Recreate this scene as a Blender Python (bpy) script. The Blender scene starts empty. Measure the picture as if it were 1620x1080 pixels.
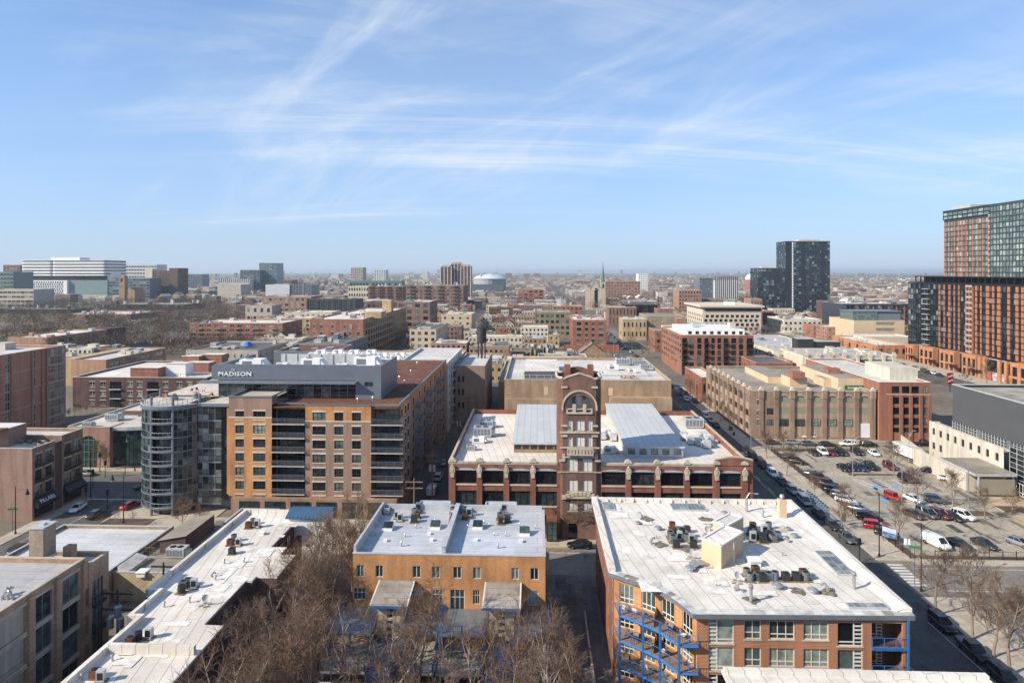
import bpy,math,random
import numpy as np
from mathutils import Vector
R=random.Random(7)
SC=bpy.context.scene
COL=SC.collection
# -- camera, sky, sun, exposure
H=52.0
F=1040.0
YAW=math.atan2(40,F)
CY,SY=math.cos(YAW),math.sin(YAW)
cam_d=bpy.data.cameras.new('camera')
cam=bpy.data.objects.new('camera',cam_d)
COL.objects.link(cam)
cam.location=(0,0,H)
cam.rotation_euler=(math.pi/2,0,YAW)
cam_d.sensor_width=36
cam_d.lens=F/1620*36
cam_d.shift_y=-110/1620
cam_d.clip_start=1
cam_d.clip_end=60000
SC.camera=cam
SUN_TO=Vector((-1.39,-0.70,1.0)).normalized()
world=bpy.data.worlds.new('World')
SC.world=world
world.use_nodes=True
WN,WL=world.node_tree.nodes,world.node_tree.links
WN.clear()
w_out=WN.new('ShaderNodeOutputWorld')
w_bg=WN.new('ShaderNodeBackground')
w_sky=WN.new('ShaderNodeTexSky')
w_sky.sky_type='NISHITA'
w_sky.sun_disc=False
w_sky.sun_elevation=math.asin(SUN_TO.z)
w_sky.sun_rotation=math.atan2(SUN_TO.x,SUN_TO.y)
w_sky.altitude=200
w_sky.air_density=0.7
w_sky.dust_density=0.5
w_sky.ozone_density=3.0
w_bg.inputs['Strength'].default_value=0.135
def wmath(op,a,b=None,clamp=False):
 n=WN.new('ShaderNodeMath');n.operation=op;n.use_clamp=clamp
 for i,v in enumerate((a,b)):
  if v is None:continue
  if isinstance(v,(int,float)):n.inputs[i].default_value=v
  else:WL.new(v,n.inputs[i])
 return n.outputs[0]
 # thin cirrus: noise on a high flat layer, drawn out along the wind
w_tc=WN.new('ShaderNodeTexCoord')
w_sep=WN.new('ShaderNodeSeparateXYZ')
WL.new(w_tc.outputs['Generated'],w_sep.inputs[0])
zc=wmath('MAXIMUM',w_sep.outputs['Z'],0.0)
zz=wmath('ADD',zc,0.16)
px_=wmath('DIVIDE',w_sep.outputs['X'],zz)
py_=wmath('DIVIDE',w_sep.outputs['Y'],zz)
def cirrus(rot,sx,sy,lo,hi,seed,detail=9,dist=0.8,rough=0.62,sc=1.0):
 cb=WN.new('ShaderNodeCombineXYZ')
 WL.new(px_,cb.inputs[0]);WL.new(py_,cb.inputs[1]);cb.inputs[2].default_value=seed
 mp=WN.new('ShaderNodeMapping');mp.vector_type='POINT'
 mp.inputs['Rotation'].default_value=(0,0,rot)
 WL.new(cb.outputs[0],mp.inputs[0])
 m2=WN.new('ShaderNodeMapping');m2 .inputs['Scale'].default_value=(sx,sy,1)
 WL.new(mp.outputs[0],m2 .inputs[0])
 nz=WN.new('ShaderNodeTexNoise');nz.inputs['Scale'].default_value=sc
 nz.inputs['Detail'].default_value=detail;nz.inputs['Roughness'].default_value=rough
 nz.inputs['Distortion'].default_value=dist
 WL.new(m2 .outputs[0],nz.inputs['Vector'])
 mr=WN.new('ShaderNodeMapRange');mr.interpolation_type='SMOOTHSTEP'
 mr.inputs['From Min'].default_value=lo;mr.inputs['From Max'].default_value=hi
 WL.new(nz.outputs['Fac'],mr.inputs['Value'])
 return mr.outputs[0]
c1=cirrus(0.95,0.55,1.7,0.43,0.92,5.5,dist=1.3,rough=0.60,sc=1.0)
c2=cirrus(-0.12,0.16,1.0,0.42,0.90,2.2,dist=2.1,rough=0.66)
c3=cirrus(0.5,0.30,0.55,0.40,0.66,4.1,detail=3,dist=0.5)
low=wmath('MULTIPLY',wmath('SUBTRACT',zc,0.03),9.0,True)
cl=wmath('MULTIPLY',wmath('ADD',wmath('MULTIPLY',c1,0.62),wmath("MULTIPLY",c2,0.95)),wmath('ADD',wmath('MULTIPLY',c3,1.0),0.20))
cl=wmath('MINIMUM',wmath('ADD',wmath('MULTIPLY',cl,low),wmath('MULTIPLY',wmath('MULTIPLY',c3,low),0.10)),0.72)
veil_a=wmath('MULTIPLY',wmath('POWER',2.718,wmath('MULTIPLY',zc,-2.0)),0.64)
veil_b=wmath('MULTIPLY',wmath('POWER',2.718,wmath('MULTIPLY',zc,-9.0)),0.92)
w_tint=WN.new('ShaderNodeMix');w_tint.data_type='RGBA';w_tint.blend_type='MULTIPLY'
w_tint.inputs['Factor'].default_value=1.0
w_tint.inputs['B'].default_value=(0.92,1.08,1.20,1)
WL.new(w_sky.outputs[0],w_tint.inputs['A'])
w_last=w_tint.outputs['Result']
for w_f,w_c in((veil_a,(1.6,2.65,4.1,1)),(veil_b,(2.9,3.45,4.2,1)),(cl,(4.5,4.8,5.2,1))):
 w_mix=WN.new('ShaderNodeMix');w_mix.data_type='RGBA'
 WL.new(w_f,w_mix.inputs['Factor']);WL.new(w_last,w_mix.inputs['A']);w_mix.inputs['B'].default_value=w_c
 w_last=w_mix.outputs['Result']
WL.new(w_last,w_bg.inputs['Color'])
WL.new(w_bg.outputs[0],w_out.inputs[0])
sun_d=bpy.data.lights.new('sun','SUN')
sun_d.energy=4.4
sun_d.angle=math.radians(0.53)
sun_d.color=(1.0,0.91,0.77)
sun=bpy.data.objects.new('sun',sun_d)
COL.objects.link(sun)
sun.location=(-300,-200,300)
sun.rotation_euler=(-SUN_TO).to_track_quat('-Z','Y').to_euler()
SC.view_settings.view_transform='Standard'
SC.view_settings.look='None'
SC.view_settings.exposure=0.55
SC.view_settings.gamma=1.0
SC.view_settings.use_curve_mapping=False
SC.render.engine='CYCLES'
SC.cycles.use_denoising=True
SC.cycles.max_bounces=5
SC.cycles.diffuse_bounces=2
SC.cycles.glossy_bounces=2
SC.cycles.transmission_bounces=2
SC.cycles.transparent_max_bounces=4
SC.cycles.volume_bounces=0
# -- survey helpers (sight line -> place in the city)
def ground(px,py,z=0.0):
 """Where the sight line through photo pixel (px, py) meets height z."""
 d=F*(H-z)/(py-430.0)
 return at_depth(px,d)
def at_depth(px,d):
 s=d*(px-810.0)/F
 return(-SY*d+CY*s,CY*d+SY*s)
def x_on(px,y):
 """x where the sight line through column px crosses the plane Y = y."""
 t=(px-810.0)/F
 return y*(t*CY-SY)/(CY+t*SY)
def y_on(px,x):
 t=(px-810.0)/F
 return x*(CY+t*SY)/(t*CY-SY)
def z_on(x,y,py):
 return H-(py-430.0)*(-SY*x+CY*y)/F
 # -- materials
MATS={}
def _nt(name):
 m=bpy.data.materials.new(name);m.use_nodes=True
 n=m.node_tree.nodes;n.clear()
 out=n.new('ShaderNodeOutputMaterial');b=n.new('ShaderNodeBsdfPrincipled')
 m.node_tree.links.new(b.outputs[0],out.inputs[0])
 return m,n,m.node_tree.links,b
def _ramp(n,stops,interp='LINEAR'):
 r=n.new('ShaderNodeValToRGB');e=r.color_ramp.elements
 r.color_ramp.interpolation=interp
 while len(e)<len(stops):e.new(0.5)
 for i,(p,c)in enumerate(stops):
  e[i].position=p;e[i].color=(*c,1)
 return r
def _mul(c,k):return tuple(min(1,v*k)for v in c)
def mat(name,col,rough=0.8,var=0.18,scale=0.35,fine=0.12,fscale=6.0,metal=0.0,spec=0.4,streak=0.0):
 """Plain surface with uneven tone: a broad stain noise and a fine grain."""
 if name in MATS:return MATS[name]
 m,n,l,b=_nt(name)
 g=n.new('ShaderNodeNewGeometry')
 a=n.new('ShaderNodeTexNoise');a.inputs['Scale'].default_value=scale;a.inputs['Detail'].default_value=5
 c=n.new('ShaderNodeTexNoise');c.inputs['Scale'].default_value=fscale;c.inputs['Detail'].default_value=3
 l.new(g.outputs['Position'],a.inputs['Vector'])
 l.new(g.outputs['Position'],c.inputs['Vector'])
 r1=_ramp(n,[(0.3,_mul(col,1-var)),(0.72,_mul(col,1+var))])
 l.new(a.outputs['Fac'],r1 .inputs[0])
 r2=_ramp(n,[(0.3,(1-fine,)*3),(0.7,(1+fine*0.6,)*3)])
 l.new(c.outputs['Fac'],r2 .inputs[0])
 mx=n.new('ShaderNodeMix');mx.data_type='RGBA';mx.blend_type='MULTIPLY';mx.inputs['Factor'].default_value=1
 l.new(r1 .outputs[0],mx.inputs['A']);l.new(r2 .outputs[0],mx.inputs['B'])
 o=mx.outputs['Result']
 if streak:
  s=n.new('ShaderNodeTexNoise');s.inputs['Scale'].default_value=1.0;s.inputs['Detail'].default_value=4
  mp=n.new('ShaderNodeMapping');mp.inputs['Scale'].default_value=(0.9,0.9,0.07)
  l.new(g.outputs['Position'],mp.inputs[0]);l.new(mp.outputs[0],s.inputs['Vector'])
  r3=_ramp(n,[(0.35,(1-streak,)*3),(0.6,(1,1,1))])
  l.new(s.outputs['Fac'],r3 .inputs[0])
  m2=n.new('ShaderNodeMix');m2 .data_type='RGBA';m2 .blend_type='MULTIPLY';m2 .inputs['Factor'].default_value=1
  l.new(o,m2 .inputs['A']);l.new(r3 .outputs[0],m2 .inputs['B']);o=m2 .outputs['Result']
 l.new(o,b.inputs['Base Color'])
 b.inputs['Roughness'].default_value=rough;b.inputs['Metallic'].default_value=metal
 b.inputs['Specular IOR Level'].default_value=spec
 MATS[name]=m
 return m
def wallco(n,l):
 """(along the wall, up) whatever way an upright wall faces."""
 g=n.new('ShaderNodeNewGeometry');s=n.new('ShaderNodeSeparateXYZ');l.new(g.outputs['Position'],s.inputs[0])
 a=n.new('ShaderNodeMath');a.operation='ADD';l.new(s.outputs[0],a.inputs[0]);l.new(s.outputs[1],a.inputs[1])
 c=n.new('ShaderNodeCombineXYZ');l.new(a.outputs[0],c.inputs[0]);l.new(s.outputs[2],c.inputs[1])
 return c.outputs[0],g
def brick(name,col,col2=None,mortar=None,bw=0.24,bh=0.08,var=0.15,msize=0.012,stain=0.22):
 if name in MATS:return MATS[name]
 col2=col2 or _mul(col,0.7);mortar=mortar or _mul(tuple(c*0.6+0.12 for c in col),0.9)
 m,n,l,b=_nt(name)
 co,g=wallco(n,l)
 t=n.new('ShaderNodeTexBrick');l.new(co,t.inputs['Vector'])
 t.inputs['Color1'].default_value=(*col,1);t.inputs['Color2'].default_value=(*col2,1)
 t.inputs['Mortar'].default_value=(*mortar,1)
 t.inputs['Scale'].default_value=1;t.inputs['Mortar Size'].default_value=msize
 t.inputs['Brick Width'].default_value=bw;t.inputs['Row Height'].default_value=bh
 t.inputs['Bias'].default_value=-0.1
 a=n.new('ShaderNodeTexNoise');a.inputs['Scale'].default_value=0.25;a.inputs['Detail'].default_value=6
 l.new(g.outputs['Position'],a.inputs['Vector'])
 r=_ramp(n,[(0.3,(1-stain,)*3),(0.7,(1+stain*0.5,)*3)])
 l.new(a.outputs['Fac'],r.inputs[0])
 d=n.new('ShaderNodeTexNoise');d.inputs['Scale'].default_value=1.0;d.inputs['Detail'].default_value=4
 mp=n.new('ShaderNodeMapping');mp.inputs['Scale'].default_value=(0.8,0.8,0.09)
 l.new(g.outputs['Position'],mp.inputs[0]);l.new(mp.outputs[0],d.inputs['Vector'])
 r3=_ramp(n,[(0.38,(0.80,)*3),(0.56,(1,1,1))]);l.new(d.outputs['Fac'],r3 .inputs[0])
 x1=n.new('ShaderNodeMix');x1 .data_type='RGBA';x1 .blend_type='MULTIPLY';x1 .inputs['Factor'].default_value=1
 x2=n.new('ShaderNodeMix');x2 .data_type='RGBA';x2 .blend_type='MULTIPLY';x2 .inputs['Factor'].default_value=1
 l.new(t.outputs['Color'],x1 .inputs['A']);l.new(r.outputs[0],x1 .inputs['B'])
 l.new(x1 .outputs['Result'],x2 .inputs['A']);l.new(r3 .outputs[0],x2 .inputs['B'])
 l.new(x2 .outputs['Result'],b.inputs['Base Color'])
 b.inputs['Roughness'].default_value=0.9;b.inputs['Specular IOR Level'].default_value=0.2
 MATS[name]=m
 return m
def roofmat(name,col,sw=1.9,sl=9.0,seam=0.82,stain=0.25,rough=0.7,rot=0.0,patch=0.5):
 """Membrane roof: sheet seams, ponding stains, scuffed patches."""
 if name in MATS:return MATS[name]
 m,n,l,b=_nt(name)
 g=n.new('ShaderNodeNewGeometry')
 mp=n.new('ShaderNodeMapping');mp.inputs['Rotation'].default_value=(0,0,rot)
 l.new(g.outputs['Position'],mp.inputs[0])
 t=n.new('ShaderNodeTexBrick');l.new(mp.outputs[0],t.inputs['Vector'])
 t.inputs['Color1'].default_value=(*col,1);t.inputs['Color2'].default_value=(*_mul(col,0.93),1)
 t.inputs['Mortar'].default_value=(*_mul(col,seam*0.72),1);t.inputs['Scale'].default_value=1
 t.inputs['Mortar Size'].default_value=0.045;t.inputs['Brick Width'].default_value=sl;t.inputs['Row Height'].default_value=sw
 o=t.outputs['Color']
 for sc,lo,k,ps in((0.12,0.40,stain,0.62),(0.55,0.30,patch*0.5,0.46),(2.4,0.3,0.10,0.6)):
  a=n.new('ShaderNodeTexNoise');a.inputs['Scale'].default_value=sc;a.inputs['Detail'].default_value=6
  a.inputs['Roughness'].default_value=0.6
  l.new(g.outputs['Position'],a.inputs['Vector'])
  r=_ramp(n,[(lo,(1-k,1-k*1.05,1-k*1.15)),(ps,(1,1,1))]);l.new(a.outputs['Fac'],r.inputs[0])
  x=n.new('ShaderNodeMix');x.data_type='RGBA';x.blend_type='MULTIPLY';x.inputs['Factor'].default_value=1
  l.new(o,x.inputs['A']);l.new(r.outputs[0],x.inputs['B']);o=x.outputs['Result']
 l.new(o,b.inputs['Base Color'])
 b.inputs['Roughness'].default_value=rough;b.inputs['Specular IOR Level'].default_value=0.3
 MATS[name]=m
 return m
def islandmat(name,stops,rough=0.8,spec=0.3,noise=0.15,interp='CONSTANT'):
 """One tone per piece, picked from a ramp by object and by island."""
 if name in MATS:return MATS[name]
 m,n,l,b=_nt(name)
 oi=n.new('ShaderNodeObjectInfo');g=n.new('ShaderNodeNewGeometry')
 a=n.new('ShaderNodeMath');a.operation='ADD';l.new(oi.outputs['Random'],a.inputs[0]);l.new(g.outputs['Random Per Island'],a.inputs[1])
 fr=n.new('ShaderNodeMath');fr.operation='FRACT';l.new(a.outputs[0],fr.inputs[0])
 r=_ramp(n,stops,interp);l.new(fr.outputs[0],r.inputs[0])
 nz=n.new('ShaderNodeTexNoise');nz.inputs['Scale'].default_value=0.9;nz.inputs['Detail'].default_value=5
 l.new(g.outputs['Position'],nz.inputs['Vector'])
 r2=_ramp(n,[(0.3,(1-noise,)*3),(0.7,(1+noise*0.5,)*3)]);l.new(nz.outputs['Fac'],r2 .inputs[0])
 x=n.new('ShaderNodeMix');x.data_type='RGBA';x.blend_type='MULTIPLY';x.inputs['Factor'].default_value=1
 l.new(r.outputs[0],x.inputs['A']);l.new(r2 .outputs[0],x.inputs['B'])
 l.new(x.outputs['Result'],b.inputs['Base Color'])
 b.inputs['Roughness'].default_value=rough;b.inputs['Specular IOR Level'].default_value=spec
 MATS[name]=m
 return m
def glassmat(name,stops,rough=0.06,spec=0.7):
 """Window glass: dark rooms, paler tones for blinds, curtains and reflections put into the colour; slightly wavy."""
 if name in MATS:return MATS[name]
 m=islandmat(name,stops,rough=rough,spec=spec,noise=0.55)
 n,l=m.node_tree.nodes,m.node_tree.links
 b=[x for x in n if x.type=='BSDF_PRINCIPLED'][0]
 g=n.new('ShaderNodeNewGeometry')
 nz=n.new('ShaderNodeTexNoise');nz.inputs['Scale'].default_value=0.7;nz.inputs['Detail'].default_value=2
 l.new(g.outputs['Position'],nz.inputs['Vector'])
 bp=n.new('ShaderNodeBump');bp.inputs['Strength'].default_value=0.05;bp.inputs['Distance'].default_value=0.3
 l.new(nz.outputs['Fac'],bp.inputs['Height']);l.new(bp.outputs[0],b.inputs['Normal'])
 return m
GL=glassmat('glass',[(0,(0.012,0.016,0.018)),(0.2,(0.035,0.048,0.048)),(0.38,(0.07,0.09,0.085)),(0.55,(0.16,0.19,0.17)),(0.72,(0.30,0.34,0.29)),(0.84,(0.10,0.13,0.125)),(0.93,(0.02,0.022,0.03))])  # pale tones imitate reflections in the colour, besides blinds and curtains
GL_DARK=glassmat('glass_dark',[(0,(0.008,0.01,0.013)),(0.4,(0.018,0.022,0.026)),(0.8,(0.04,0.05,0.05))])
GL_TEAL=glassmat('glass_teal',[(0,(0.018,0.032,0.033)),(0.35,(0.035,0.058,0.056)),(0.7,(0.065,0.095,0.09)),(0.92,(0.15,0.19,0.175))])
GL_BLIND=glassmat('glass_blind',[(0,(0.27,0.31,0.25)),(0.5,(0.17,0.21,0.17)),(0.8,(0.06,0.07,0.07))])
GL_FAR=glassmat('glass_far',[(0,(0.02,0.024,0.028)),(0.45,(0.045,0.055,0.06)),(0.75,(0.10,0.12,0.12)),(0.92,(0.25,0.26,0.24))],rough=0.2)
WHITE_ROOF=roofmat('white_membrane',(0.82,0.755,0.67),sw=1.5,sl=14,rot=1.40,stain=0.20,patch=0.28,seam=.7)
GREY_ROOF=roofmat('grey_membrane',(0.52,0.51,0.50),sw=2.0,sl=30,stain=0.2,patch=0.3)
PALE_ROOF=roofmat('pale_membrane',(0.70,0.67,0.62),sw=2.2,sl=12,stain=0.22,patch=0.5)
TAN_ROOF=roofmat('gravel_roof',(0.36,0.32,0.26),sw=6,sl=20,stain=0.28,patch=0.5)
DARK_ROOF=roofmat('dark_roof',(0.15,0.15,0.16),sw=3,sl=14,stain=0.3,patch=0.4)
SILVER_ROOF=roofmat('silver_roof',(0.55,0.57,0.61),sw=1.6,sl=40,stain=0.2,patch=0.32)
SEDUM=mat('sedum',(0.15,0.06,0.032),0.95,0.35,0.5,0.35,3)
STONE=mat('limestone',(0.52,0.44,0.34),0.85,0.14,0.4,0.12,5,streak=0.2)
CREAM=mat('cream_stone',(0.60,0.52,0.40),0.85,0.12,0.3,0.1,5,streak=0.15)
TERRA=mat('terracotta_white',(0.66,0.60,0.48),0.8,0.12,0.3,0.1,5,streak=0.2)
CONC=mat('concrete',(0.44,0.39,0.32),0.9,0.16,0.25,0.15,3)
CONC_PALE=mat('concrete_pale',(0.60,0.54,0.45),0.9,0.12,0.2,0.1,3,streak=0.22)
METAL_GREY=mat('metal_grey',(0.20,0.22,0.25),0.45,0.10,0.5,0.08,4,metal=0.3)
METAL_PALE=mat('metal_pale',(0.50,0.51,0.51),0.5,0.12,0.8,0.1,5,metal=0.2)
METAL_DARK=mat('metal_dark',(0.035,0.036,0.04),0.5,0.15,1,0.1,4)
METAL_BLACK=mat('metal_black',(0.014,0.014,0.016),0.5,0.15,1,0.1,4)
WHITE=mat('white_paint',(0.76,0.75,0.72),0.6,0.06,0.5,0.06,5)
OFFWHITE=mat('offwhite_frame',(0.62,0.60,0.54),0.6,0.06,0.5,0.06,5)
BLUE=mat('blue_steel',(0.030,0.145,0.36),0.45,0.14,0.8,0.1,6)
BEIGE=mat('beige_render',(0.62,0.46,0.30),0.9,0.08,0.3,0.06,4,streak=0.12)
GALV=mat('galvanised',(0.42,0.43,0.44),0.4,0.15,2,0.1,8,metal=0.6)
RUSTY=mat('rusty_brown',(0.13,0.055,0.03),0.8,0.3,2,0.2,8)
WOOD=mat('weathered_wood',(0.22,0.15,0.09),0.85,0.25,1.2,0.2,8)
B_RED=brick('brick_red',(0.30,0.105,0.055),(0.20,0.07,0.042))
B_ORANGE=brick('brick_orange',(0.58,0.265,0.095),(0.40,0.17,0.06),(0.56,0.32,0.17),stain=0.24)
B_BROWN=brick('brick_brown',(0.30,0.17,0.12),(0.19,0.105,0.085))
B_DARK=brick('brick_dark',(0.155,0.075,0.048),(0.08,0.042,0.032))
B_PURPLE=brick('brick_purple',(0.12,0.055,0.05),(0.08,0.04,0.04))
B_TAN=brick('brick_tan',(0.42,0.28,0.16),(0.31,0.19,0.11))
B_YELLOW=brick('brick_yellow',(0.55,0.40,0.21),(0.46,0.33,0.18))
B_PINK=brick('brick_pink',(0.40,0.22,0.15),(0.32,0.17,0.12))
B_LOFT=brick('brick_loft',(0.55,0.35,0.215),(0.32,0.18,0.11),var=.3)
B_COCOA=brick('brick_cocoa',(0.36,0.215,0.15),(0.25,0.14,0.10),stain=.12)
B_PEACH=brick('brick_peach',(0.50,0.275,0.165),(0.42,0.22,0.13),stain=.12)
B_SALMON=brick('brick_salmon',(0.37,0.145,0.085),(0.29,0.11,0.065))
B_DIAPER=brick('brick_diaper',(0.33,0.105,0.05),(0.30,0.095,0.045),(0.58,0.36,0.22),bw=0.30,bh=0.15,msize=0.024,stain=0.1)
GREEN_CU=mat('green_copper',(0.09,0.20,0.18),0.7,0.2,0.2)
ASPHALT=mat('asphalt',(0.105,0.10,0.092),0.9,0.30,0.12,0.16,2.0)
ASPHALT_OLD=mat('asphalt_old',(0.29,0.25,0.195),0.9,0.22,0.10,0.16,1.4)
PAVE=mat('pavement',(0.43,0.37,0.29),0.9,0.16,0.2,0.14,2.5)
PAINT=mat('road_paint',(0.62,0.60,0.55),0.8,0.22,1.2,0.2,5)
PAINT_Y=mat('road_paint_yellow',(0.56,0.36,0.05),0.8,0.2,1.2,0.2,5)
MULCH=mat('mulch',(0.115,0.075,0.05),0.95,0.3,0.6,0.3,5)
BARK=mat('bark',(0.26,0.20,0.155),0.95,0.2,1.5,0.2,8)
BARK_PALE=mat('bark_pale',(0.44,0.36,0.28),0.95,0.25,1.5,0.2,8)
TWIG=islandmat('twigs',[(0,(0.20,0.14,0.10)),(0.5,(0.15,0.105,0.08)),(1,(0.27,0.20,0.15))],0.95,0.1,0.2,'LINEAR')
TWIG_RED=islandmat('twigs_red',[(0,(0.25,0.15,0.095)),(0.5,(0.18,0.11,0.075)),(1,(0.32,0.22,0.15))],0.95,0.1,0.2,'LINEAR')
def crack(m,sc=0.16,w=0.012,k=0.45):
 """Sealed cracks wandering over old tarmac."""
 n,l=m.node_tree.nodes,m.node_tree.links;b=[x for x in n if x.type=='BSDF_PRINCIPLED'][0];src=b.inputs['Base Color'].links[0].from_socket
 g=n.new('ShaderNodeNewGeometry');nz=n.new('ShaderNodeTexNoise');nz.inputs['Scale'].default_value=0.5;nz.inputs['Detail'].default_value=4;l.new(g.outputs['Position'],nz.inputs['Vector'])
 mx=n.new('ShaderNodeVectorMath');mx.operation='MULTIPLY_ADD';mx.inputs[1].default_value=(3,3,0);l.new(nz.outputs['Color'],mx.inputs[0]);l.new(g.outputs['Position'],mx.inputs[2])
 v=n.new('ShaderNodeTexVoronoi');v.feature='DISTANCE_TO_EDGE';v.inputs['Scale'].default_value=sc;l.new(mx.outputs[0],v.inputs['Vector'])
 r=_ramp(n,[(0,(1-k,)*3),(w,(1,1,1))]);l.new(v.outputs['Distance'],r.inputs[0])
 x=n.new('ShaderNodeMix');x.data_type='RGBA';x.blend_type='MULTIPLY';x.inputs['Factor'].default_value=1;l.new(src,x.inputs['A']);l.new(r.outputs[0],x.inputs['B']);l.new(x.outputs['Result'],b.inputs['Base Color'])
 return m
crack(ASPHALT,.12,.01,.35);crack(ASPHALT_OLD,.16,.014)
# -- mesh builder
class MB:
 def __init__(s):
  s.v=[];s.f=[];s.m=[]
 def q(s,pts,m=0):
  i=len(s.v);s.v.extend(pts);s.f.append(tuple(range(i,i+len(pts))));s.m.append(m)
 def box(s,x0,x1,y0,y1,z0,z1,m=0,bottom=False,top=None):
  i=len(s.v)
  s.v+=[(x0,y0,z0),(x1,y0,z0),(x1,y1,z0),(x0,y1,z0),(x0,y0,z1),(x1,y0,z1),(x1,y1,z1),(x0,y1,z1)]
  fs=[(0,1,5,4),(1,2,6,5),(2,3,7,6),(3,0,4,7),(4,5,6,7)]
  if bottom:fs.append((3,2,1,0))
  for k,f in enumerate(fs):
   s.f.append(tuple(i+a for a in f));s.m.append(top if(k==4 and top is not None)else m)
 def bar(s,a,b,r,m=0,n=4,r2=None):
  a,b=Vector(a),Vector(b);d=b-a
  if d.length<1e-6:return
  d.normalize();u=d.orthogonal().normalized();w=d.cross(u)
  r2=r if r2 is None else r2
  i=len(s.v)
  for p,rr in((a,r),(b,r2)):
   for k in range(n):
    t=2*math.pi*(k+0.5)/n
    s.v.append(tuple(p+(u*math.cos(t)+w*math.sin(t))*rr))
  for k in range(n):
   s.f.append((i+k,i+(k+1)%n,i+n+(k+1)%n,i+n+k));s.m.append(m)
  s.f.append(tuple(i+n+k for k in range(n)));s.m.append(m)
  s.f.append(tuple(i+n-1-k for k in range(n)));s.m.append(m)
 def cyl(s,x,y,z0,z1,r,n=12,m=0,r2=None,top=None):
  r2=r if r2 is None else r2
  i=len(s.v)
  for z,rr in((z0,r),(z1,r2)):
   for k in range(n):
    t=2*math.pi*k/n
    s.v.append((x+rr*math.cos(t),y+rr*math.sin(t),z))
  for k in range(n):
   s.f.append((i+k,i+(k+1)%n,i+n+(k+1)%n,i+n+k));s.m.append(m)
  s.f.append(tuple(i+n+k for k in range(n)));s.m.append(m if top is None else top)
 def prism(s,poly,z0,z1,m=0,top=None,bottom=False):
  """poly counter-clockwise seen from above"""
  n=len(poly);i=len(s.v)
  s.v+=[(x,y,z0)for x,y in poly]+[(x,y,z1)for x,y in poly]
  for k in range(n):
   s.f.append((i+k,i+(k+1)%n,i+n+(k+1)%n,i+n+k));s.m.append(m)
  s.f.append(tuple(i+n+k for k in range(n)));s.m.append(m if top is None else top)
  if bottom:s.f.append(tuple(i+n-1-k for k in range(n)));s.m.append(m)
 def sheet(s,x0,x1,y0,y1,z,m=0):
  s.q([(x0,y0,z),(x1,y0,z),(x1,y1,z),(x0,y1,z)],m)
 def mesh(s,name,mats,smooth=False):
  me=bpy.data.meshes.new(name)
  me.from_pydata(s.v,[],s.f)
  for m in(mats if isinstance(mats,(list,tuple))else[mats]):me.materials.append(m)
  if len(me.materials)>1:me.polygons.foreach_set('material_index',s.m)
  if smooth:me.polygons.foreach_set('use_smooth',[True]*len(s.f))
  me.update()
  return me
def link(name,me,parent=None,loc=(0,0,0),rz=0.0,label=None,cat=None,group=None,kind=None):
 o=bpy.data.objects.new(name,me)
 COL.objects.link(o)
 o.location=loc
 if rz:o.rotation_euler=(0,0,rz)
 if parent is not None:o.parent=parent
 tag(o,label,cat,group,kind)
 return o
def tag(o,label=None,cat=None,group=None,kind=None):
 if label:o['label']=label
 if cat:o['category']=cat
 if group:o['group']=group
 if kind:o['kind']=kind
 return o
def thing(name,label,cat,loc=(0,0,0),rz=0.0,group=None):
 return link(name,None,None,loc,rz,label,cat,group)
def put(name,mb,mats,parent=None,smooth=False,**kw):
 """Link a mesh drawn in world coordinates, under its thing (an unrotated Empty) if given."""
 loc=(0,0,0)
 p=parent
 while p is not None:
  loc=tuple(a-b for a,b in zip(loc,p.location));p=p.parent
 return link(name,mb.mesh(name,mats,smooth),parent,loc,**kw)
def wloc(parent,p):
 q=parent
 while q is not None:
  p=tuple(a-b for a,b in zip(p,q.location));q=q.parent
 return p
def copy_thing(src,loc,rz,label=None,group=None):
 c=src.copy();COL.objects.link(c);c.location=loc;c.rotation_euler=(0,0,rz)
 if label:c['label']=label
 if group:c['group']=group
 for ch in src.children:
  d=ch.copy();COL.objects.link(d);d.parent=c
  for g in ch.children:
   e=g.copy();COL.objects.link(e);e.parent=d
 return c
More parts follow.
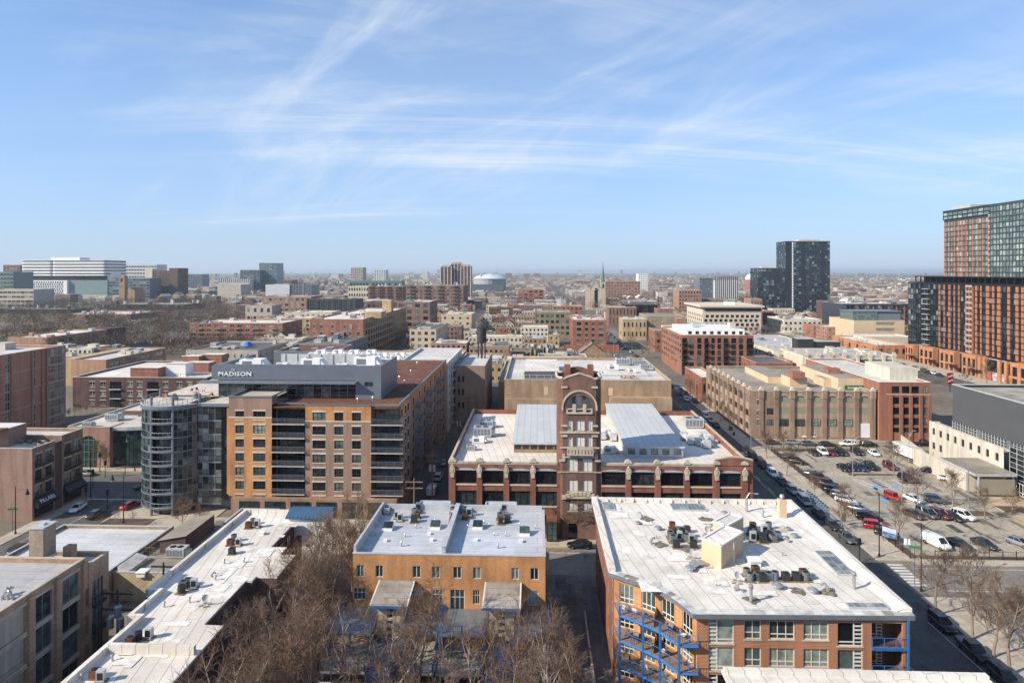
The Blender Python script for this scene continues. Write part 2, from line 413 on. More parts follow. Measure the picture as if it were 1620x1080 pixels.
 # -- facades and windows
FACE={'S':((1,0),0.0),'E':((0,1),math.pi/2),'N':((-1,0),math.pi),'W':((0,-1),-math.pi/2)}
class Wall:
 """One upright wall face of an axis-parallel box; u runs left to right seen from outside."""
 def __init__(s,face,x0,x1,y0,y1):
  s.face=face;(s.ux,s.uy),s.rz=FACE[face]
  s.o={'S':(x0,y0),'E':(x1,y0),'N':(x1,y1),'W':(x0,y1)}[face]
  s.w=(x1-x0)if face in 'SN' else(y1-y0)
  s.nx,s.ny=s.uy,-s.ux
  s.ops=[]
 def p(s,u,z,d=0.0):
  """d metres in from the face"""
  return(s.o[0]+s.ux*u-s.nx*d,s.o[1]+s.uy*u-s.ny*d,z)
 def u_of(s,x=None,y=None):
  return(x-s.o[0])*s.ux if x is not None and s.ux else(y-s.o[1])*s.uy
 def draw(s,mb,z0,z1,depth=0.22,m=0,back=None):
  us=sorted({0.0,s.w}|{round(a,4)for o in s.ops for a in o[:2]})
  zs=sorted({z0,z1}|{round(a,4)for o in s.ops for a in o[2:4]})
  us=[u for u in us if 0<=u<=s.w+1e-6];zs=[z for z in zs if z0<=z<=z1]
  for a,b in zip(zs,zs[1:]):
   zc_=(a+b)/2
   row=[o for o in s.ops if o[2]<zc_<o[3]]
   st=None
   for u,w in zip(us,us[1:]):
    uc=(u+w)/2
    hole=any(o[0]<uc<o[1]for o in row)
    if not hole and st is None:st=u
    if hole and st is not None:
     mb.q([s.p(st,a),s.p(u,a),s.p(u,b),s.p(st,b)],m);st=None
   if st is not None:
    mb.q([s.p(st,a),s.p(s.w,a),s.p(s.w,b),s.p(st,b)],m)
  for o in s.ops:
   u,w,a,b=o[:4]
   mb.q([s.p(u,a),s.p(u,a,depth),s.p(u,b,depth),s.p(u,b)],m)
   mb.q([s.p(w,a,depth),s.p(w,a),s.p(w,b),s.p(w,b,depth)],m)
   mb.q([s.p(u,a),s.p(w,a),s.p(w,a,depth),s.p(u,a,depth)],m)
   mb.q([s.p(u,b,depth),s.p(w,b,depth),s.p(w,b),s.p(u,b)],m)
WIN={}
def window_mesh(w,h,style,fr,gl,st):
 """(frame mesh, pane mesh) drawn in the wall's own frame: x right, z up, y inwards."""
 key=(round(w,2),round(h,2),style,fr.name,gl.name,st.name if st else '')
 if key in WIN:return WIN[key]
 mb=MB();t=min(0.09,w*0.07);a,b=0.10,0.20
 def hb(z,tt=t):mb.box(t,w-t,a+0.01,b,z-tt/2,z+tt/2,0,True)
 def vb(x,z0=0.0,z1=None,tt=t):mb.box(x-tt/2,x+tt/2,a,b,z0,h if z1 is None else z1,0)
 mb.box(0,t,a,b,0,h,0);mb.box(w-t,w,a,b,0,h,0)
 mb.box(t,w-t,a,b,0,t,0);mb.box(t,w-t,a,b,h-t,h,0,True)
 if style=='dh':hb(h*0.5)
 elif style=='pair':vb(w/2);hb(h*0.35)
 elif style=='pairv':vb(w/2)
 elif style=='tri':vb(w/3);vb(2*w/3);hb(h*0.36)
 elif style=='triv':vb(w*0.34,h*0.27);vb(w*0.67,h*0.27);vb(w*0.34,0,h*0.27);vb(w*0.67,0,h*0.27);hb(h*0.27,t*1.4)
 elif style=='ladder':
  vb(w*0.34,0,None,t*1.6);hb(h*0.16,t*1.6)
  for k in range(1,5):mb.box(t,w*0.34,a-0.02,b,h*(0.16+0.168*k)-t*.9,h*(0.16+0.168*k)+t*.9,0,True)
 elif style=='ladder2':
  vb(w*0.66,0,None,t*1.6);hb(h*0.16,t*1.6)
  for k in range(1,5):mb.box(w*0.66,w-t,a-0.02,b,h*(0.16+0.168*k)-t*.9,h*(0.16+0.168*k)+t*.9,0,True)
 elif style=='loft':
  for k in(0.17,0.5,0.83):vb(w*k,0,None,t*0.8)
  hb(h*0.80,t*0.9);mb.box(t,w*.17,a,b,h*0.55-t*.4,h*0.55+t*.4,0);mb.box(w*.83,w-t,a,b,h*0.55-t*.4,h*0.55+t*.4,0)
 elif style=='grid':
  nx=max(2,round(w/1.1));nz=max(2,round(h/1.3))
  for k in range(1,nx):vb(w*k/nx,0,None,t*.7)
  for k in range(1,nz):hb(h*k/nz,t*.7)
 elif style=='six':
  for k in(1,2):vb(w*k/3,0,None,t*.7)
  hb(h*.62,t*.7)
 if st:
  mb.box(-0.12,w+0.12,-0.06,0.16,h,h+0.32,1,True)
  mb.box(-0.08,w+0.08,-0.08,0.16,-0.16,0,1,True)
 pm=MB();pm.q([(t*.5,0.155,t*.5),(w-t*.5,0.155,t*.5),(w-t*.5,0.155,h-t*.5),(t*.5,0.155,h-t*.5)])
 r=(mb.mesh('window',[fr,st]if st else fr),pm.mesh('pane',gl))
 one=MB();one.v=mb.v+pm.v;n=len(mb.v)
 one.f=mb.f+[tuple(i+n for i in f)for f in pm.f];one.m=[0 if k==0 else 2 for k in mb.m]+[1]
 r=r+(one.mesh('window',[fr,gl,st or fr]),)
 WIN[key]=r
 return r
class Building:
 """A box building with real openings. near=2: window > pane objects; 1: one object per window; 0: windows joined."""
 def __init__(s,name,label,x0,x1,y0,y1,z1,wall,roof=None,cat='building',par=0.7,group=None,z0=0.0,cope=None,depth=0.22):
  s.x0,s.x1,s.y0,s.y1,s.z0,s.z1=x0,x1,y0,y1,z0,z1
  s.root=thing(name,label,cat,((x0+x1)/2,(y0+y1)/2,z0),0,group)
  s.wall,s.roof,s.par,s.cope,s.depth=wall,roof or PALE_ROOF,par,cope,depth
  s.W={f:Wall(f,x0,x1,y0,y1)for f in 'SENW'}
  s.win=[]
  s.extra=[]
 def op(s,f,u0,u1,a,b,style='pair',fr=None,gl=None,st=None,near=1,name='window',noframe=False):
  s.W[f].ops.append((round(u0,3),round(u1,3),round(a,3),round(b,3)))
  if not noframe:s.win.append((f,u0,u1,a,b,style,fr or METAL_DARK,gl or GL,st,near,name))
 def grid(s,f,us,zs,w,h,**k):
  for z in zs:
   for u in us:s.op(f,u-w/2,u+w/2,z,z+h,**k)
 def cols(s,f,n,pad=None):
  w=s.W[f].w;pad=w/n/2 if pad is None else pad
  return[pad+(w-2*pad)*i/max(1,n-1)for i in range(n)]if n>1 else[w/2]
 def auto(s,f,n,floors,zb,fh,w,h,**k):
  s.grid(f,s.cols(f,n),[zb+fh*i for i in range(floors)],w,h,**k)
 def build(s,hide=''):
  mb=MB()
  for f in 'SENW':s.W[f].draw(mb,s.z0,s.z1,s.depth)
  t=0.3;zr=s.z1-s.par
  x0,x1,y0,y1=s.x0,s.x1,s.y0,s.y1
  if s.par>0.02:
   mb.q([(x0+t,y0+t,zr),(x0+t,y0+t,s.z1),(x1-t,y0+t,s.z1),(x1-t,y0+t,zr)])
   mb.q([(x1-t,y1-t,zr),(x1-t,y1-t,s.z1),(x0+t,y1-t,s.z1),(x0+t,y1-t,zr)])
   mb.q([(x0+t,y1-t,zr),(x0+t,y1-t,s.z1),(x0+t,y0+t,s.z1),(x0+t,y0+t,zr)])
   mb.q([(x1-t,y0+t,zr),(x1-t,y0+t,s.z1),(x1-t,y1-t,s.z1),(x1-t,y1-t,zr)])
  put('wall',mb,s.wall,s.root)
  cp=MB();c=0.05;zc0,zc1=s.z1,s.z1+0.12
  cp.box(x0-c,x1+c,y0-c,y0+t+c,zc0,zc1,0,True);cp.box(x0-c,x1+c,y1-t-c,y1+c,zc0,zc1,0,True)
  cp.box(x0-c,x0+t+c,y0+t+c,y1-t-c,zc0,zc1,0,True);cp.box(x1-t-c,x1+c,y0+t+c,y1-t-c,zc0,zc1,0,True)
  put('coping',cp,s.cope or STONE,s.root)
  rf=MB();rf.sheet(x0+t*.5,x1-t*.5,y0+t*.5,y1-t*.5,zr)
  put('roof',rf,s.roof,s.root)
  joined={}
  for f,u0,u1,a,b,style,fr,gl,st,near,name in s.win:
   W=s.W[f];w,h=u1-u0,b-a
   loc=W.p(u0,a)
   if near==0:
    k=(fr.name,gl.name)
    if k not in joined:joined[k]=(MB(),fr,gl)
    J=joined[k][0]
    J.q([W.p(u0,a,.15),W.p(u1,a,.15),W.p(u1,b,.15),W.p(u0,b,.15)],1)
    if w>1.6:J.q([W.p(u0+w*.47,a,.1),W.p(u0+w*.53,a,.1),W.p(u0+w*.53,b,.1),W.p(u0+w*.47,b,.1)],0)
    continue
   fm,pm,one=window_mesh(w,h,style,fr,gl,st)
   if near==2:
    o=link(name,fm,s.root,wloc(s.root,loc),W.rz)
    link('pane',pm,o)
   else:
    link(name,one,s.root,wloc(s.root,loc),W.rz)
  for J,fr,gl in joined.values():
   put('windows',J,[fr,gl],s.root,kind='stuff')
  return s
 def part(s,name,mb,mats,**k):return put(name,mb,mats,s.root,**k)
 # -- shared builders
class Seg(Wall):
 """A wall face from p to q (left to right seen from outside), any direction."""
 def __init__(s,p,q):
  d=Vector((q[0]-p[0],q[1]-p[1]));s.w=d.length;d.normalize()
  s.o=p;s.ux,s.uy=d.x,d.y;s.nx,s.ny=d.y,-d.x;s.rz=math.atan2(d.y,d.x);s.ops=[]
def rail(mb,p,q,z,h=1.05,m=0,step=1.5,r=0.03,pickets=True):
 p,q=Vector(p),Vector(q);d=q-p;n=max(1,round(d.length/step))
 for k in range(n+1):
  c=p+d*k/n
  mb.bar((c.x,c.y,z),(c.x,c.y,z+h),r*1.3,m)
 mb.bar((p.x,p.y,z+h),(q.x,q.y,z+h),r*1.2,m)
 mb.bar((p.x,p.y,z+0.12),(q.x,q.y,z+0.12),r,m)
 if pickets:
  k=max(2,round(d.length/0.28))
  for i in range(1,k):
   c=p+d*i/k
   mb.bar((c.x,c.y,z+.12),(c.x,c.y,z+h),r*0.45,m,3)
BALC={}
def balcony_mesh(w,d,mats,glass=False):
 key=(round(w,2),round(d,2),mats[0].name,mats[1].name)
 if key not in BALC:
  a=MB();a.box(0,w,-d,0.05,-0.22,0,0,True)
  b=MB()
  rail(b,(0.05,-d+.05),(w-.05,-d+.05),0);rail(b,(0.05,-0.05),(0.05,-d+.05),0);rail(b,(w-.05,-d+.05),(w-.05,-0.05),0)
  BALC[key]=(a.mesh('balcony',mats[0]),b.mesh('railing',mats[1]))
 return BALC[key]
def balcony(bld,W,u0,w,z,d,mats):
 a,b=balcony_mesh(w,d,mats)
 o=link('balcony',a,bld.root,wloc(bld.root,W.p(u0,z)),W.rz)
 link('railing',b,o)
 # rooftop machines: each kind is drawn once, then copied
def _condenser(kind):
 mb=MB();t=MB();f=MB()
 if kind=='round':
  mb.cyl(0,0,0.12,0.95,0.42,14);mb.cyl(0,0,0.95,1.02,0.45,14)
  for k in range(6):mb.cyl(0,0,.22+.12*k,.24+.12*k,.435,14)
  f.cyl(0,0,1.02,1.05,0.33,12);f.cyl(0,0,1.05,1.1,0.1,8)
 elif kind=='square':
  mb.box(-.42,.42,-.42,.42,.12,.92);mb.box(-.45,.45,-.45,.45,.92,.98,0,True)
  for k in range(6):mb.box(-.435,.435,-.435,.435,.2+.11*k,.23+.11*k,0,True)
  f.cyl(0,0,.98,1.02,.34,12);f.cyl(0,0,1.02,1.07,.1,8)
 else:
  mb.box(-.38,.38,-.30,.30,.10,1.25);mb.box(-.40,.40,-.32,.32,1.25,1.29,0,True)
  f.box(-.3,.3,-.325,-.31,.35,1.1)
 t.box(-.6,.6,-.55,.55,0,.12)
 return mb.mesh('casing',[METAL_GREY]),f.mesh('fan_grille',[METAL_BLACK]),t.mesh('base_pad',[WOOD])
AC={k:_condenser(k)for k in('round','square','upright')}
def condenser(x,y,z,kind,m,label,group,rz=0.0,s=1.0):
 t=thing('air_conditioner',label,'air conditioner',(x,y,z),rz,group)
 for me,nm in zip(AC[kind],('casing','fan_grille','base_pad')):
  o=link(nm,me,t)
  if nm=='casing':
   o.material_slots[0].link='OBJECT';o.material_slots[0].material=m
 t.scale=(s,s,s)
 return t
def _vents():
 out={}
 a=MB();a.cyl(0,0,0,.5,.09,8);a.cyl(0,0,.5,.62,.17,8,0,.1);out['pipe']=a.mesh('roof_vent',GALV)
 a=MB();a.cyl(0,0,0,.35,.3,12);a.cyl(0,0,.35,.42,.52,12,0,.5);a.cyl(0,0,.42,.62,.5,12,0,.12);out['mushroom']=a.mesh('roof_vent',GALV)
 a=MB();a.cyl(0,0,0,1.5,.17,10);a.cyl(0,0,1.5,1.55,.26,10);a.cyl(0,0,1.62,1.85,.25,10,0,.2);a.bar((0,0,1.5),(0,0,1.7),.05);out['flue']=a.mesh('roof_vent',GALV)
 a=MB();a.box(-.3,.3,-.3,.3,0,.3);a.box(-.36,.36,-.36,.36,.3,.38,0,True);out['box']=a.mesh('roof_vent',WHITE)
 a=MB();a.cyl(0,0,0,.3,.12,8);a.bar((0,0,.3),(.25,0,.55),.1,0,6);a.bar((.25,0,.55),(.5,0,.4),.1,0,6);out['gooseneck']=a.mesh('roof_vent',GALV)
 return out
VENT=_vents()
def vent(x,y,z,kind,label,group,s=1.0,rz=0.0):
 o=link('roof_vent',VENT[kind],None,(x,y,z),rz,label,'roof vent',group)
 o.scale=(s,s,s)
def _rtu():
 a=MB();a.box(-1.6,1.6,-1,1,.25,1.7);a.box(-1.65,1.65,-1.05,1.05,1.7,1.76,0,True)
 a.box(1.6,2.2,-.7,.7,.4,1.3);a.box(-1.4,1.4,-.8,.8,0,.25)
 f=MB()
 f.cyl(-.8,0,1.76,1.82,.55,12);f.cyl(.5,0,1.76,1.82,.55,12)
 g=MB()
 for k in range(5):g.box(-1.5+.6*k,-1.05+.6*k,-1.03,-1.0,.45,1.5)
 return a.mesh('casing',METAL_PALE),f.mesh('fan_grille',METAL_BLACK),g.mesh('louvre',METAL_GREY)
RTU=_rtu()
def _rtu_box():
 a=MB();a.box(-1.5,1.5,-1,1,.2,1.5);a.q([(1.5,-.9,.5),(2.3,-.9,.5),(1.5,-.9,1.4)]);a.q([(2.3,-.9,.5),(2.3,.9,.5),(1.5,.9,1.4),(1.5,-.9,1.4)]);a.q([(2.3,.9,.5),(1.5,.9,.5),(1.5,.9,1.4)]);a.box(-1.3,1.3,-.8,.8,0,.2)
 f=MB();f.box(-1.1,.2,-1.03,-1.0,.5,1.3);f.cyl(-.6,.1,1.5,1.62,.5,12)
 g=MB();g.box(-2.3,-1.5,-.35,.35,.35,1.0)
 return a.mesh('casing',WHITE),f.mesh('fan_grille',METAL_GREY),g.mesh('duct_stub',METAL_PALE)
RTU2=_rtu_box()
def rooftop_unit(x,y,z,label,group=None,s=1.0,rz=0.0):
 t=thing('rooftop_unit',label,'rooftop unit',(x,y,z),rz,group)
 alt='white' in label or R.random()<.45
 for me,nm in zip(RTU2 if alt else RTU,('casing','fan_grille','duct_stub' if alt else 'louvre')):link(nm,me,t)
 t.scale=(s,s,s)
 return t
def dish(x,y,z,label,rz=0.0):
 t=thing('satellite_dish',label,'satellite dish',(x,y,z),rz)
 a=MB();a.bar((0,0,0),(0,0,.9),.04)
 link('mast',a.mesh('mast',GALV),t)
 a=MB();n=12;c=Vector((0,-.12,1.0));up=Vector((0,.45,.9));rt=Vector((1,0,0))
 for rr0,rr1,d0,d1 in((0,.25,0,.03),(.25,.42,.03,.1)):
  for k in range(n):
   P=[]
   for rr,dd,kk in((rr0,d0,k),(rr1,d1,k),(rr1,d1,k+1),(rr0,d0,k+1)):
    tt=2*math.pi*kk/n
    P.append(tuple(c+rt*rr*math.cos(tt)+up*rr*math.sin(tt)+Vector((0,-1,.4))*dd))
   a.q(P)
 link('reflector',a.mesh('reflector',METAL_PALE),t)
 a=MB()
 for bx,by in((-.5,0),(.5,0),(0,.5),(0,-.5)):a.box(bx-.28,bx+.28,by-.16,by+.16,0,.2)
 link('ballast',a.mesh('ballast',CONC),t)
def text_obj(name,s,parent,p,size,m,rz,depth=0.06,spacing=1.0,font_squash=1.0):
 """Raised lettering standing on an upright face, as mesh."""
 cu=bpy.data.curves.new('lettering','FONT');cu.body=s;cu.size=size;cu.extrude=depth;cu.align_x='LEFT';cu.space_character=spacing
 cu.resolution_u=2;cu.offset=size*0.012
 tmp=bpy.data.objects.new('lettering',cu);COL.objects.link(tmp)
 dg=bpy.context.evaluated_depsgraph_get();dg.update()
 me=bpy.data.meshes.new_from_object(tmp.evaluated_get(dg));bpy.data.objects.remove(tmp);bpy.data.curves.remove(cu)
 me.materials.clear();me.materials.append(m);me.name='lettering'
 o=link(name,me,parent,wloc(parent,p));o.rotation_euler=(math.pi/2,0,rz);o.scale=(font_squash,1,1)
 return o
 # == the white-roofed corner block (front right)
ZA=14.0
rootA=thing('apartment_building','red and orange brick block with big white roof and blue curved balconies','building',(25,91,0))
ax0,ax1,ay0,ay1=9.7,40.9,74.6,109.4
arc=[(9.7,83.4),(12.3,82.1),(14.6,80.2),(16.5,77.8),(17.9,74.6)]
wallS=Seg((17.9,ay0),(ax1,ay0));wallW=Seg((ax0,ay1),(ax0,83.4));wallE=Seg((ax1,ay0),(ax1,ay1));wallN=Seg((ax1,ay1),(ax0,ay1))
arcs=[Seg(a,b)for a,b in zip(arc,arc[1:])]
winA=[]
def opA(W,u0,u1,a,b,style,fr=OFFWHITE,gl=GL,st=None):
 W.ops.append((round(u0,3),round(u1,3),round(a,3),round(b,3)));winA.append((W,u0,u1,a,b,style,fr,gl,st))
for k in range(4):
 zt=13.0-3.07*k
 for px0,px1,h,style in((1121,1161,2.65,'ladder'),(1177.5,1204,2.1,'triv' if False else 'pair'),(1217,1257,2.05,'triv'),(1271,1311,2.05,'triv'),(1325,1365,2.65,'ladder2')):
  a,b=x_on(px0,ay0)-17.9,x_on(px1,ay0)-17.9
  opA(wallS,a,b,zt-h,zt,style,OFFWHITE,GL if style!='triv' else GL_BLIND)
  # corner balcony recess
 a,b=x_on(1379,ay0)-17.9,wallS.w
 wallS.ops.append((round(a,3),round(b-.35,3),round(zt-2.75,3),round(zt+.02,3)))
 for i,W in enumerate(arcs):
  w=1.9;c=W.w/2+(0.2 if i<2 else 0)
  opA(W,c-w/2,c+w/2,zt-2.45,zt-.1,'triv',OFFWHITE,GL)
 for y in(86,91,96,101,106):
  u=wallW.w-(y-83.4)
  opA(wallW,u-.6,u+.6,zt-2.2,zt-.4,'dh',OFFWHITE,GL)
mb=MB();wallS.draw(mb,0,ZA-.55,.25);put('front_wall',mb,B_DIAPER,rootA,label='brick front wall with a dotted diamond pattern')
mb=MB();wallW.draw(mb,0,ZA-.55);wallE.draw(mb,0,ZA-.55);wallN.draw(mb,0,ZA-.55);put('wall',mb,B_RED,rootA)
mb=MB()
for W in arcs:W.draw(mb,0,ZA-.55)
put('curved_wall',mb,B_ORANGE,rootA,label='orange brick wall curving inwards behind the balconies')
for W,u0,u1,a,b,style,fr,gl,st in winA:
 fm,pm,one=window_mesh(u1-u0,b-a,style,fr,gl,st)
 o=link('window',fm,rootA,wloc(rootA,W.p(u0,a)),W.rz);link('pane',pm,o)
 if W is wallS:
  s_=MB();s_.box(-.12,u1-u0+.12,-.08,.2,-.14,-.004,0,True);link('sill',s_.mesh('sill',STONE),o)
  # recessed corner balconies
for k in range(4):
 zt=13.0-3.07*k;zf=zt-2.75
 a,b=x_on(1379,ay0),ax1-.35
 mb=MB()
 mb.q([(a,ay0+2.2,zf),(ax1,ay0+2.2,zf),(ax1,ay0+2.2,zt),(a,ay0+2.2,zt)])
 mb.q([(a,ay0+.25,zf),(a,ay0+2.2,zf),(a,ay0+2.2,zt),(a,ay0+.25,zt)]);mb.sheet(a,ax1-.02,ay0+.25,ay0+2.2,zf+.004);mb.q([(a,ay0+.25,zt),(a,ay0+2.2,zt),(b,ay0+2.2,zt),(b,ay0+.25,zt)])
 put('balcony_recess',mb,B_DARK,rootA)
 fm,pm,one=window_mesh(1.9,2.3,'ladder2',OFFWHITE,GL_DARK,None)
 link('balcony_door',one,rootA,wloc(rootA,(a+.3,ay0+1.95,zf+.05)))
 mb=MB();mb.box(a,ax1+.25,ay0-.25,ay0-.05,zf-.2,zf+.1,0,True)
 rail(mb,(a+.05,ay0-.12),(ax1+.15,ay0-.12),zf,1.15,0,1.3,.032)
 put('balcony_rail',mb,BLUE,rootA)
mb=MB();mb.box(ax1+.05,ax1+.27,ay0-.27,ay0-.05,0,ZA-.56);put('balcony_post',mb,BLUE,rootA)
# roof slab with eaves, membrane, raised edges
rcur=[(9.0,83.6),(11.9,81.6),(14.1,79.8),(15.9,77.3),(17.3,73.8)]
for _ in range(2):
 c_=[rcur[0]]
 for(xa,ya),(xb,yb)in zip(rcur,rcur[1:]):c_+=[(xa*.75+xb*.25,ya*.75+yb*.25),(xa*.25+xb*.75,ya*.25+yb*.75)]
 rcur=c_+[rcur[-1]]
rpoly=[(9.0,110.0)]+rcur+[(41.8,74.4),(41.8,110.0)]
mb=MB();mb.prism(rpoly,ZA-.55,ZA,0,1,True);put('roof',mb,[METAL_GREY,WHITE_ROOF],rootA)
mb=MB()
mb.box(9.0,9.9,83.6,109.9,ZA,ZA+.62);mb.box(9.0,41.8,109.35,110.0,ZA,ZA+.55)
n0=24
for k in range(n0):
 ya,yb=75.0+34.3*k/n0,75.0+34.3*(k+1)/n0
 w0=1.7+.25*(k%4==0);w1=1.7+.25*((k+1)%4==0)
 mb.q([(41.8-w0,ya,ZA+.006),(41.2,ya,ZA+.55),(41.2,yb,ZA+.55),(41.8-w1,yb,ZA+.006)])
 mb.q([(41.2,ya,ZA+.55),(41.8,ya,ZA+.5),(41.8,yb,ZA+.5),(41.2,yb,ZA+.55)])
mb.q([(40.1,75,ZA+.006),(41.8,75,ZA),(41.8,75,ZA+.5),(41.2,75,ZA+.55)])
mb.q([(41.8,75,ZA),(41.8,109.3,ZA),(41.8,109.3,ZA+.5),(41.8,75,ZA+.5)])
for k in range(14):
 x=11.5+2.1*k
 mb.q([(x-.3,109.34,ZA+.5),(x,108.6,ZA+.02),(x+.3,109.34,ZA+.5)])
put('parapet',mb,WHITE_ROOF,rootA)
# metal cap panels along the eaves, weathered one by one
CAPM=islandmat('cap_metal',[(0,(0.62,0.60,0.56)),(0.35,(0.50,0.49,0.46)),(0.6,(0.66,0.64,0.60)),(0.8,(0.30,0.27,0.22)),(0.88,(0.56,0.55,0.52))],0.6,0.4,0.35)
capline=[(9.1,83.65)]+[rcur[i]for i in range(2,len(rcur)-1,2)]+[rcur[-1]]
for a,b in zip(capline,capline[1:]):
 d=Vector((b[0]-a[0],b[1]-a[1]));L=d.length;d.normalize();nn=Vector((-d.y,d.x));k=max(1,round(L/1.0))
 for i in range(k):
  s0,s1=L*i/k+.02,L*(i+1)/k-.02;A_=Vector(a)
  p0,p1=A_+d*s0,A_+d*s1
  mb=MB();w=.85
  P=[(p0 .x,p0 .y),(p1 .x,p1 .y),(p1 .x+nn.x*w,p1 .y+nn.y*w),(p0 .x+nn.x*w,p0 .y+nn.y*w)]
  mb.prism(P,ZA+.004,ZA+.09);put('cap_panel',mb,CAPM,rootA)
me=None
for i in range(22):
 if me is None:
  mb=MB();mb.box(0,1.06,0,.85,0,.09);me=mb.mesh('cap_panel',CAPM)
 link('cap_panel',me,rootA,wloc(rootA,(17.75+i*1.09,73.95+.022*i,ZA+.004)))
 # skylights: frame with single panes
def skylight(name,x0,x1,y0,y1,nx,ny,z,parent,tilt=0.0,gl=GL_BLIND):
 mb=MB();mb.box(x0-.12,x1+.12,y0-.12,y1+.12,z,z+.25);fr=put(name,mb,METAL_PALE,parent)
 px=MB();w,d=(x1-x0)/nx,(y1-y0)/ny;px.box(.06,w-.06,.06,d-.06,0,.05);me=px.mesh('pane',gl)
 for i in range(nx):
  for j in range(ny):link('pane',me,fr,wloc(fr,(x0+w*i,y0+d*j,z+.252)))
GL_SKY=glassmat('glass_skylight',[(0,(0.20,0.22,0.20)),(0.5,(0.30,0.31,0.28)),(0.8,(0.13,0.15,0.14))],rough=0.15)
skylight('skylight',21.6,26.7,105.5,108.2,8,2,ZA,rootA,gl=GL_SKY)
skylight('skylight',37.6,39.6,83.8,90.6,2,7,ZA,rootA,gl=GL_SKY)
skylight('skylight',35.2,39.4,75.6,76.5,6,1,ZA,rootA,gl=GL_SKY)
skylight('skylight',10.6,12.3,105.2,108.4,2,3,ZA,rootA,gl=GL_SKY)
# rendered stair penthouses, turned on the roof
def penthouse(c,name,label,z0,h,wall,roofm,edge=WHITE):
 """c: three corners (left, front, right) on the roof; the fourth closes the parallelogram."""
 l_,f_,r_=[Vector(p)for p in c];b_=l_+r_-f_
 mb=MB();poly=[tuple(l_),tuple(f_),tuple(r_),tuple(b_)]
 mb.prism(poly,z0,z0+h,0,1)
 o=put(name,mb,[wall,roofm],rootA,label=label)
 cen=(l_+r_)/2
 for a,b in zip(poly,poly[1:]+poly[:1]):
  a2,b2=Vector(a),Vector(b)
  d=(b2-a2).normalized();nn=Vector((d.y,-d.x))
  m2=MB();P=[a2+nn*.06,b2+nn*.06,b2-nn*.22,a2-nn*.22]
  m2 .prism([tuple(p)for p in P],z0+h-.02,z0+h+.16);put('coping',m2,edge,o)
 return o
penthouse([ground(1110,887,ZA),ground(1141,900,ZA),ground(1176,876,ZA)],'stair_penthouse','tall beige rendered penthouse',ZA,2.9,BEIGE,WHITE_ROOF)
penthouse([ground(1128,853,ZA),ground(1150,861,ZA),ground(1176,846,ZA)],'stair_penthouse','small beige penthouse behind the tall one',ZA,2.5,BEIGE,WHITE_ROOF)
p=ground(1159,889,ZA);mb=MB();mb.cyl(p[0]-.1,p[1]-.9,ZA,ZA+2.9,.07,8);mb.bar((p[0]-.1,p[1]-.9,ZA+.1),(p[0]+.5,p[1]-1.2,ZA+.05),.07);put('downpipe',mb,METAL_PALE,rootA)
p=ground(1237,817,ZA);mb=MB();mb.box(p[0]-.55,p[0]+.55,p[1]-.55,p[1]+.55,ZA,ZA+2.7);mb.cyl(p[0],p[1],ZA+2.7,ZA+3.1,.22,10,1);mb.cyl(p[0],p[1],ZA+3.1,ZA+3.45,.42,10,1,.3);put('chimney',mb,[BEIGE,GALV],rootA)
p=ground(1182,810,ZA);mb=MB();mb.cyl(p[0],p[1]+.3,ZA,ZA+2.2,.2,10);mb.bar((p[0],p[1]+.3,ZA+2.2),(p[0]+.5,p[1]+.3,ZA+3.0),.05);mb.bar((p[0]+.5,p[1]+.3,ZA+3.0),(p[0]+1.4,p[1]+.3,ZA+2.9),.04);mb.box(p[0]+1.2,p[0]+1.8,p[1]+.15,p[1]+.45,ZA+2.8,ZA+2.92,0,True);put('flue_pipe',mb,GALV,rootA)
# blue balconies following the curve, three storeys in view plus one below
front=[(10.0,80.2),(12.5,78.2),(14.2,76.6),(15.8,73.9),(17.9,73.9)]
DECK=mat('deck_boards',(0.30,0.19,0.13),0.85,0.2,1.5,0.2,9)
for k in range(4):
 zf=10.45-3.07*k
 mb=MB();poly=front[:4]+[(17.9,73.9),(17.8,74.55)]+[(x+.02 if i else x,y-.02)for i,(x,y)in reversed(list(enumerate(arc[:4])))]
 mb.prism(poly,zf-.3,zf,0,1,True);o=put('balcony',mb,[BLUE,DECK],rootA)
 mb=MB()
 for a,b in zip(front,front[1:]):rail(mb,a,b,zf,1.1,0,1.3,.034)
 mb.bar((10.0,80.2,zf+1.1),(9.75,83.2,zf+1.1),.05)
 for a,b in zip(front,front[1:]):mb.bar((*a,zf-.15),(*b,zf-.15),.16)
 put('railing',mb,BLUE,o)
 # party screen between the middle flats
 if k<2:
  mb=MB();m_=Vector(((arc[2][0]+arc[1][0])/2+.9,(arc[2][1]+arc[1][1])/2-.9));q_=Vector((13.6,77.5))
  mb.prism([(m_.x,m_.y),(q_.x,q_.y),(q_.x+.08,q_.y+.06),(m_.x+.08,m_.y+.06)],zf,zf+1.0)
  put('party_screen',mb,WOOD,o)
for p in front[:4]:
 mb=MB();mb.box(p[0]-.12,p[0]+.12,p[1]-.12,p[1]+.12,0,11.5);put('balcony_post',mb,BLUE,rootA)
mb=MB();mb.bar((14.0,76.9,6.9),(15.2,75.2,4.3),.08);put('brace',mb,BLUE,rootA)
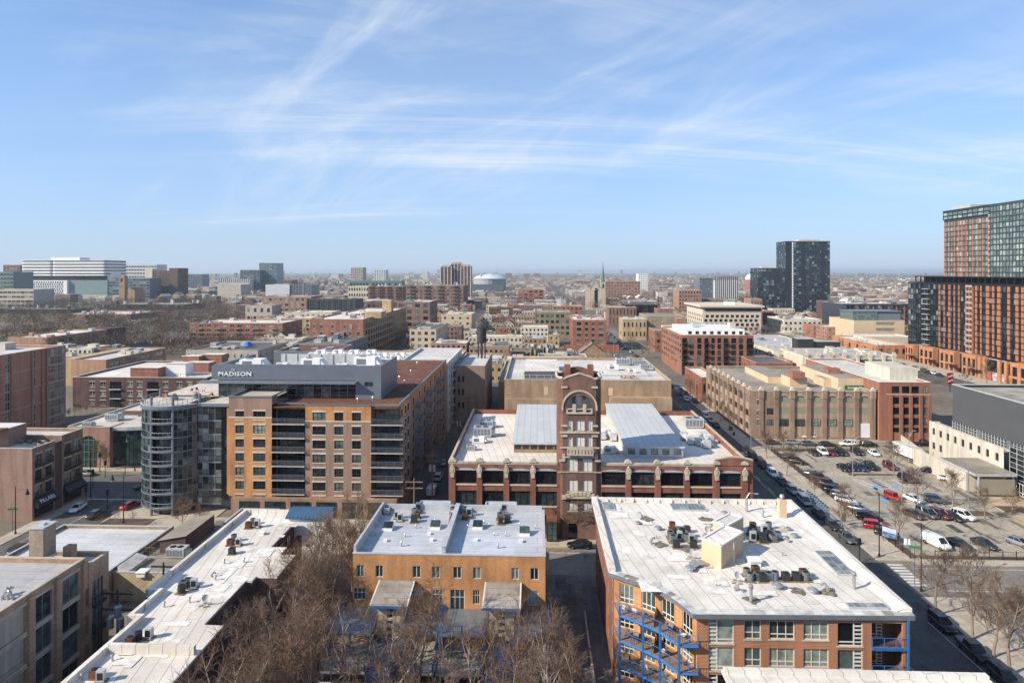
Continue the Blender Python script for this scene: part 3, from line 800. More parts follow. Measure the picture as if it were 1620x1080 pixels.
# furniture on the balconies
def barbecue(x,y,z,label,rz):
 t=thing('barbecue',label,'barbecue',(x,y,z),rz)
 a=MB();a.box(-.35,.35,-.25,.25,.35,.8);a.box(-.7,-.35,-.22,.22,.78,.82,0,True);a.box(.35,.7,-.22,.22,.78,.82,0,True)
 for sx in(-.32,.32):
  for sy in(-.22,.22):a.bar((sx,sy,0),(sx,sy,.4),.03)
 link('cart',a.mesh('cart',METAL_DARK),t)
 a=MB()
 for k in range(5):
  t0,t1=math.pi*k/5,math.pi*(k+1)/5
  a.q([(-.35,-.25*math.cos(t0),.8+.28*math.sin(t0)),(.35,-.25*math.cos(t0),.8+.28*math.sin(t0)),(.35,-.25*math.cos(t1),.8+.28*math.sin(t1)),(-.35,-.25*math.cos(t1),.8+.28*math.sin(t1))])
 for s in(-.35,.35):a.q([(s,-.25*math.cos(math.pi*k/5),.8+.28*math.sin(math.pi*k/5))for k in range(6)])
 link('hood',a.mesh('hood',METAL_GREY),t)
def patio_chair(x,y,z,label,rz,m,group=None):
 t=thing('patio_chair',label,'chair',(x,y,z),rz,group)
 a=MB();a.box(-.28,.28,-.28,.28,.36,.44,0,True);link('seat',a.mesh('seat',m),t)
 a=MB();a.q([(-.28,.26,.42),(.28,.26,.42),(.28,.42,.95),(-.28,.42,.95)]);a.q([(.28,.30,.42),(-.28,.30,.42),(-.28,.46,.95),(.28,.46,.95)]);link('backrest',a.mesh('backrest',m),t)
 a=MB();a.bar((-.25,-.25,0),(-.25,-.25,.4),.025);lm=a.mesh('leg',METAL_DARK)
 for sx,sy in((0,0),(.5,0),(0,.5),(.5,.5)):link('leg',lm,t,(sx,sy,0))
barbecue(15.5,76.4,10.45,'grey hooded barbecue on the top blue balcony',-.9)
barbecue(12.0,80.0,7.38,'black barbecue on the middle blue balcony',-.5)
for i,(x,y,z,c)in enumerate(((13.0,79.6,10.45,WOOD),(16.6,75.4,10.45,WHITE),(14.8,77.5,7.38,WHITE),(16.4,75.4,7.38,WOOD),(11.0,80.9,7.38,CREAM),(13.4,78.9,4.31,WHITE),(15.4,76.6,4.31,CREAM),(16.9,75.1,4.31,WOOD))):patio_chair(x,y,z,['brown patio chair in the middle of the top blue balcony','white patio chair at the right end of the top blue balcony','white patio chair behind the middle blue balcony rail','brown patio chair at the right end of the middle blue balcony','cream patio chair beside the black barbecue','white patio chair on the lowest blue balcony in view','cream patio chair on the lowest blue balcony in view','brown patio chair at the right end of the lowest blue balcony'][i],R.uniform(0,6),c)
patio_chair(10.8,81.0,10.45,'pale patio chair at the left end of the top blue balcony',2.4,WHITE)
patio_chair(11.9,80.3,10.45,'pale patio chair beside the door on the top blue balcony',2.6,WHITE)
patio_chair(13.6,78.7,7.38,'cream patio chair on the middle blue balcony',.6,CREAM)
patio_chair(11.6,80.3,4.31,'wooden patio chair on the lowest blue balcony in view',1.2,WOOD)
# condensers and vents on the big white roof
tones={'g':METAL_GREY,'p':METAL_PALE,'b':METAL_DARK,'r':RUSTY,'k':mat('casing_green_grey',(0.16,0.18,0.16),.6)}
def acs(spots,z,label,group,s=1.0):
 for i,(px,py,kind,tn)in enumerate(spots):
  x,y=ground(px,py,z)
  condenser(x,y,z,{'r':'round','s':'square','u':'upright'}[kind],tones[tn],label,group,R.uniform(-.15,.15),s*R.uniform(.94,1.06))
acs([(1063.5,836,'s','r'),(1068,848,'r','b'),(1061,851,'s','g'),(1075,854,'u','p'),(1065,858,'s','k'),(1070,866,'s','b'),(1087,842,'s','r'),(1090,850,'s','g'),(1094,858,'u','p'),(1097,866,'s','b'),(1086,855,'s','k'),(1079,846,'r','b')],ZA,'grey condenser in the crowded cluster left of the beige penthouse','condensers left of the beige penthouse')
acs([(1191,836,'s','r'),(1187,846,'s','g'),(1196,848,'r','k'),(1191,855,'u','p'),(1203,853,'s','b'),(1209,844,'u','p'),(1207,858,'s','b'),(1216,837,'r','g'),(1216,850,'s','b'),(1223,856,'s','k'),(1230,852,'s','g')],ZA,'condenser in the cluster right of the beige penthouse','condensers right of the beige penthouse')
acs([(1181,911,'r','k'),(1187,919,'r','k'),(1195,907,'s','r'),(1199,917,'s','k'),(1206,919,'s','b'),(1216,917,'s','g'),(1226,917,'r','g'),(1243,918,'s','b'),(1259,918,'s','b'),(1275,918,'r','k'),(1271,912,'s','r')],ZA,'condenser in the long row in front of the beige penthouse','condensers in the row before the beige penthouse')
for px,py,k,s in((1015,819,'gooseneck',1.3),(1009,829,'mushroom',.8),(1041,838,'mushroom',1),(1146,814,'mushroom',1),(1207,818,'pipe',1.6),(1030,860,'gooseneck',1.4),(1038,851,'pipe',.7),(1050,838,'pipe',.6),(1092,903,'mushroom',1.2),(1098,898,'mushroom',1.2),(1108,895,'mushroom',1.2),(1246,839,'mushroom',.9),(1257,850,'mushroom',1),(1247,858,'gooseneck',1.2),(1238,879,'pipe',.7),(1133,927,'pipe',.8),(1163,934,'gooseneck',1.4),(1230,931,'mushroom',1.2),(1286,938,'mushroom',1.1),(1310,936,'gooseneck',1.5),(1351,931,'flue',1.0),(1188,952,'flue',1.0),(1122,839,'gooseneck',1.5),(1112,868,'pipe',.6),(1275,900,'pipe',.6),(1150,815,'pipe',.5)):
 x,y=ground(px,py,ZA)
 vent(x,y,ZA,k,{'pipe':'short metal pipe vent on the big white roof','mushroom':'domed metal vent on the big white roof','gooseneck':'bent metal vent on the big white roof','flue':'tall metal flue standing on the big white roof'}[k],k+' vents on the big white roof',s*1.1,R.uniform(0,6))
PATCH=islandmat('membrane_patch',[(0,(.76,.71,.64)),(.3,(.70,.65,.57)),(.55,(.80,.755,.69)),(.85,(.62,.56,.48))],.75,.3,.35)
def patches(lst,z,parent,seed):
 r=random.Random(seed)
 for i,(x,y)in enumerate(lst):
  w,d=r.uniform(.5,1.6),r.uniform(.4,1.4);mb=MB();mb.sheet(x-w,x+w,y-d,y+d,z+.005+.003*i);put('roof_patch',mb,PATCH,parent)
patches([(R.uniform(12,39),R.uniform(78,107))for _ in range(34)],ZA,rootA,4)
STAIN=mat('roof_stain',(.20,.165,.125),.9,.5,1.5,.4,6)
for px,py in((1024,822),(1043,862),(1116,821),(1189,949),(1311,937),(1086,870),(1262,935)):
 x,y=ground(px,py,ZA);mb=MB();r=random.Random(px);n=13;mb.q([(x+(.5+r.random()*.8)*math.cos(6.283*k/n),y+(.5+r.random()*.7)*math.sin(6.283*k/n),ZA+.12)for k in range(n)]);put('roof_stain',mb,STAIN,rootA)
for px,py,l in((1093,884,'satellite dish on blocks left of the tall beige penthouse'),(1165,921,'satellite dish on blocks in front of the condenser row'),(1118,847,'satellite dish on blocks behind the tall beige penthouse')):
 x,y=ground(px,py,ZA);dish(x,y,ZA,l,R.uniform(-.4,.4))
x,y=ground(1193,893,ZA);vent(x,y,ZA,'box','white box vent in front of the tall beige penthouse',None,2.2)
# lower white roof at the very front
mb=MB();mb.box(18.0,41.6,24,63.2,0,13.7,0,False,1);mb.box(17.6,42.2,23.6,63.6,13.72,14.0,1,True);mb.box(17.7,42.1,62.9,63.5,14.0,14.35,1)
o=put('low_building',mb,[B_RED,WHITE_ROOF]);tag(o,'white roof edge of the next block cut by the bottom edge at right','building')
# == orange block with silver roof (front centre)
ZB=13.5
bx0,bx1,by0,by1=-25.2,1.1,89.0,106.6
Bb=Building('apartment_building','orange block with silver roof and blue terraces behind bare trees',bx0,bx1,by0,by1,ZB,B_ORANGE,SILVER_ROOF,par=0.35,cope=METAL_PALE)
for pa,pb in((564,576),(594,606),(652.5,665.5),(683,696),(717,730),(748,761),(809,821),(839,852)):
 Bb.op('S',x_on(pa,by0)-bx0,x_on(pb,by0)-bx0,10.35,11.95,'pairv',OFFWHITE,GL,None,2)
for pa,pb,zb in((559,579,7.2),(682,701,6.9),(712,735,6.1),(748,759,6.9),(835,852,6.9),(655,670,6.9),(790,812,6.1)):
 Bb.op('S',x_on(pa,by0)-bx0,x_on(pb,by0)-bx0,zb,8.85,'six',OFFWHITE,GL,None,2)
for y in(91.5,95,99,103):
 for z in(10.35,7.2,4.0):
  Bb.op('E',y-by0-.6,y-by0+.6,z,z+1.6,'pairv',OFFWHITE,GL,None,1)
  Bb.op('W',by1-y-.6,by1-y+.6,z,z+1.6,'pairv',OFFWHITE,GL,None,1)
Bb.build()
mb=MB();mb.box(bx0,bx0+.34,by0+.36,by1-.36,ZB+.125,ZB+1.0);mb.box(bx0+.31,bx0+.36,by0+.36,by1-.36,ZB-.34,ZB+.9);mb.box(bx0+.37,bx1-.36,by1-.37,by1-.05,ZB-.34,ZB+.7);Bb.part('parapet',mb,METAL_PALE)
for k in range(6):
 y=by0+2+2.8*k;mb=MB();mb.bar((bx0+.35,y,ZB+.9),(bx0+1.5,y,ZB-.33),.06);Bb.part('brace',mb,METAL_PALE)
mb=MB();mb.box(-13.05,-12.55,by0+.4,by1-.4,ZB-.34,ZB+.95);mb.box(-13.15,-12.45,by0+.35,by1-.37,ZB+.95,ZB+1.05,0,True);Bb.part('party_wall',mb,METAL_PALE)
zB=ZB-.35
for px,py in((614,837),(689,835),(756,835),(830,845)):
 x,y=ground(px,py,zB);t=MB()
 t.box(x-.75,x+.75,y-.7,y+.7,zB,zB+.35);t.q([(x-.75,y-.7,zB+.35),(x-.75,y-.7,zB+.45),(x-.75,y+.7,zB+1.05),(x-.75,y+.7,zB+.35)]);t.q([(x+.75,y-.7,zB+.35),(x+.75,y+.7,zB+.35),(x+.75,y+.7,zB+1.05),(x+.75,y-.7,zB+.45)]);t.q([(x+.75,y+.7,zB+.35),(x-.75,y+.7,zB+.35),(x-.75,y+.7,zB+1.05),(x+.75,y+.7,zB+1.05)])
 t.q([(x-.75,y-.7,zB+.45),(x-.75,y-.7,zB+.35),(x+.75,y-.7,zB+.35),(x+.75,y-.7,zB+.45)])
 o=Bb.part('rooflight',t,WHITE);t=MB();t.q([(x-.65,y-.62,zB+.50),(x+.65,y-.62,zB+.50),(x+.65,y+.6,zB+1.04),(x-.65,y+.6,zB+1.04)]);put('pane',t,GL_TEAL,o)
acs([(612,812,'s','p'),(628,820,'u','p'),(633,824,'u','p'),(656,813,'s','g'),(660,819,'s','r'),(655,826,'s','b'),(662,808,'u','g')],zB,'condenser in the group left of the middle parapet on the silver roof','condensers on the left of the silver roof')
acs([(717,812,'s','g'),(717,820,'u','p'),(716,826,'s','r'),(719,806,'s','g')],zB,'condenser tight against the left side of the middle parapet','condensers left against the middle parapet')
acs([(736,812,'s','g'),(738,806,'s','b'),(735,821,'s','r'),(742,816,'u','p')],zB,'condenser tight against the right side of the middle parapet','condensers right against the middle parapet')
acs([(791,821,'s','k'),(795,815,'s','g'),(792,829,'u','r'),(797,809,'u','p'),(803,826,'s','b')],zB,'condenser in the group at the right of the silver roof','condensers on the right of the silver roof')
for px,py,k,s in((641,849,'pipe',.9),(688,826,'pipe',.9),(679,845,'box',.8),(610,856,'box',.8),(683,855,'box',.8),(635,864,'pipe',1.3),(766,828,'pipe',.9),(774,832,'pipe',.8),(753,855,'box',.8),(788,867,'pipe',1.2),(800,848,'pipe',.8),(782,847,'pipe',.8),(658,835,'pipe',.9),(711,834,'box',.7),(740,834,'pipe',.8),(824,857,'box',.9),(847,836,'pipe',.9),(822,832,'pipe',.9),(649,823,'box',.7)):
 x,y=ground(px,py,zB);vent(x,y,zB,k,'small pipe vent on the silver roof' if k=='pipe' else 'small white box vent on the silver roof',k+' vents on the silver roof',s)
 # garden side: canopies on rendered stair towers, terraces and blue rails
RAMPB=mat('blue_sheet',(0.06,0.085,0.16),.6,.2)
for cx in(-19.1,-4.6):
 t=MB();x0,x1=cx-2.5,cx+2.5
 zb_,zf_=10.0,9.2
 t.q([(x0,83.6,zf_),(x1,83.6,zf_),(x1,88.95,zb_),(x0,88.95,zb_)],1);t.q([(x0,83.6,zf_-.35),(x1,83.6,zf_-.35),(x1,83.6,zf_),(x0,83.6,zf_)],0)
 t.q([(x1,83.6,zf_-.35),(x1,88.95,zb_-.35),(x1,88.95,zb_),(x1,83.6,zf_)],0);t.q([(x0,88.95,zb_-.35),(x0,83.6,zf_-.35),(x0,83.6,zf_),(x0,88.95,zb_)],0);t.q([(x0,88.95,zb_-.35),(x1,88.95,zb_-.35),(x1,83.6,zf_-.35),(x0,83.6,zf_-.35)],0)
 o=Bb.part('canopy',t,[BLUE,roofmat('littered_roof',(.42,.38,.34),1.2,30,stain=.35,patch=.9)])
 t=MB();t.box(x0,x0+.15,83.6,88.9,0,0.1)
 for xx in(x0,x1-.2):t.q([(xx,83.55,zf_+.006),(xx+.2,83.55,zf_+.006),(xx+.2,88.95,zb_+.006),(xx,88.95,zb_+.006)])
 put('gutter',t,OFFWHITE,o)
 t=MB();W=Seg((cx-1.6,84.6),(cx+1.6,84.6))
 for k in range(8):W.ops.append((1.15,2.05,2.0+.85*k,2.55+.85*k))
 W.draw(t,0,8.6,.35);t.q([(cx+1.6,84.6,0),(cx+1.6,89,0),(cx+1.6,89,8.6),(cx+1.6,84.6,8.6)]);t.q([(cx-1.6,89,0),(cx-1.6,84.6,0),(cx-1.6,84.6,8.6),(cx-1.6,89,8.6)])
 o=Bb.part('stair_tower',t,CREAM)
 pm=MB();pm.box(0,.9,0,.05,0,.55);pm=pm.mesh('pane',GL_DARK)
 for k in range(8):link('pane',pm,o,wloc(o,(cx-.45,84.9,2.0+.85*k)))
 t=MB();t.q([(cx-1.7,76.5,2.6),(cx+1.7,76.5,2.6),(cx+1.7,84.55,4.6),(cx-1.7,84.55,4.6)]);t.q([(cx-1.7,76.5,2.4),(cx+1.7,76.5,2.4),(cx+1.7,76.5,2.6),(cx-1.7,76.5,2.6)]);Bb.part('porch_roof',t,RAMPB)
for k,(xa,xb)in enumerate(((-26.5,-21.0),(-17.3,-12.6),(-12.4,-6.6),(-2.8,1.6))):
 for zf in(3.2,6.3):
  yf=82.5 if zf>5 else 79.5
  t=MB();t.box(xa,xb,yf,88.95,zf-.3,zf,0,True);o=Bb.part('terrace',t,[CONC if zf<5 else METAL_GREY])
  t=MB();rail(t,(xa+.1,yf+.1),(xb-.1,yf+.1),zf,1.05,0,1.4,.032);rail(t,(xa+.1,yf+.1),(xa+.1,88.5),zf,1.05,0,1.6,.026);rail(t,(xb-.1,yf+.1),(xb-.1,88.5),zf,1.05,0,1.6,.026)
  for xx in(xa+.15,(xa+xb)/2,xb-.15):t.box(xx-.1,xx+.1,yf+.05,yf+.25,0 if zf<5 else 3.3,zf+1.1)
  if zf<5:t.bar((xa,yf+.1,zf+2.6),(xb,yf+.1,zf+2.6),.08)
  put('railing',t,BLUE,o)
 t=MB();W=Seg((xa,78.2),(xb,78.2))
 for q in range(3):W.ops.append((.5+q*1.6,1.5+q*1.6,.8,1.7))
 W.draw(t,0,2.4,.25);t.box(xa,xb,78.46,78.7,0,2.4);Bb.part('garden_wall',t,CONC_PALE)
 # garage roofs behind
for cx in(-17.6,-6.2):
 t=MB();t.box(cx-2.6,cx+2.6,109.2,113.6,0,12.1,0,False,1);t.box(cx-2.7,cx-2.45,109.1,113.7,12.1,12.3,2);t.box(cx+2.45,cx+2.7,109.1,113.7,12.1,12.3,2);t.box(cx-2.7,cx+2.7,113.5,113.75,12.1,12.3,2)
 Bb.part('stair_block',t,[B_ORANGE,SILVER_ROOF,METAL_PALE])
 # == long white-roofed block on the left
ZC=10.0
pc=[(-47.9,40.0),(-37.3,40.0),(-37.3,76.8),(-39.7,76.9),(-39.7,88.0),(-38.8,88.1),(-38.8,89.4),(-35.9,89.4),(-35.9,96.4),(-38.2,96.4),(-38.2,99.0),(-40.7,99.0),(-40.7,112.2),(-50.9,112.2),(-50.9,83.6),(-49.3,83.6),(-49.3,77.2),(-47.9,77.2)]
rootC=thing('apartment_building','long narrow block with white roof and stepped brown side behind trees','building',(-44,76,0))
mb=MB();mb.prism(pc,0,ZC-.25,0);put('wall',mb,B_DARK,rootC)
mb=MB();mb.prism([(x-.0,y)for x,y in pc],ZC-.25,ZC,1,0);put('roof',mb,[WHITE_ROOF,WHITE],rootC)
mb=MB()
for(a,b)in(((-47.9,40),(-47.9,77.2)),((-47.9,77.2),(-49.3,77.2)),((-49.3,77.2),(-49.3,83.6)),((-49.3,83.6),(-50.9,83.6)),((-50.9,83.6),(-50.9,112.2)),((-50.9,112.2),(-40.7,112.2))):
 x0,x1=sorted((a[0],b[0]));y0,y1=sorted((a[1],b[1]))
 if x0==x1:mb.box(x0-.02,x0+.5,y0,y1,ZC+.002,ZC+.75)
 else:mb.box(x0,x1+.5,y0-.02,y0+.48,ZC+.002,ZC+.752)
mb.box(-47.4,-37.6,70.6,71.1,ZC+.002,ZC+1.0)
put('parapet',mb,WHITE_ROOF,rootC)
W=None
for y in range(46,112,3):
 xe=[e for e in((-37.3,40,76.8),(-39.7,76.9,88),(-35.9,89.4,96.4),(-40.7,99,112.2))if e[1]+1<y<e[2]-1]
 if not xe:continue
 for z in(1.2,4.2,7.2):
  fm,pm,one=window_mesh(1.5,1.7,'pair',METAL_DARK,GL,None)
  link('window',one,rootC,wloc(rootC,(xe[0][0]+.22,y-.75,z)),math.pi/2)
for ya in(76.9,89.4):
 fm,pm,one=window_mesh(1.6,1.7,'pair',METAL_DARK,GL,None)
 # blue vaulted entrance at the far end
mb=MB();vx0,vx1,vy0,vy1=-41.5,-35.2,108.5,112.0
mb.box(vx0,vx1,vy0,vy1,ZC-2,ZC+.9)
put('stair_head',mb,WHITE,rootC)
mb=MB();n=10
for k in range(n):
 t0,t1=k/n,(k+1)/n;f0=lambda t:(vy0-.4+(vy1+.8-vy0)*t,ZC+.92+.9*math.sin(math.pi*min(1,t*.8)))
 (ya,za),(yb,zb)=f0(t0),f0(t1)
 mb.q([(vx0-.5,ya,za),(vx1+.5,ya,za),(vx1+.5,yb,zb),(vx0-.5,yb,zb)])
 mb.q([(vx0-.5,yb,zb-.1),(vx1+.5,yb,zb-.1),(vx1+.5,ya,za-.1),(vx0-.5,ya,za-.1)])
for k in range(12):
 x=vx0-.5+(vx1-vx0+1)*k/11;mb.bar((x,vy0-.4,ZC+.97),(x,vy0+1.6,ZC+1.75),.05)
put('vaulted_roof',mb,mat('vault_blue',(.045,.105,.18),.45,.1,1,.1,6),rootC)
acs([(393,835,'s','r'),(400,829,'r','g'),(407,834,'u','p')],ZC,'condenser in the farthest group on the long white roof','far condensers on the long white roof')
acs([(364,862,'s','r'),(370,856,'r','g'),(377,863,'u','p'),(367,876,'s','b')],ZC,'condenser in the second group on the long white roof','second condensers on the long white roof')
acs([(287,938,'r','b'),(297,926,'s','g'),(307,930,'u','p'),(290,930,'s','k')],ZC,'condenser in the middle group on the long white roof','middle condensers on the long white roof')
acs([(219,1012,'r','b'),(236,1009,'u','p'),(206,1020,'s','r')],ZC,'condenser in the near group on the long white roof','near condensers on the long white roof')
acs([(150,1072,'s','r'),(160,1078,'u','p')],ZC,'condenser at the near end of the long white roof','nearest condensers on the long white roof')
for px,py,k in((355,892,'pipe'),(335,912,'gooseneck'),(300,953,'pipe'),(178,1045,'pipe'),(386,890,'pipe'),(415,845,'box'),(341,918,'pipe'),(130,1075,'pipe'),(260,960,'pipe')):
 x,y=ground(px,py,ZC);vent(x,y,ZC,k,{'pipe':'pipe vent on the long white roof','gooseneck':'bent vent on the long white roof','box':'white box vent on the long white roof'}[k],k+' vents on the long white roof',1.2)
patches([(R.uniform(-46,-40.5),R.uniform(66,110))for _ in range(26)],ZC,rootC,5)
x,y=ground(325,957,ZC);dish(x,y,ZC,'satellite dish on blocks on the long white roof',.5)
# == brown loft building at bottom left
ZD=16.0
dx1=-56.8
Db=Building('loft_building','brown brick loft with white roof and square brick chimney at left edge',-92,dx1,44.0,y_on(135,dx1),ZD,B_LOFT,GREY_ROOF,cope=STONE,par=.55)
WD=Db.W['E'];f0=lambda px:y_on(px,dx1)-44.0
zw=[z_on(dx1,y_on(110,dx1),v)for v in(950,996,1042,1088)]
INF=brick('brick_infill',(0.52,0.46,0.38),(0.42,0.36,0.30))
for z in zw:
 for pa,pb,kind in((97,124,'w'),(54,82,'w'),(-6,40,'i'),(-75,-20,'w'),(-170,-95,'i')):
  u0,u1=f0(pa),f0(pb)
  if u0<.5:continue
  if kind=='w':Db.op('E',u0,u1,z,z+3.0,'pairv',METAL_GREY,GL,None,2)
  else:
   WD.ops.append((round(u0,3),round(u1,3),round(z,3),round(z+3.0,3)))
   mb=MB();mb.q([WD.p(u0,z,.2),WD.p(u1,z,.2),WD.p(u1,z+3,.2),WD.p(u0,z+3,.2)]);mb.q([WD.p(u0,z+2.3,.16),WD.p(u0+1.2,z+2.3,.16),WD.p(u0+1.2,z+3,.16),WD.p(u0,z+3,.16)]);Db.part('infill_panel',mb,INF)
Db.build()
for z in zw:
 for pa,pb in((97,124),(54,82),(-6,40)):
  u0,u1=f0(pa),f0(pb);mb=MB()
  a,b=WD.p(u0-.2,z+3.0,-.1),WD.p(u1+.2,z+3.28,.1);mb.box(min(a[0],b[0]),max(a[0],b[0]),min(a[1],b[1]),max(a[1],b[1]),z+3.0,z+3.28,0,True);Db.part('lintel',mb,STONE);mb=MB()
  a,b=WD.p(u0-.1,z,-.12),WD.p(u1+.1,z,.1);mb.box(min(a[0],b[0]),max(a[0],b[0]),min(a[1],b[1]),max(a[1],b[1]),z-.2,z-.004,0,True)
  Db.part('sill',mb,STONE)
for px in(47,90,132):
 y=y_on(px,dx1);mb=MB();mb.box(dx1-.1,dx1+.35,y-.45,y+.45,0,ZD-.3);Db.part('pier',mb,B_LOFT)
zD=ZD-.55
x,y=ground(58,889,zD);mb=MB();mb.box(x-1.0,x+.85,y,y+2.2,zD,zD+4.2);Db.part('chimney',mb,brick('brick_chimney',(.46,.36,.26),(.30,.21,.15)))
mb=MB();mb.box(x-1.12,x+.97,y-.12,y+2.32,zD+4.2,zD+4.35,0,True);mb.box(x-.3,x+.3,y+.8,y+1.4,zD+4.35,zD+4.55);Db.part('chimney_cap',mb,METAL_PALE)
mb=MB();mb.box(x-1.1,x+.95,y-.1,y+2.3,zD+.003,zD+.35);Db.part('flashing',mb,WHITE)
for i in range(5):
 x,y=ground(4+4*i,948-6*(i%2),zD);vent(x,y,zD,'gooseneck','white bent vent in the cluster on the loft roof','vents on the loft roof',1.5,i)
y0=y_on(135,dx1)
D2=Building('brick_annex','narrow brown brick annex with dark balconied windows behind the loft',-66,dx1+.5,y0+.02,y_on(172,dx1+.5),15.2,B_LOFT,PALE_ROOF,cope=STONE,par=.5)
fy=lambda px:y_on(px,dx1+.5)-y0-.02
for v in(947,988,1030):
 z=z_on(dx1+.5,y_on(155,dx1),v);D2 .op('E',fy(146),fy(163),z,z+3.0,'six',METAL_BLACK,GL,None,2)
 D2 .op('E',fy(137.5),fy(139.5),z+.4,z+2.6,'dh',METAL_BLACK,GL,None,1)
D2 .build()
for v in(947,988,1030):
 z=z_on(dx1+.5,y_on(155,dx1),v);balcony(D2,D2 .W['E'],fy(146)-.1,fy(163)-fy(146)+.2,z,.5,(METAL_DARK,METAL_BLACK))
mb=MB();x=-60.5
mb.box(x-.55,x+.55,y0+1.8,y0+2.9,14.6,16.6);D2 .part('chimney',mb,B_LOFT)
# == low buildings between the loft and the avenue
def low(name,label,x0,x1,y0,y1,z,wall,roof,par=.5,**k):
 return Building(name,label,x0,x1,y0,y1,z,wall,roof,par=par,**k).build()
low('shop_building','low shop with a bright white roof behind the brick chimney',-88,-67.2,96,119,5.0,B_TAN,roofmat('white_roof_low',(.60,.60,.60),2.2,30,stain=.2,patch=.3),cope=METAL_PALE)
E2=low('shop_building','low building with a streaky gravel roof and yellow painted front',-67.0,-51.2,101.5,121,4.5,brick('brick_painted',(.60,.48,.30),(.55,.42,.26),stain=.1),TAN_ROOF,cope=METAL_PALE)
mb=MB();mb.q([(-64.5,110,4.0),(-60.0,110,4.0),(-60.0,110,7.0),(-64.5,110,6.2)]);mb.q([(-60,110,4),(-60,120,4),(-60,120,7),(-60,110,7)]);mb.q([(-64.5,120,4),(-64.5,110,4),(-64.5,110,6.2),(-64.5,120,6.2)]);mb.q([(-60,120,4),(-64.5,120,4),(-64.5,120,6.2),(-60,120,7)]);mb.q([(-64.8,109.7,6.16),(-59.8,109.7,7.05),(-59.8,120.3,7.05),(-64.8,120.3,6.16)],1)
E2 .part('roof_shed',mb,[B_PURPLE,TAN_ROOF],label='dark red shed with a sloping roof')
mb=MB();rail(mb,(-66.6,109),(-64.7,109),4.0,1.3,0,.5,.04);rail(mb,(-66.6,109),(-66.6,118),4.0,1.3,0,.6,.04);E2 .part('deck_rail',mb,WOOD)
mb=MB();mb.q([(-66.6,101.9,5.3),(-64.6,101.9,4.7),(-64.6,107,4.7),(-66.6,107,5.3)]);mb.q([(-64.7,101.9,4.0),(-64.7,107,4.0),(-64.7,107,4.7),(-64.7,101.9,4.7)]);mb.q([(-66.6,101.9,4),(-64.7,101.9,4),(-64.7,101.9,4.7),(-66.6,101.9,5.3)]);E2 .part('lean_to',mb,PALE_ROOF)
x,y=ground(281,880,4.0);rooftop_unit(x,y,4.0,'large grey rooftop unit on the gravel roof beside the red shed',None,.95)
x,y=ground(226,910,4.0);vent(x,y,4.0,'box','white box vent on the streaky gravel roof',None,2.2)
low('shop_building','low flat grey roof squeezed between gravel roof and long white roof',-59,-51.3,121.3,129,4.8,B_TAN,GREY_ROOF,cope=METAL_PALE)
# == corner block with the black shop awning
fx=-105.0
FB=Building('shop_building','brown brick corner block with black awning lettered PILLARS',-135,fx,y_on(51,fx),y_on(87,fx),15.2,B_COCOA,PALE_ROOF,cope=STONE,par=.6)
F2=Building('shop_building','rear half of the brown corner block with black shop awning',-135,fx,y_on(98,fx),y_on(131,fx),15.8,B_COCOA,PALE_ROOF,cope=STONE,par=.6)
for k in range(3):
 z=4.9+3.25*k
 for b,pa,pb in((FB,56,66),(FB,72,82),(F2,102.5,112),(F2,117.5,126)):
  u0,u1=y_on(pa,fx)-b.y0,y_on(pb,fx)-b.y0
  b.op('E',u0,u1,z,z+2.3,'pair',METAL_BLACK,GL,STONE,2)
FB.op('E',.6,FB.W['E'].w-.5,.5,3.2,'grid',METAL_BLACK,GL_DARK,None,1)
F2 .op('E',.4,F2 .W['E'].w-.4,.5,3.2,'grid',METAL_BLACK,GL_DARK,None,1)
FB.build();F2 .build()
for b,pa,pb in((FB,55,83),(F2,101.5,127)):
 for k in range(3):
  u0,u1=y_on(pa,fx)-b.y0,y_on(pb,fx)-b.y0
  balcony(b,b.W['E'],u0,u1-u0,4.8+3.25*k,.35,(METAL_BLACK,METAL_BLACK))
 y0,y1=b.y0+.3,b.y1-.2
 mb=MB();mb.q([(fx+1.2,y0,3.3),(fx+1.2,y1,3.3),(fx+.1,y1,4.6),(fx+.1,y0,4.6)]);mb.q([(fx+1.2,y0,2.7),(fx+1.2,y1,2.7),(fx+1.2,y1,3.3),(fx+1.2,y0,3.3)]);mb.q([(fx+.1,y0,2.7),(fx+1.2,y0,2.7),(fx+1.2,y0,3.3),(fx+.1,y0,4.6)])
 b.part('awning',mb,METAL_BLACK)
y0=FB.y0+1.2
o=text_obj('lettering','PILLARS',FB.root,(fx+1.05,y0,3.56),1.15,WHITE,math.pi/2,.03,1.05);o.rotation_euler=(math.radians(50),0,math.pi/2)
mb=MB();mb.box(fx-6,fx,FB.y1,F2 .y0,0,14.8);FB.part('link_block',mb,B_DARK)
x0,y0=fx-11,FB.y0+3.5
mb=MB();mb.box(x0-6,x0+3,y0,y0+5,14.6,18.6,0,False,1);FB.part('roof_room',mb,[B_COCOA,PALE_ROOF])
mb=MB()
for q in((x0-5,y0-3),(x0+2.8,y0-3)):mb.bar((*q,14.6),(*q,18.5),.12)
mb.bar((x0-5,y0-3,18.5),(x0+2.8,y0-3,18.5),.12);mb.bar((x0-5,y0-3,14.8),(x0+2.8,y0-3,18.4),.1);mb.bar((x0-5,y0-3,18.4),(x0+2.8,y0-3,14.8),.1);mb.box(x0-6,x0+3,y0-3.2,y0,18.5,18.7,0,True);FB.part('pergola',mb,RUSTY)
LEAFG=mat('evergreen',(0.055,0.075,0.03),.9,.4,2,.4,9)
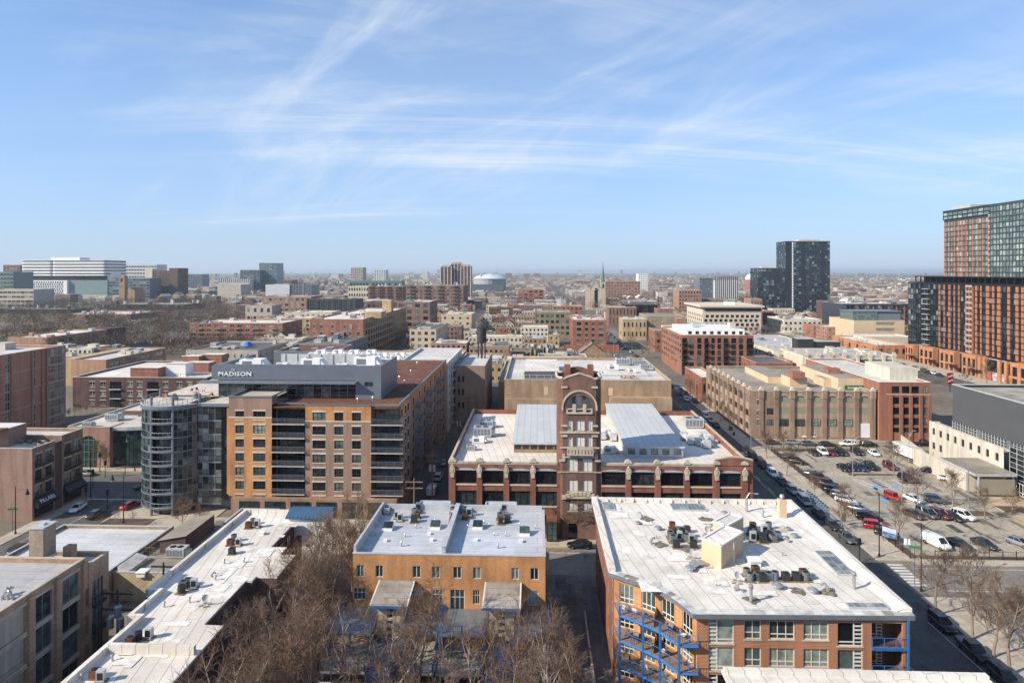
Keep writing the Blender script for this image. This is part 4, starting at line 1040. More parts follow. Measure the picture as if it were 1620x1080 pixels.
def potted(x,y,z,label,h=1.4,r=.45):
 t=thing('potted_plant',label,'potted plant',(x,y,z))
 a=MB();a.cyl(0,0,0,.55,.28,10,0,.36);link('pot',a.mesh('pot',CREAM),t)
 a=MB();rr=random.Random(int(x*100))
 for k in range(70):
  c=Vector((rr.gauss(0,r*.5),rr.gauss(0,r*.5),.55+abs(rr.gauss(0,.5))*h*.6));d=Vector((rr.gauss(0,1),rr.gauss(0,1),rr.gauss(0,1))).normalized()*.16;e=d.orthogonal().normalized()*.09
  a.q([tuple(c-d),tuple(c+e),tuple(c+d),tuple(c-e)])
 link('foliage',a.mesh('foliage',LEAFG),t)
for i in range(4):potted(fx-5.5+1.5*i,FB.y0+5.0+.6*(i%2),14.6,['leafy pot plant nearest the roof room of the brown corner block','second pot plant on the brown corner block roof','third pot plant on the brown corner block roof','pot plant nearest the roof edge of the brown corner block'][i])
# == curved glass-fronted building
gx0,gx1=-125.0,-113.6
gy=170.5
rootG=thing('library_building','low building with curved green glass front and tall arched window','building',(-108,195,0))
W=Seg((gx0,gy),(gx1,gy));mb=MB();zt=10.7
aw0,aw1=3.2,8.0
ac=(aw0+aw1)/2;ar=(aw1-aw0)/2;zsp=6.0
mb.q([W.p(0,0),W.p(aw0,0),W.p(aw0,zt),W.p(0,zt)]);mb.q([W.p(aw1,0),W.p(W.w,0),W.p(W.w,zt),W.p(aw1,zt)])
n=12;pts=[(ac-ar*math.cos(math.pi*k/n),zsp+ar*math.sin(math.pi*k/n))for k in range(n+1)]
for(ua,za),(ub,zb)in zip(pts,pts[1:]):
 mb.q([W.p(ua,za),W.p(ub,zb),W.p(ub,zt),W.p(ua,zt)]);mb.q([W.p(ua,za),W.p(ua,za,.4),W.p(ub,zb,.4),W.p(ub,zb)])
for u,s in((aw0,1),(aw1,-1)):
 P=[W.p(u,0),W.p(u,0,.4),W.p(u,zsp,.4),W.p(u,zsp)];mb.q(P if s>0 else P[::-1])
mb.q([(gx0,230,0),(gx0,gy,0),(gx0,gy,zt),(gx0,230,zt)]);mb.q([(gx1,gy,0),(gx1,gy+6,0),(gx1,gy+6,zt),(gx1,gy,zt)])
put('wall',mb,B_PINK,rootG)
mb=MB();mb.q([W.p(aw0,0,.38),W.p(aw1,0,.38)]+[W.p(u,z,.38)for u,z in reversed(pts)]);o=put('arched_window',mb,GL_TEAL,rootG)
mb=MB()
for k in range(1,4):u=aw0+(aw1-aw0)*k/4;mb.box(W.p(u,0)[0]-.07,W.p(u,0)[0]+.07,gy+.25,gy+.36,0,zsp+ar*math.sin(math.acos((u-ac)/ar)))
for z in(2,4,6,7.2):mb.box(W.p(aw0,0)[0],W.p(aw1,0)[0],gy+.24,gy+.35,z-.07,z+.07,0,True)
put('frame',mb,GREEN_CU,o)
curve=[(gx1,gy+1.5)]+[(gx1+24*t,gy+1.5+11*t*t)for t in(.17,.34,.5,.67,.84,1)]
mbp=MB();mbf=MB()
for a,b in zip(curve,curve[1:]):
 for k in range(4):
  for j in range(6):
   p0=(a[0]+(b[0]-a[0])*k/4,a[1]+(b[1]-a[1])*k/4);p1=(a[0]+(b[0]-a[0])*(k+1)/4,a[1]+(b[1]-a[1])*(k+1)/4);z0,z1=9.6*j/6,9.6*(j+1)/6
   mbp.q([(*p0,z0),(*p1,z0),(*p1,z1),(*p0,z1)])
  mbf.bar((p0[0],p0[1],0),(p0[0],p0[1],9.6),.06)
 for z in(1.6,3.2,4.8,6.4,8.0,9.5):mbf.bar((*a,z),(*b,z),.05)
put('glass_front',mbp,glassmat('glass_green',[(0,(.02,.05,.045)),(.4,(.035,.075,.065)),(.75,(.06,.10,.09))],.08),rootG,kind='stuff');put('glazing_bar',mbf,METAL_DARK,rootG)
rp=[(gx0+.2,gy+.3),(gx1,gy+.3)]+[(x,y-.7)for x,y in curve]+[(-89,232),(gx0+.2,232)]
mb=MB();mb.prism(rp,9.6,10.5,1,0,True);put('roof',mb,[roofmat('tan_white_roof',(.66,.60,.52),3,20,stain=.2),METAL_PALE],rootG)
mb=MB();mb.box(gx0-.1,gx0+.4,gy+.2,232,10.5,11.0);mb.box(gx0-.1,gx1+.05,gy-.05,gy+.3,zt,zt+.18,0,True);put('coping',mb,STONE,rootG)
x,y=ground(180,665,10.5);rooftop_unit(x,y,10.5,'square rooftop unit on the curved glass building',None,1.15)
x,y=ground(140,675,10.5);rooftop_unit(x,y,10.5,'small rooftop unit near the edge of the curved glass building',None,.8)
x,y=ground(207,655,10.5);mb=MB();mb.box(x-4,x+4,y-3,y+3,10.5,10.9,0,False,1);put('roof_hatch',mb,[METAL_PALE,RUSTY],rootG)
# == nine-storey orange and purple brick block with the glass cylinder
hy=138.0
hx0,hxm,hx1=x_on(362,hy),x_on(430,hy),-29.3
ZH=23.6
B_HP=brick('brick_mauve',(0.37,0.225,0.148),(0.265,0.155,0.108),stain=.14)
SLATE=mat('slate_metal',(0.165,0.19,0.22),0.45,0.08,0.4,0.06,4,metal=0.25)
rootH=thing('apartment_building','orange and mauve brick block with glass cylinder corner, sign reading CA MADISON','building',(-48,172,0))
zr=lambda v:z_on(-48,hy,v)
rows=[zr(664.2+22.15*k)for k in range(7)]
WH,HH=0,1.8
winH=[]
def opH(W,u0,u1,a,b,style='pair',gl=GL,st=CREAM):
 W.ops.append((round(u0,3),round(u1,3),round(a,3),round(b,3)));winH.append((W,u0,u1,a,b,style,gl,st))
def flushH(bldroot):
 for W,u0,u1,a,b,style,gl,st in winH:
  fm,pm,one=window_mesh(u1-u0,b-a,style,METAL_DARK,gl,st)
  o=link('window',fm,bldroot,wloc(bldroot,W.p(u0,a)),W.rz);link('pane',pm,o)
 winH.clear()
 # left bay: mauve on top, orange below
zl=zr(660.8)
WA=Seg((hx0,hy),(hxm,hy));WA2=Seg((hx0,hy),(hxm,hy))
for i,z in enumerate(rows):
 for pa,pb in((372.5,386),(400.5,420)):
  opH(WA2 if i==0 else WA,x_on(pa,hy)-hx0,x_on(pb,hy)-hx0,z,z+HH,'pair' if pb<390 else 'tri')
z629=zr(629)
mb=MB();WA.draw(mb,4.2,zl);put('bay_wall',mb,B_ORANGE,rootH,label='orange brick bay beside the glass cylinder')
mb=MB();WA2 .draw(mb,zl,z629)
mb.q([(hx0,160,4.2),(hx0,hy,4.2),(hx0,hy,z629),(hx0,160,z629)]);mb.q([(hxm,hy,4.2),(hxm,hy+3,4.2),(hxm,hy+3,z629),(hxm,hy,z629)]);mb.q([(hxm,hy+12,z629),(hx0,hy+12,z629),(hx0,hy+12,ZH),(hxm,hy+12,ZH)])
put('bay_wall',mb,B_HP,rootH,label='mauve brick top of the left bay')
mb=MB();mb.box(hx0-.1,hxm+.1,hy-.12,hy+.3,z629,z629+.25,0,True);mb.box(hx0-.1,hx0+.3,hy+.3,150,z629,z629+.25,0,True);mb.box(hxm-.3,hxm+.1,hy+.3,150,z629,z629+.25,0,True);put('coping',mb,SLATE,rootH)
mb=MB();mb.sheet(hx0,hxm,hy,150,z629-.3);put('roof_terrace',mb,CONC,rootH)
mb=MB();mb.box(hx0,hxm,hy-.06,hy-.002,zl-.15,zl+.15,0,True);mb.box(x_on(483,hy),x_on(587,hy),hy-.06,hy-.002,zr(667),zr(665),0,True);put('string_course',mb,CREAM,rootH)
# middle wall: orange top storey, mauve below
xa,xb=x_on(483,hy),x_on(587,hy)
zm=zr(666)
WB,WB2=Seg((xa,hy),(xb,hy)),Seg((xa,hy),(xb,hy))
for i,z in enumerate(rows):
 z=z-.12
 for pa,pb,st in((494.5,515,'tri'),(529,543,'pair'),(557,571,'pair')):
  opH(WB2 if i==0 else WB,x_on(pa,hy)-xa,x_on(pb,hy)-xa,z,z+HH,st)
mb=MB();WB.draw(mb,4.2,zm);put('front_wall',mb,B_HP,rootH,label='mauve brick front wall')
mb=MB();WB2 .draw(mb,zm,ZH);put('front_wall',mb,B_ORANGE,rootH,label='orange brick top storey')
# recessed balcony bays and corner
xc=x_on(589,hy);xd=hx1
for x0,x1,nm in((hxm,xa,'left'),(xb,xd,'right')):
 mb=MB();yb=hy+2.4
 mb.q([(x0,yb,4),(x1,yb,4),(x1,yb,ZH),(x0,yb,ZH)]);mb.q([(x0,hy,4),(x0,yb,4),(x0,yb,ZH),(x0,hy,ZH)])
 mb.q([(x1,yb,4),(x1,hy,4),(x1,hy,ZH),(x1,yb,ZH)])if nm=='left' else None
 put('balcony_recess',mb,B_HP,rootH)
 fm,pm,one=window_mesh(x1-x0-.6,2.5,'grid',METAL_DARK,GL_DARK if nm=='left' else GL_TEAL,None)
 for i,z in enumerate(rows):
  zf=z-.75
  link('balcony_door',one,rootH,wloc(rootH,(x0+.3,yb-.2,zf+.05)))
  mb=MB();x1b=x1 if nm=='left' else x1+1.0
  mb.box(x0-.02 if nm=='right' else x0+.01,x1b-.01,hy-.55,yb-.02,zf-.2,zf,0,True,1);o=put('balcony',mb,[CONC_PALE,METAL_DARK],rootH)  # slab tops coloured dark to subdue the sunlit decks; edges stay pale
  mb=MB();rail(mb,(x0+.1,hy-.48),(x1b-.1,hy-.48),zf,1.1,0,1.5,.03);mb.bar((x0+.1,hy-.48,zf+.6),(x1b-.1,hy-.48,zf+.6),.02)
  mb.bar((x0+.1,hy-.48,zf+.85),(x1b-.1,hy-.48,zf+.85),.02)
  if nm=='right':rail(mb,(x1b-.1,hy-.48),(x1b-.1,hy+2.2),zf,1.1,0,1.4,.026,False)
  put('railing',mb,METAL_GREY,o)
  # right-hand side wall with projecting balconies
WE=Seg((hx1,hy+2.4),(hx1,211.0))
fe=lambda px:y_on(px,hx1)-hy-2.4
for i,z in enumerate(rows):
 for px in(631.5,636,641.5,646,654,664,672,681,688,697,702):
  y=fe(px)
  if 0.8<y<WE.w-.8:opH(WE,y-.65,y+.65,z,z+HH,'pair',GL,CREAM if px<650 else None)
WE2=Seg((hx1,hy+2.4),(hx1,211.0));WE2 .ops=WE.ops
mb=MB();WE2 .draw(mb,zm,ZH);put('side_wall',mb,B_ORANGE,rootH,label='orange brick top storey of the side wall')
mb=MB();WE.draw(mb,4,zm);mb.q([(hx1,211,4),(hx0,211,4),(hx0,211,ZH),(hx1,211,ZH)]);put('side_wall',mb,B_HP,rootH)
flushH(rootH)
class _H:root=rootH
for i,z in enumerate(rows):
 for px in(659,676,692):balcony(_H,WE,fe(px)-1.6,3.4,z-.75,1.5,(METAL_GREY,METAL_GREY))
 # base storey in mauve brick, roof with sedum
mb=MB();mb.box(hx0+1,hx1-.2,hy-1.2,211,0,4.2);put('base',mb,B_HP,rootH)
fm,pm,one=window_mesh(4.2,3.2,'grid',METAL_DARK,GL_TEAL,None)
for x in(-63,-57.5,-52,-46.5,-41,-35.5):o=link('shop_window',one,rootH,wloc(rootH,(x,hy-1.45,.4)))
mb=MB();mb.prism([(hxm,hy+.2),(hx1-.1,hy+.2),(hx1-.1,211),(hxm,211)],ZH-.6,ZH-.35);put('sedum_roof',mb,SEDUM,rootH)
mb=MB();mb.box(xa-.05,xb+.05,hy-.1,hy+.35,ZH,ZH+.25,0,True);mb.box(xb+.06,hx1+.1,hy+0.0,hy+.35,ZH-.001,ZH+.25,0,True);mb.box(hx1-.35,hx1+.1,hy+.36,211.1,ZH,ZH+.25,0,True);mb.box(hxm,xa-.06,hy+1.6,hy+2.0,ZH,ZH+.25,0,True);put('coping',mb,SLATE,rootH)
# set-back top storey: glass band under a deep slate metal fascia
py=147.5
x0,x1,x2=x_on(338,py),x_on(563,py),x_on(603.5,py)
zt=z_on(-50,py,577);zs0=z_on(-60,py,601)
zq=zt-2.3;mb=MB();mb.box(x0,x1,py,py+.5,zs0,zt,0,True);mb.box(x0+.02,x1,py+.51,163,zs0,zq,0,True,1);mb.box(x1+.01,x2,py-.3,py+.2,ZH-.4,zt-.1,0);mb.box(x2-.4,x2,py+.21,164,ZH-.4,zt-.1,0);mb.box(x1+.01,x2-.41,py+.21,164,ZH-.4,zq,0,False,1)
mb.box(x0-1,x0+.02,py+1,170,zs0+.2,zt-.5,0,True)
put('penthouse',mb,[SLATE,PALE_ROOF],rootH)
mb=MB();mb.box(x0-2.5,x1+.5,py-2.2,py,zs0-.5,zs0-.1,0,True);put('canopy',mb,METAL_GREY,rootH)
W=Seg((x0+1.0,py+.4),(x1,py+.4));nb=16
mb=MB();mb.q([W.p(0,ZH-.4,.2),W.p(W.w,ZH-.4,.2),W.p(W.w,zs0,.2),W.p(0,zs0,.2)]);put('glass_band',mb,GL_TEAL,rootH)
pm=MB();pm.q([(.06,0,0),(W.w/nb-.06,0,0),(W.w/nb-.06,0,zs0-ZH-1.2),(.06,0,zs0-ZH-1.2)]);pm=pm.mesh('pane',GL)
for k in range(nb):link('pane',pm,rootH,wloc(rootH,W.p(W.w*k/nb,ZH-.2,.15)))
mb=MB()
for k in range(nb+1):mb.box(W.p(W.w*k/nb,0)[0]-.07,W.p(W.w*k/nb,0)[0]+.07,py+.38,py+.58,ZH-.4,zs0)
for z in(ZH+.3,ZH+1.9):mb.box(W.o[0],W.o[0]+W.w,py+.40,py+.56,z,z+.1,0,True)
put('glazing_bar',mb,METAL_GREY,rootH)
for k in range(10):
 mb=MB();z=zs0+(zt-zs0)*(k+.5)/10;mb.box(x0+.02,x1-.02,py-.03,py-.002,z,z+.03,0,True);put('fascia_panel',mb,SLATE,rootH)
for px in(577,584):
 fm,pm,one=window_mesh(.8,.9,'pairv',METAL_DARK,GL_DARK,None);link('window',one,rootH,wloc(rootH,(x_on(px,py),py-.5,z_on(-36,py,610))))
ps=z_on(x_on(345,py),py,596.5)
xs0,xs1=x_on(345.5,py),x_on(398,py)
o=text_obj('lettering','MADISON',rootH,(xs0,py-.1,ps+.35),1.3,WHITE,0,.10,1.06)
bbw=max(v.co.x for v in o.data.vertices);o.scale=((xs1-xs0)/bbw,1,1)
o=text_obj('lettering','CA',rootH,(x_on(366.5,py),py-.1,ps+1.5),.6,WHITE,0,.08,1.1)
for(cx,cy,w,d,h)in((-68,155,8,5,1.6),(-62,158,4,6,2.6),(-55,159,7,6,1.8),(-47,157,4,3,1.2),(-42,160,8,5,2.2)):
 rooftop_unit(cx,cy,zq,{True:'broad white rooftop unit on the slate penthouse',False:'white rooftop unit on the slate penthouse'}[w>6],'rooftop units on the slate penthouse',w/4.6,0)
mb=MB()
for k in range(9):mb.box(x1-22+3*k,x1-22.15+3*k+.3,162,162.2,zq+.003,zt+.6)
mb.box(x1-23,x1,162.2,162.4,zq+.003,zt+.6);put('roof_screen',mb,METAL_PALE,rootH)
for px,py_ in((632,600),(650,590),(660,577),(640,607),(566,636),(590,634),(655,610)):
 x,y=ground(px,py_,ZH-.35);vent(x,y,ZH-.35,'pipe','pale pipe vent on the red sedum roof','vents on the sedum roof',1.6)
 # glass cylinder
ccx,ccy,cr=x_on(281,143.5),143.5,7.0
zc1=z629+.1
ang=lambda k,n=28:math.radians(150+220*k/n)
cp=lambda a,r=cr:(ccx+r*math.cos(a),ccy+r*math.sin(a))
floorsz=[rows[0]-.75+3.0-3.0*k for k in range(8)]
mbp,mbf,mbs=MB(),MB(),MB()
for k in range(28):
 a,b=cp(ang(k)),cp(ang(k+1));inset=13<=k<=17
 ri=cr-1.6 if inset else cr-.05
 a_,b_=cp(ang(k),ri),cp(ang(k+1),ri)
 for z in floorsz[1:]:
  mbp.q([(*a_,z),(*b_,z),(*b_,z+1.2),(*a_,z+1.2)]);mbp.q([(*a_,z+1.25),(*b_,z+1.25),(*b_,z+2.7),(*a_,z+2.7)])
  mbf.bar((*a_,z+1.22),(*b_,z+1.22),.05)
 mbf.bar((*a_,3.6),(*a_,zc1-.8),.06)
 mbp.q([(*cp(ang(k),cr-1.5),0),(*cp(ang(k+1),cr-1.5),0),(*cp(ang(k+1),cr-1.5),3.3),(*cp(ang(k),cr-1.5),3.3)])
put('glass',mbp,GL_TEAL,rootH,kind='stuff');put('glazing_bar',mbf,SLATE,rootH)
for z in floorsz[:]:
 mb=MB();poly=[cp(ang(k),cr+.12)for k in range(29)]
 mb.prism(poly+[(ccx+9,ccy+4)],z-.24,z,0,None,True);o=put('floor_band',mb,SLATE,rootH)
 if z<floorsz[0]-1:
  mb=MB()
  for k in range(13,18):rail(mb,cp(ang(k),cr),cp(ang(k+1),cr),z,1.0,0,1.6,.028,False)
  put('railing',mb,METAL_PALE,o)
for k in(0,13,18,24):
 mb=MB();p=cp(ang(k),cr-.2);mb.cyl(p[0],p[1],0,zc1,.28,10);put('column',mb,METAL_GREY,rootH)
mb=MB();poly=[cp(ang(k),cr+.25)for k in range(29)]+[(ccx+9,ccy+4)]
mb.prism(poly,floorsz[0]+.001,floorsz[0]+.7,0,1);put('roof_terrace',mb,[SLATE,CONC_PALE],rootH)
ztr=floorsz[0]+.7
mb=MB()
for k in range(28):rail(mb,cp(ang(k),cr-.1),cp(ang(k+1),cr-.1),ztr,1.1,0,2,.03)
put('terrace_rail',mb,METAL_PALE,rootH)
# flat glass between cylinder and brick bay
xg0,xg1=x_on(306,142),hx0
mb=MB();mbf=MB();nx=7
for k in range(nx):
 xa_,xb_=xg0+(xg1-xg0)*k/nx,xg0+(xg1-xg0)*(k+1)/nx;yy=140.5+(1.5 if k>=5 else 0)
 for z in floorsz[1:]:
  mb.q([(xa_+.05,yy,z+.05),(xb_-.05,yy,z+.05),(xb_-.05,yy,z+1.2),(xa_+.05,yy,z+1.2)]);mb.q([(xa_+.05,yy,z+1.3),(xb_-.05,yy,z+1.3),(xb_-.05,yy,z+2.68),(xa_+.05,yy,z+2.68)])
 mbf.box(xa_-.05,xa_+.05,yy-.08,yy+.2,3.6,floorsz[0])
 for z in floorsz[1:]:mbf.box(xa_,xb_,yy-.1,yy+.2,z-.3,z+.03,0,True)
put('glass',mb,GL,rootH,kind='stuff');put('glazing_bar',mbf,METAL_GREY,rootH)
mb=MB();mb.box(xg0,xg1,140.0,160,floorsz[0],ztr,0,False,1);mb.q([(xg0,142.3,0),(xg1,142.3,0),(xg1,142.3,22.5),(xg0,142.3,22.5)]);mb.box(x_on(262,150),xg1,149.5,172,4,ztr-.02,0,False,1);put('rear_block',mb,[METAL_GREY,CONC_PALE],rootH)
mb=MB();mb.box(xg1-1.5,xg1-.6,140.2,140.45,3.8,floorsz[0]-.3);put('timber_panel',mb,B_ORANGE,rootH)
# terrace furniture
RUST_CUSH=mat('rust_cushion',(0.45,0.13,0.06),.9)
for i,(px,pv)in enumerate(((258,625),(262,628),(303,620),(312,619),(322,620),(331,628),(338,628),(260,631))):
 x,y=ground(px,pv,ztr);patio_chair(x,y,ztr,'rust cushioned lounge chair on the round glass terrace',R.uniform(0,6),RUST_CUSH,'lounge chairs on the round terrace')
for i,(px,pv)in enumerate(((276,632),(311,630))):
 x,y=ground(px,pv,ztr);t=thing('planter',['round grey planter at the left of the glass cylinder terrace','round grey planter at the right of the glass cylinder terrace'][i],'planter',(x,y,ztr))
 a=MB();a.cyl(0,0,0,.75,.8,16,0,.85);link('tub',a.mesh('tub',METAL_GREY),t)
 a=MB();rr=random.Random(i)
 for k in range(60):q=rr.uniform(0,6.28);r_=rr.uniform(0,.7);a.bar((r_*math.cos(q),r_*math.sin(q),.7),(r_*1.2*math.cos(q)+rr.uniform(-.1,.1),r_*1.2*math.sin(q),1.0+rr.random()*.5),.02,0,3)
 link('dry_stems',a.mesh('dry_stems',TWIG),t)
 # paler block behind, along the alley
H2=Building('apartment_building','pale grey block with stacked balconies behind the sedum roof',-45,-29.0,212,252,22.6,mat('pale_panel',(.50,.52,.54),.7,.06),PALE_ROOF,cope=WHITE)
for k in range(7):
 for y in(216,221,226,231,236,241,246):
  H2 .op('E',y-212-.8,y-212+.8,2+2.9*k,3.9+2.9*k,'pair',METAL_DARK,GL,None,1)
H2 .build()
for k in range(7):
 for y in(218,229,240):balcony(H2,H2 .W['E'],y-212,3.5,1.7+2.9*k,1.4,(METAL_PALE,METAL_GREY))
for i,(px,pv)in enumerate(((560,566),(575,560),(590,566),(612,562),(630,560),(600,570),(645,564),(620,571))):
 x,y=ground(px,pv,17.2)
low('workshop_building','wide white roof crowded with ducts behind the slate penthouse',-84,-46,213,248,22.0,B_TAN,WHITE_ROOF)
low('workshop_building','white flat roof with rows of ducts left of the pale balcony block',-58,-31,256,286,17.8,B_TAN,WHITE_ROOF)
for i in range(9):rooftop_unit(-54+5*(i%5),262+10*(i//5),17.1,'white duct unit in rows on the flat roof behind the sedum roof','duct units behind the sedum roof',.9,.3)
for i in range(22):rooftop_unit(-80+6.2*(i%6),217+8*(i//6)+.7*(i%2),21.5,'white unit on the wide roof behind the slate penthouse','units behind the slate penthouse',1.1,0)
# == brick factory with the arched clock-less tower
iy=128.6
ix0,ix1=-17.4,41.6
ZI=14.7
rootI=thing('factory_building','long red brick factory front with tall arched tower and white roof','building',(12,154,0))
sI=lambda px:x_on(px,iy)
zi=lambda v:z_on(12,iy,v)
WI=Seg((ix0,iy),(ix1,iy));winI=[]
bays=[(721,754),(763,797),(806,839),(847,881),(952,990),(999,1036),(1045,1082),(1091,1127.5),(1139,1172.5)]
FRB=METAL_BLACK
for pa,pb in bays:
 for va,vb in((745,767),(778,801)):
  u0,u1=sI(pa)-ix0,sI(pb)-ix0;a,b=zi(vb),zi(va)
  WI.ops.append((round(u0,3),round(u1,3),round(a,3),round(b,3)));winI.append((WI,u0,u1,a,b,'loft',FRB,GL_DARK if pa>940 or(pa%2)else GL))
 WI.ops.append((round(sI(pa)-ix0,3),round(sI(pb)-ix0,3),.6,4.4));winI.append((WI,sI(pa)-ix0,sI(pb)-ix0,.6,4.4,'loft',FRB,GL_DARK))
mb=MB();WI.draw(mb,0,ZI-.1,.45);put('front_wall',mb,B_RED,rootI)
mb=MB();yb=178.5
for W in(Seg((ix1,iy),(ix1,yb)),Seg((ix0,yb),(ix0,iy)),Seg((ix1,yb),(ix0,yb))):
 if W.w>45 and abs(W.ux)<.5:
  for k in range(8):
   for a,b in((5.8,8.6),(9.9,12.7)):u=3+5.6*k;W.ops.append((u,u+4,a,b));winI.append((W,u,u+4,a,b,'loft',FRB,GL_DARK))
 W.draw(mb,0,ZI-.1)
mb.q([(ix0+.4,iy+.4,13.4),(ix0+.4,iy+.4,ZI-.1),(ix1-.4,iy+.4,ZI-.1),(ix1-.4,iy+.4,13.4)][::-1])
mb.q([(ix1-.4,iy+.4,13.4),(ix1-.4,iy+.4,ZI-.1),(ix1-.4,yb,ZI-.1),(ix1-.4,yb,13.4)][::-1]);mb.q([(ix0+.4,iy+.4,13.4),(ix0+.4,yb,13.4),(ix0+.4,yb,ZI-.1),(ix0+.4,iy+.4,ZI-.1)])
put('wall',mb,B_RED,rootI)
for W,u0,u1,a,b,style,fr,gl in winI:
 fm,pm,one=window_mesh(u1-u0,b-a,style,fr,gl,None)
 loc=W.p(u0,a,.2);o=link('window',fm,rootI,wloc(rootI,loc),W.rz);link('pane',pm,o)
 if W is WI and a>5:
  s_=MB();s_.box(-.05,u1-u0+.05,-.34,.1,-.3,-.004,0,True);link('sill',s_.mesh('sill',CREAM),o)
 if W is WI and a>9:
  s_=MB();n=8;w=u1-u0
  for k in range(n):
   t0,t1=k/n,(k+1)/n;s_.q([(w*t0,.02,b-a-.05),(w*t1,.02,b-a-.05),(w*t1,.02,b-a+.06+.32*math.sin(math.pi*t1)),(w*t0,.02,b-a+.06+.32*math.sin(math.pi*t0))])
   s_.v=[(x,-.26,z)for x,y,z in s_.v]
  link('arch_head',s_.mesh('arch_head',METAL_PALE),o)
mb=MB();mb.box(ix0-.1,sI(882),iy-.12,iy+.45,ZI-.1,ZI+.1,0,True);mb.box(sI(951),sI(1131),iy-.12,iy+.45,ZI-.1,ZI+.1,0,True);mb.box(ix0-.1,ix0+.4,iy+.46,yb,ZI-.1,ZI+.1,0,True);mb.box(ix1-.4,ix1+.1,iy+.46,yb,ZI-.1,ZI+.1,0,True)
mb.box(ix0,sI(882),iy-.08,iy-.002,zi(735)-.1,zi(735)+.1,0,True);mb.box(sI(951),sI(1131),iy-.08,iy-.002,zi(735)-.1,zi(735)+.1,0,True)
put('coping',mb,STONE,rootI)
# raised pediment over the end bay
xa,xb=sI(1131),ix1
mb=MB();mb.prism([(xa,iy-.1),(xb,iy-.1),(xb,iy+.45),(xa,iy+.45)],ZI-.1,ZI+.9);put('pediment',mb,B_RED,rootI)
mb=MB();n=8
for k in range(n):
 t0,t1=k/n,(k+1)/n;f=lambda t:ZI+.9+.55*math.sin(math.pi*t)
 P=lambda t,y,dz:(xa+(xb-xa)*t,y,f(t)+dz)
 mb.q([P(t0,iy-.16,-.0),P(t1,iy-.16,-.0),P(t1,iy-.16,.22),P(t0,iy-.16,.22)]);mb.q([P(t0,iy-.16,.22),P(t1,iy-.16,.22),P(t1,iy+.5,.22),P(t0,iy+.5,.22)]);mb.q([(xa+(xb-xa)*t0,iy-.1,ZI+.88),(xa+(xb-xa)*t1,iy-.1,ZI+.88),P(t1,iy-.1,0),P(t0,iy-.1,0)],1)
put('pediment',mb,[STONE,B_RED],rootI)
mb0=None
for px in(716,758.5,801,843,994,1040.5,1086.5,1133.5,1178):
 x=sI(px)
 if mb0 is None:
  a=MB();a.box(-.5,.5,-.3,0,0,.9);a.box(-.36,.36,-.26,0,-1.0,0,0,True);a.prism([(-.3,-.34),(.3,-.34),(.3,-.02),(-.3,-.02)],.9,1.25);a.cyl(0,-.2,1.25,1.5,.25,8,0,.12);a.box(-.2,.2,-.36,-.3,.1,.75);mb0=a.mesh('pier_ornament',STONE)
  a=MB()
  for k in range(7):
   t0,t1=math.pi*k/7,math.pi*(k+1)/7
   a.q([(.75*math.cos(t1),-.2,.75*math.sin(t1)),(.75*math.cos(t1),.5,.75*math.sin(t1)),(.75*math.cos(t0),.5,.75*math.sin(t0)),(.75*math.cos(t0),-.2,.75*math.sin(t0))]);a.q([(0,-.2,0),(.75*math.cos(t0),-.2,.75*math.sin(t0)),(.75*math.cos(t1),-.2,.75*math.sin(t1))])
  cres=a.mesh('crest',STONE)
  a=MB();a.box(-.55,.55,-.25,0,0,13.3);pier=a.mesh('pier',B_RED)
 link('pier',pier,rootI,wloc(rootI,(x,iy,0)));link('pier_ornament',mb0,rootI,wloc(rootI,(x,iy-.26,zi(748))));link('crest',cres,rootI,wloc(rootI,(x,iy-.05,ZI+.08)))
mb=MB();mb.prism([(ix0+.2,iy+.2),(ix1-.2,iy+.2),(ix1-.2,yb),(ix0+.2,yb)],13.0,13.4);put('roof',mb,WHITE_ROOF,rootI)
# tower
tx0,tx1=sI(882),sI(951);tw=tx1-tx0;ch=1.0;ty=iy-.5;tb=iy+7.0
SHUT=mat('white_shutter',(.66,.65,.58),.7,.06,1,.05,6)
zt=zi(601)
def tower_front(x):
 """stepped, gently gabled skyline of the parapet"""
 t=abs((x-(tx0+tx1)/2)/(tw/2))
 return zi(599.5)if t>.66 else zi(598)+(zi(591)-zi(598))*(1-t/.66)
fx0,fx1=tx0+ch,tx1-ch
WT=Seg((fx0,ty),(fx1,ty));ut=lambda px:x_on(px,ty)-fx0
zy=lambda v:z_on(12,ty,v)
winT=[]
for va,vb in((665,681),(691,706.5)):
 for pa,pb in((898,906),(911,925),(929,937.5)):winT.append((ut(pa),ut(pb),zy(vb),zy(va)))
for va,vb in((726,745.5),(759,777),(795,808)):
 for pa,pb in((898.5,914),(921.5,937)):winT.append((ut(pa),ut(pb),zy(vb),zy(va)))
uc=WT.w/2;rr=2.52;zsp,zsl=zy(645),zy(653)
WT.ops+=[tuple(round(c,3)for c in w)for w in winT]
WT.ops.append((round(ut(899.5),3),round(ut(914),3),.1,3.2))
mb=MB();WT.draw(mb,0,zsl,.4)
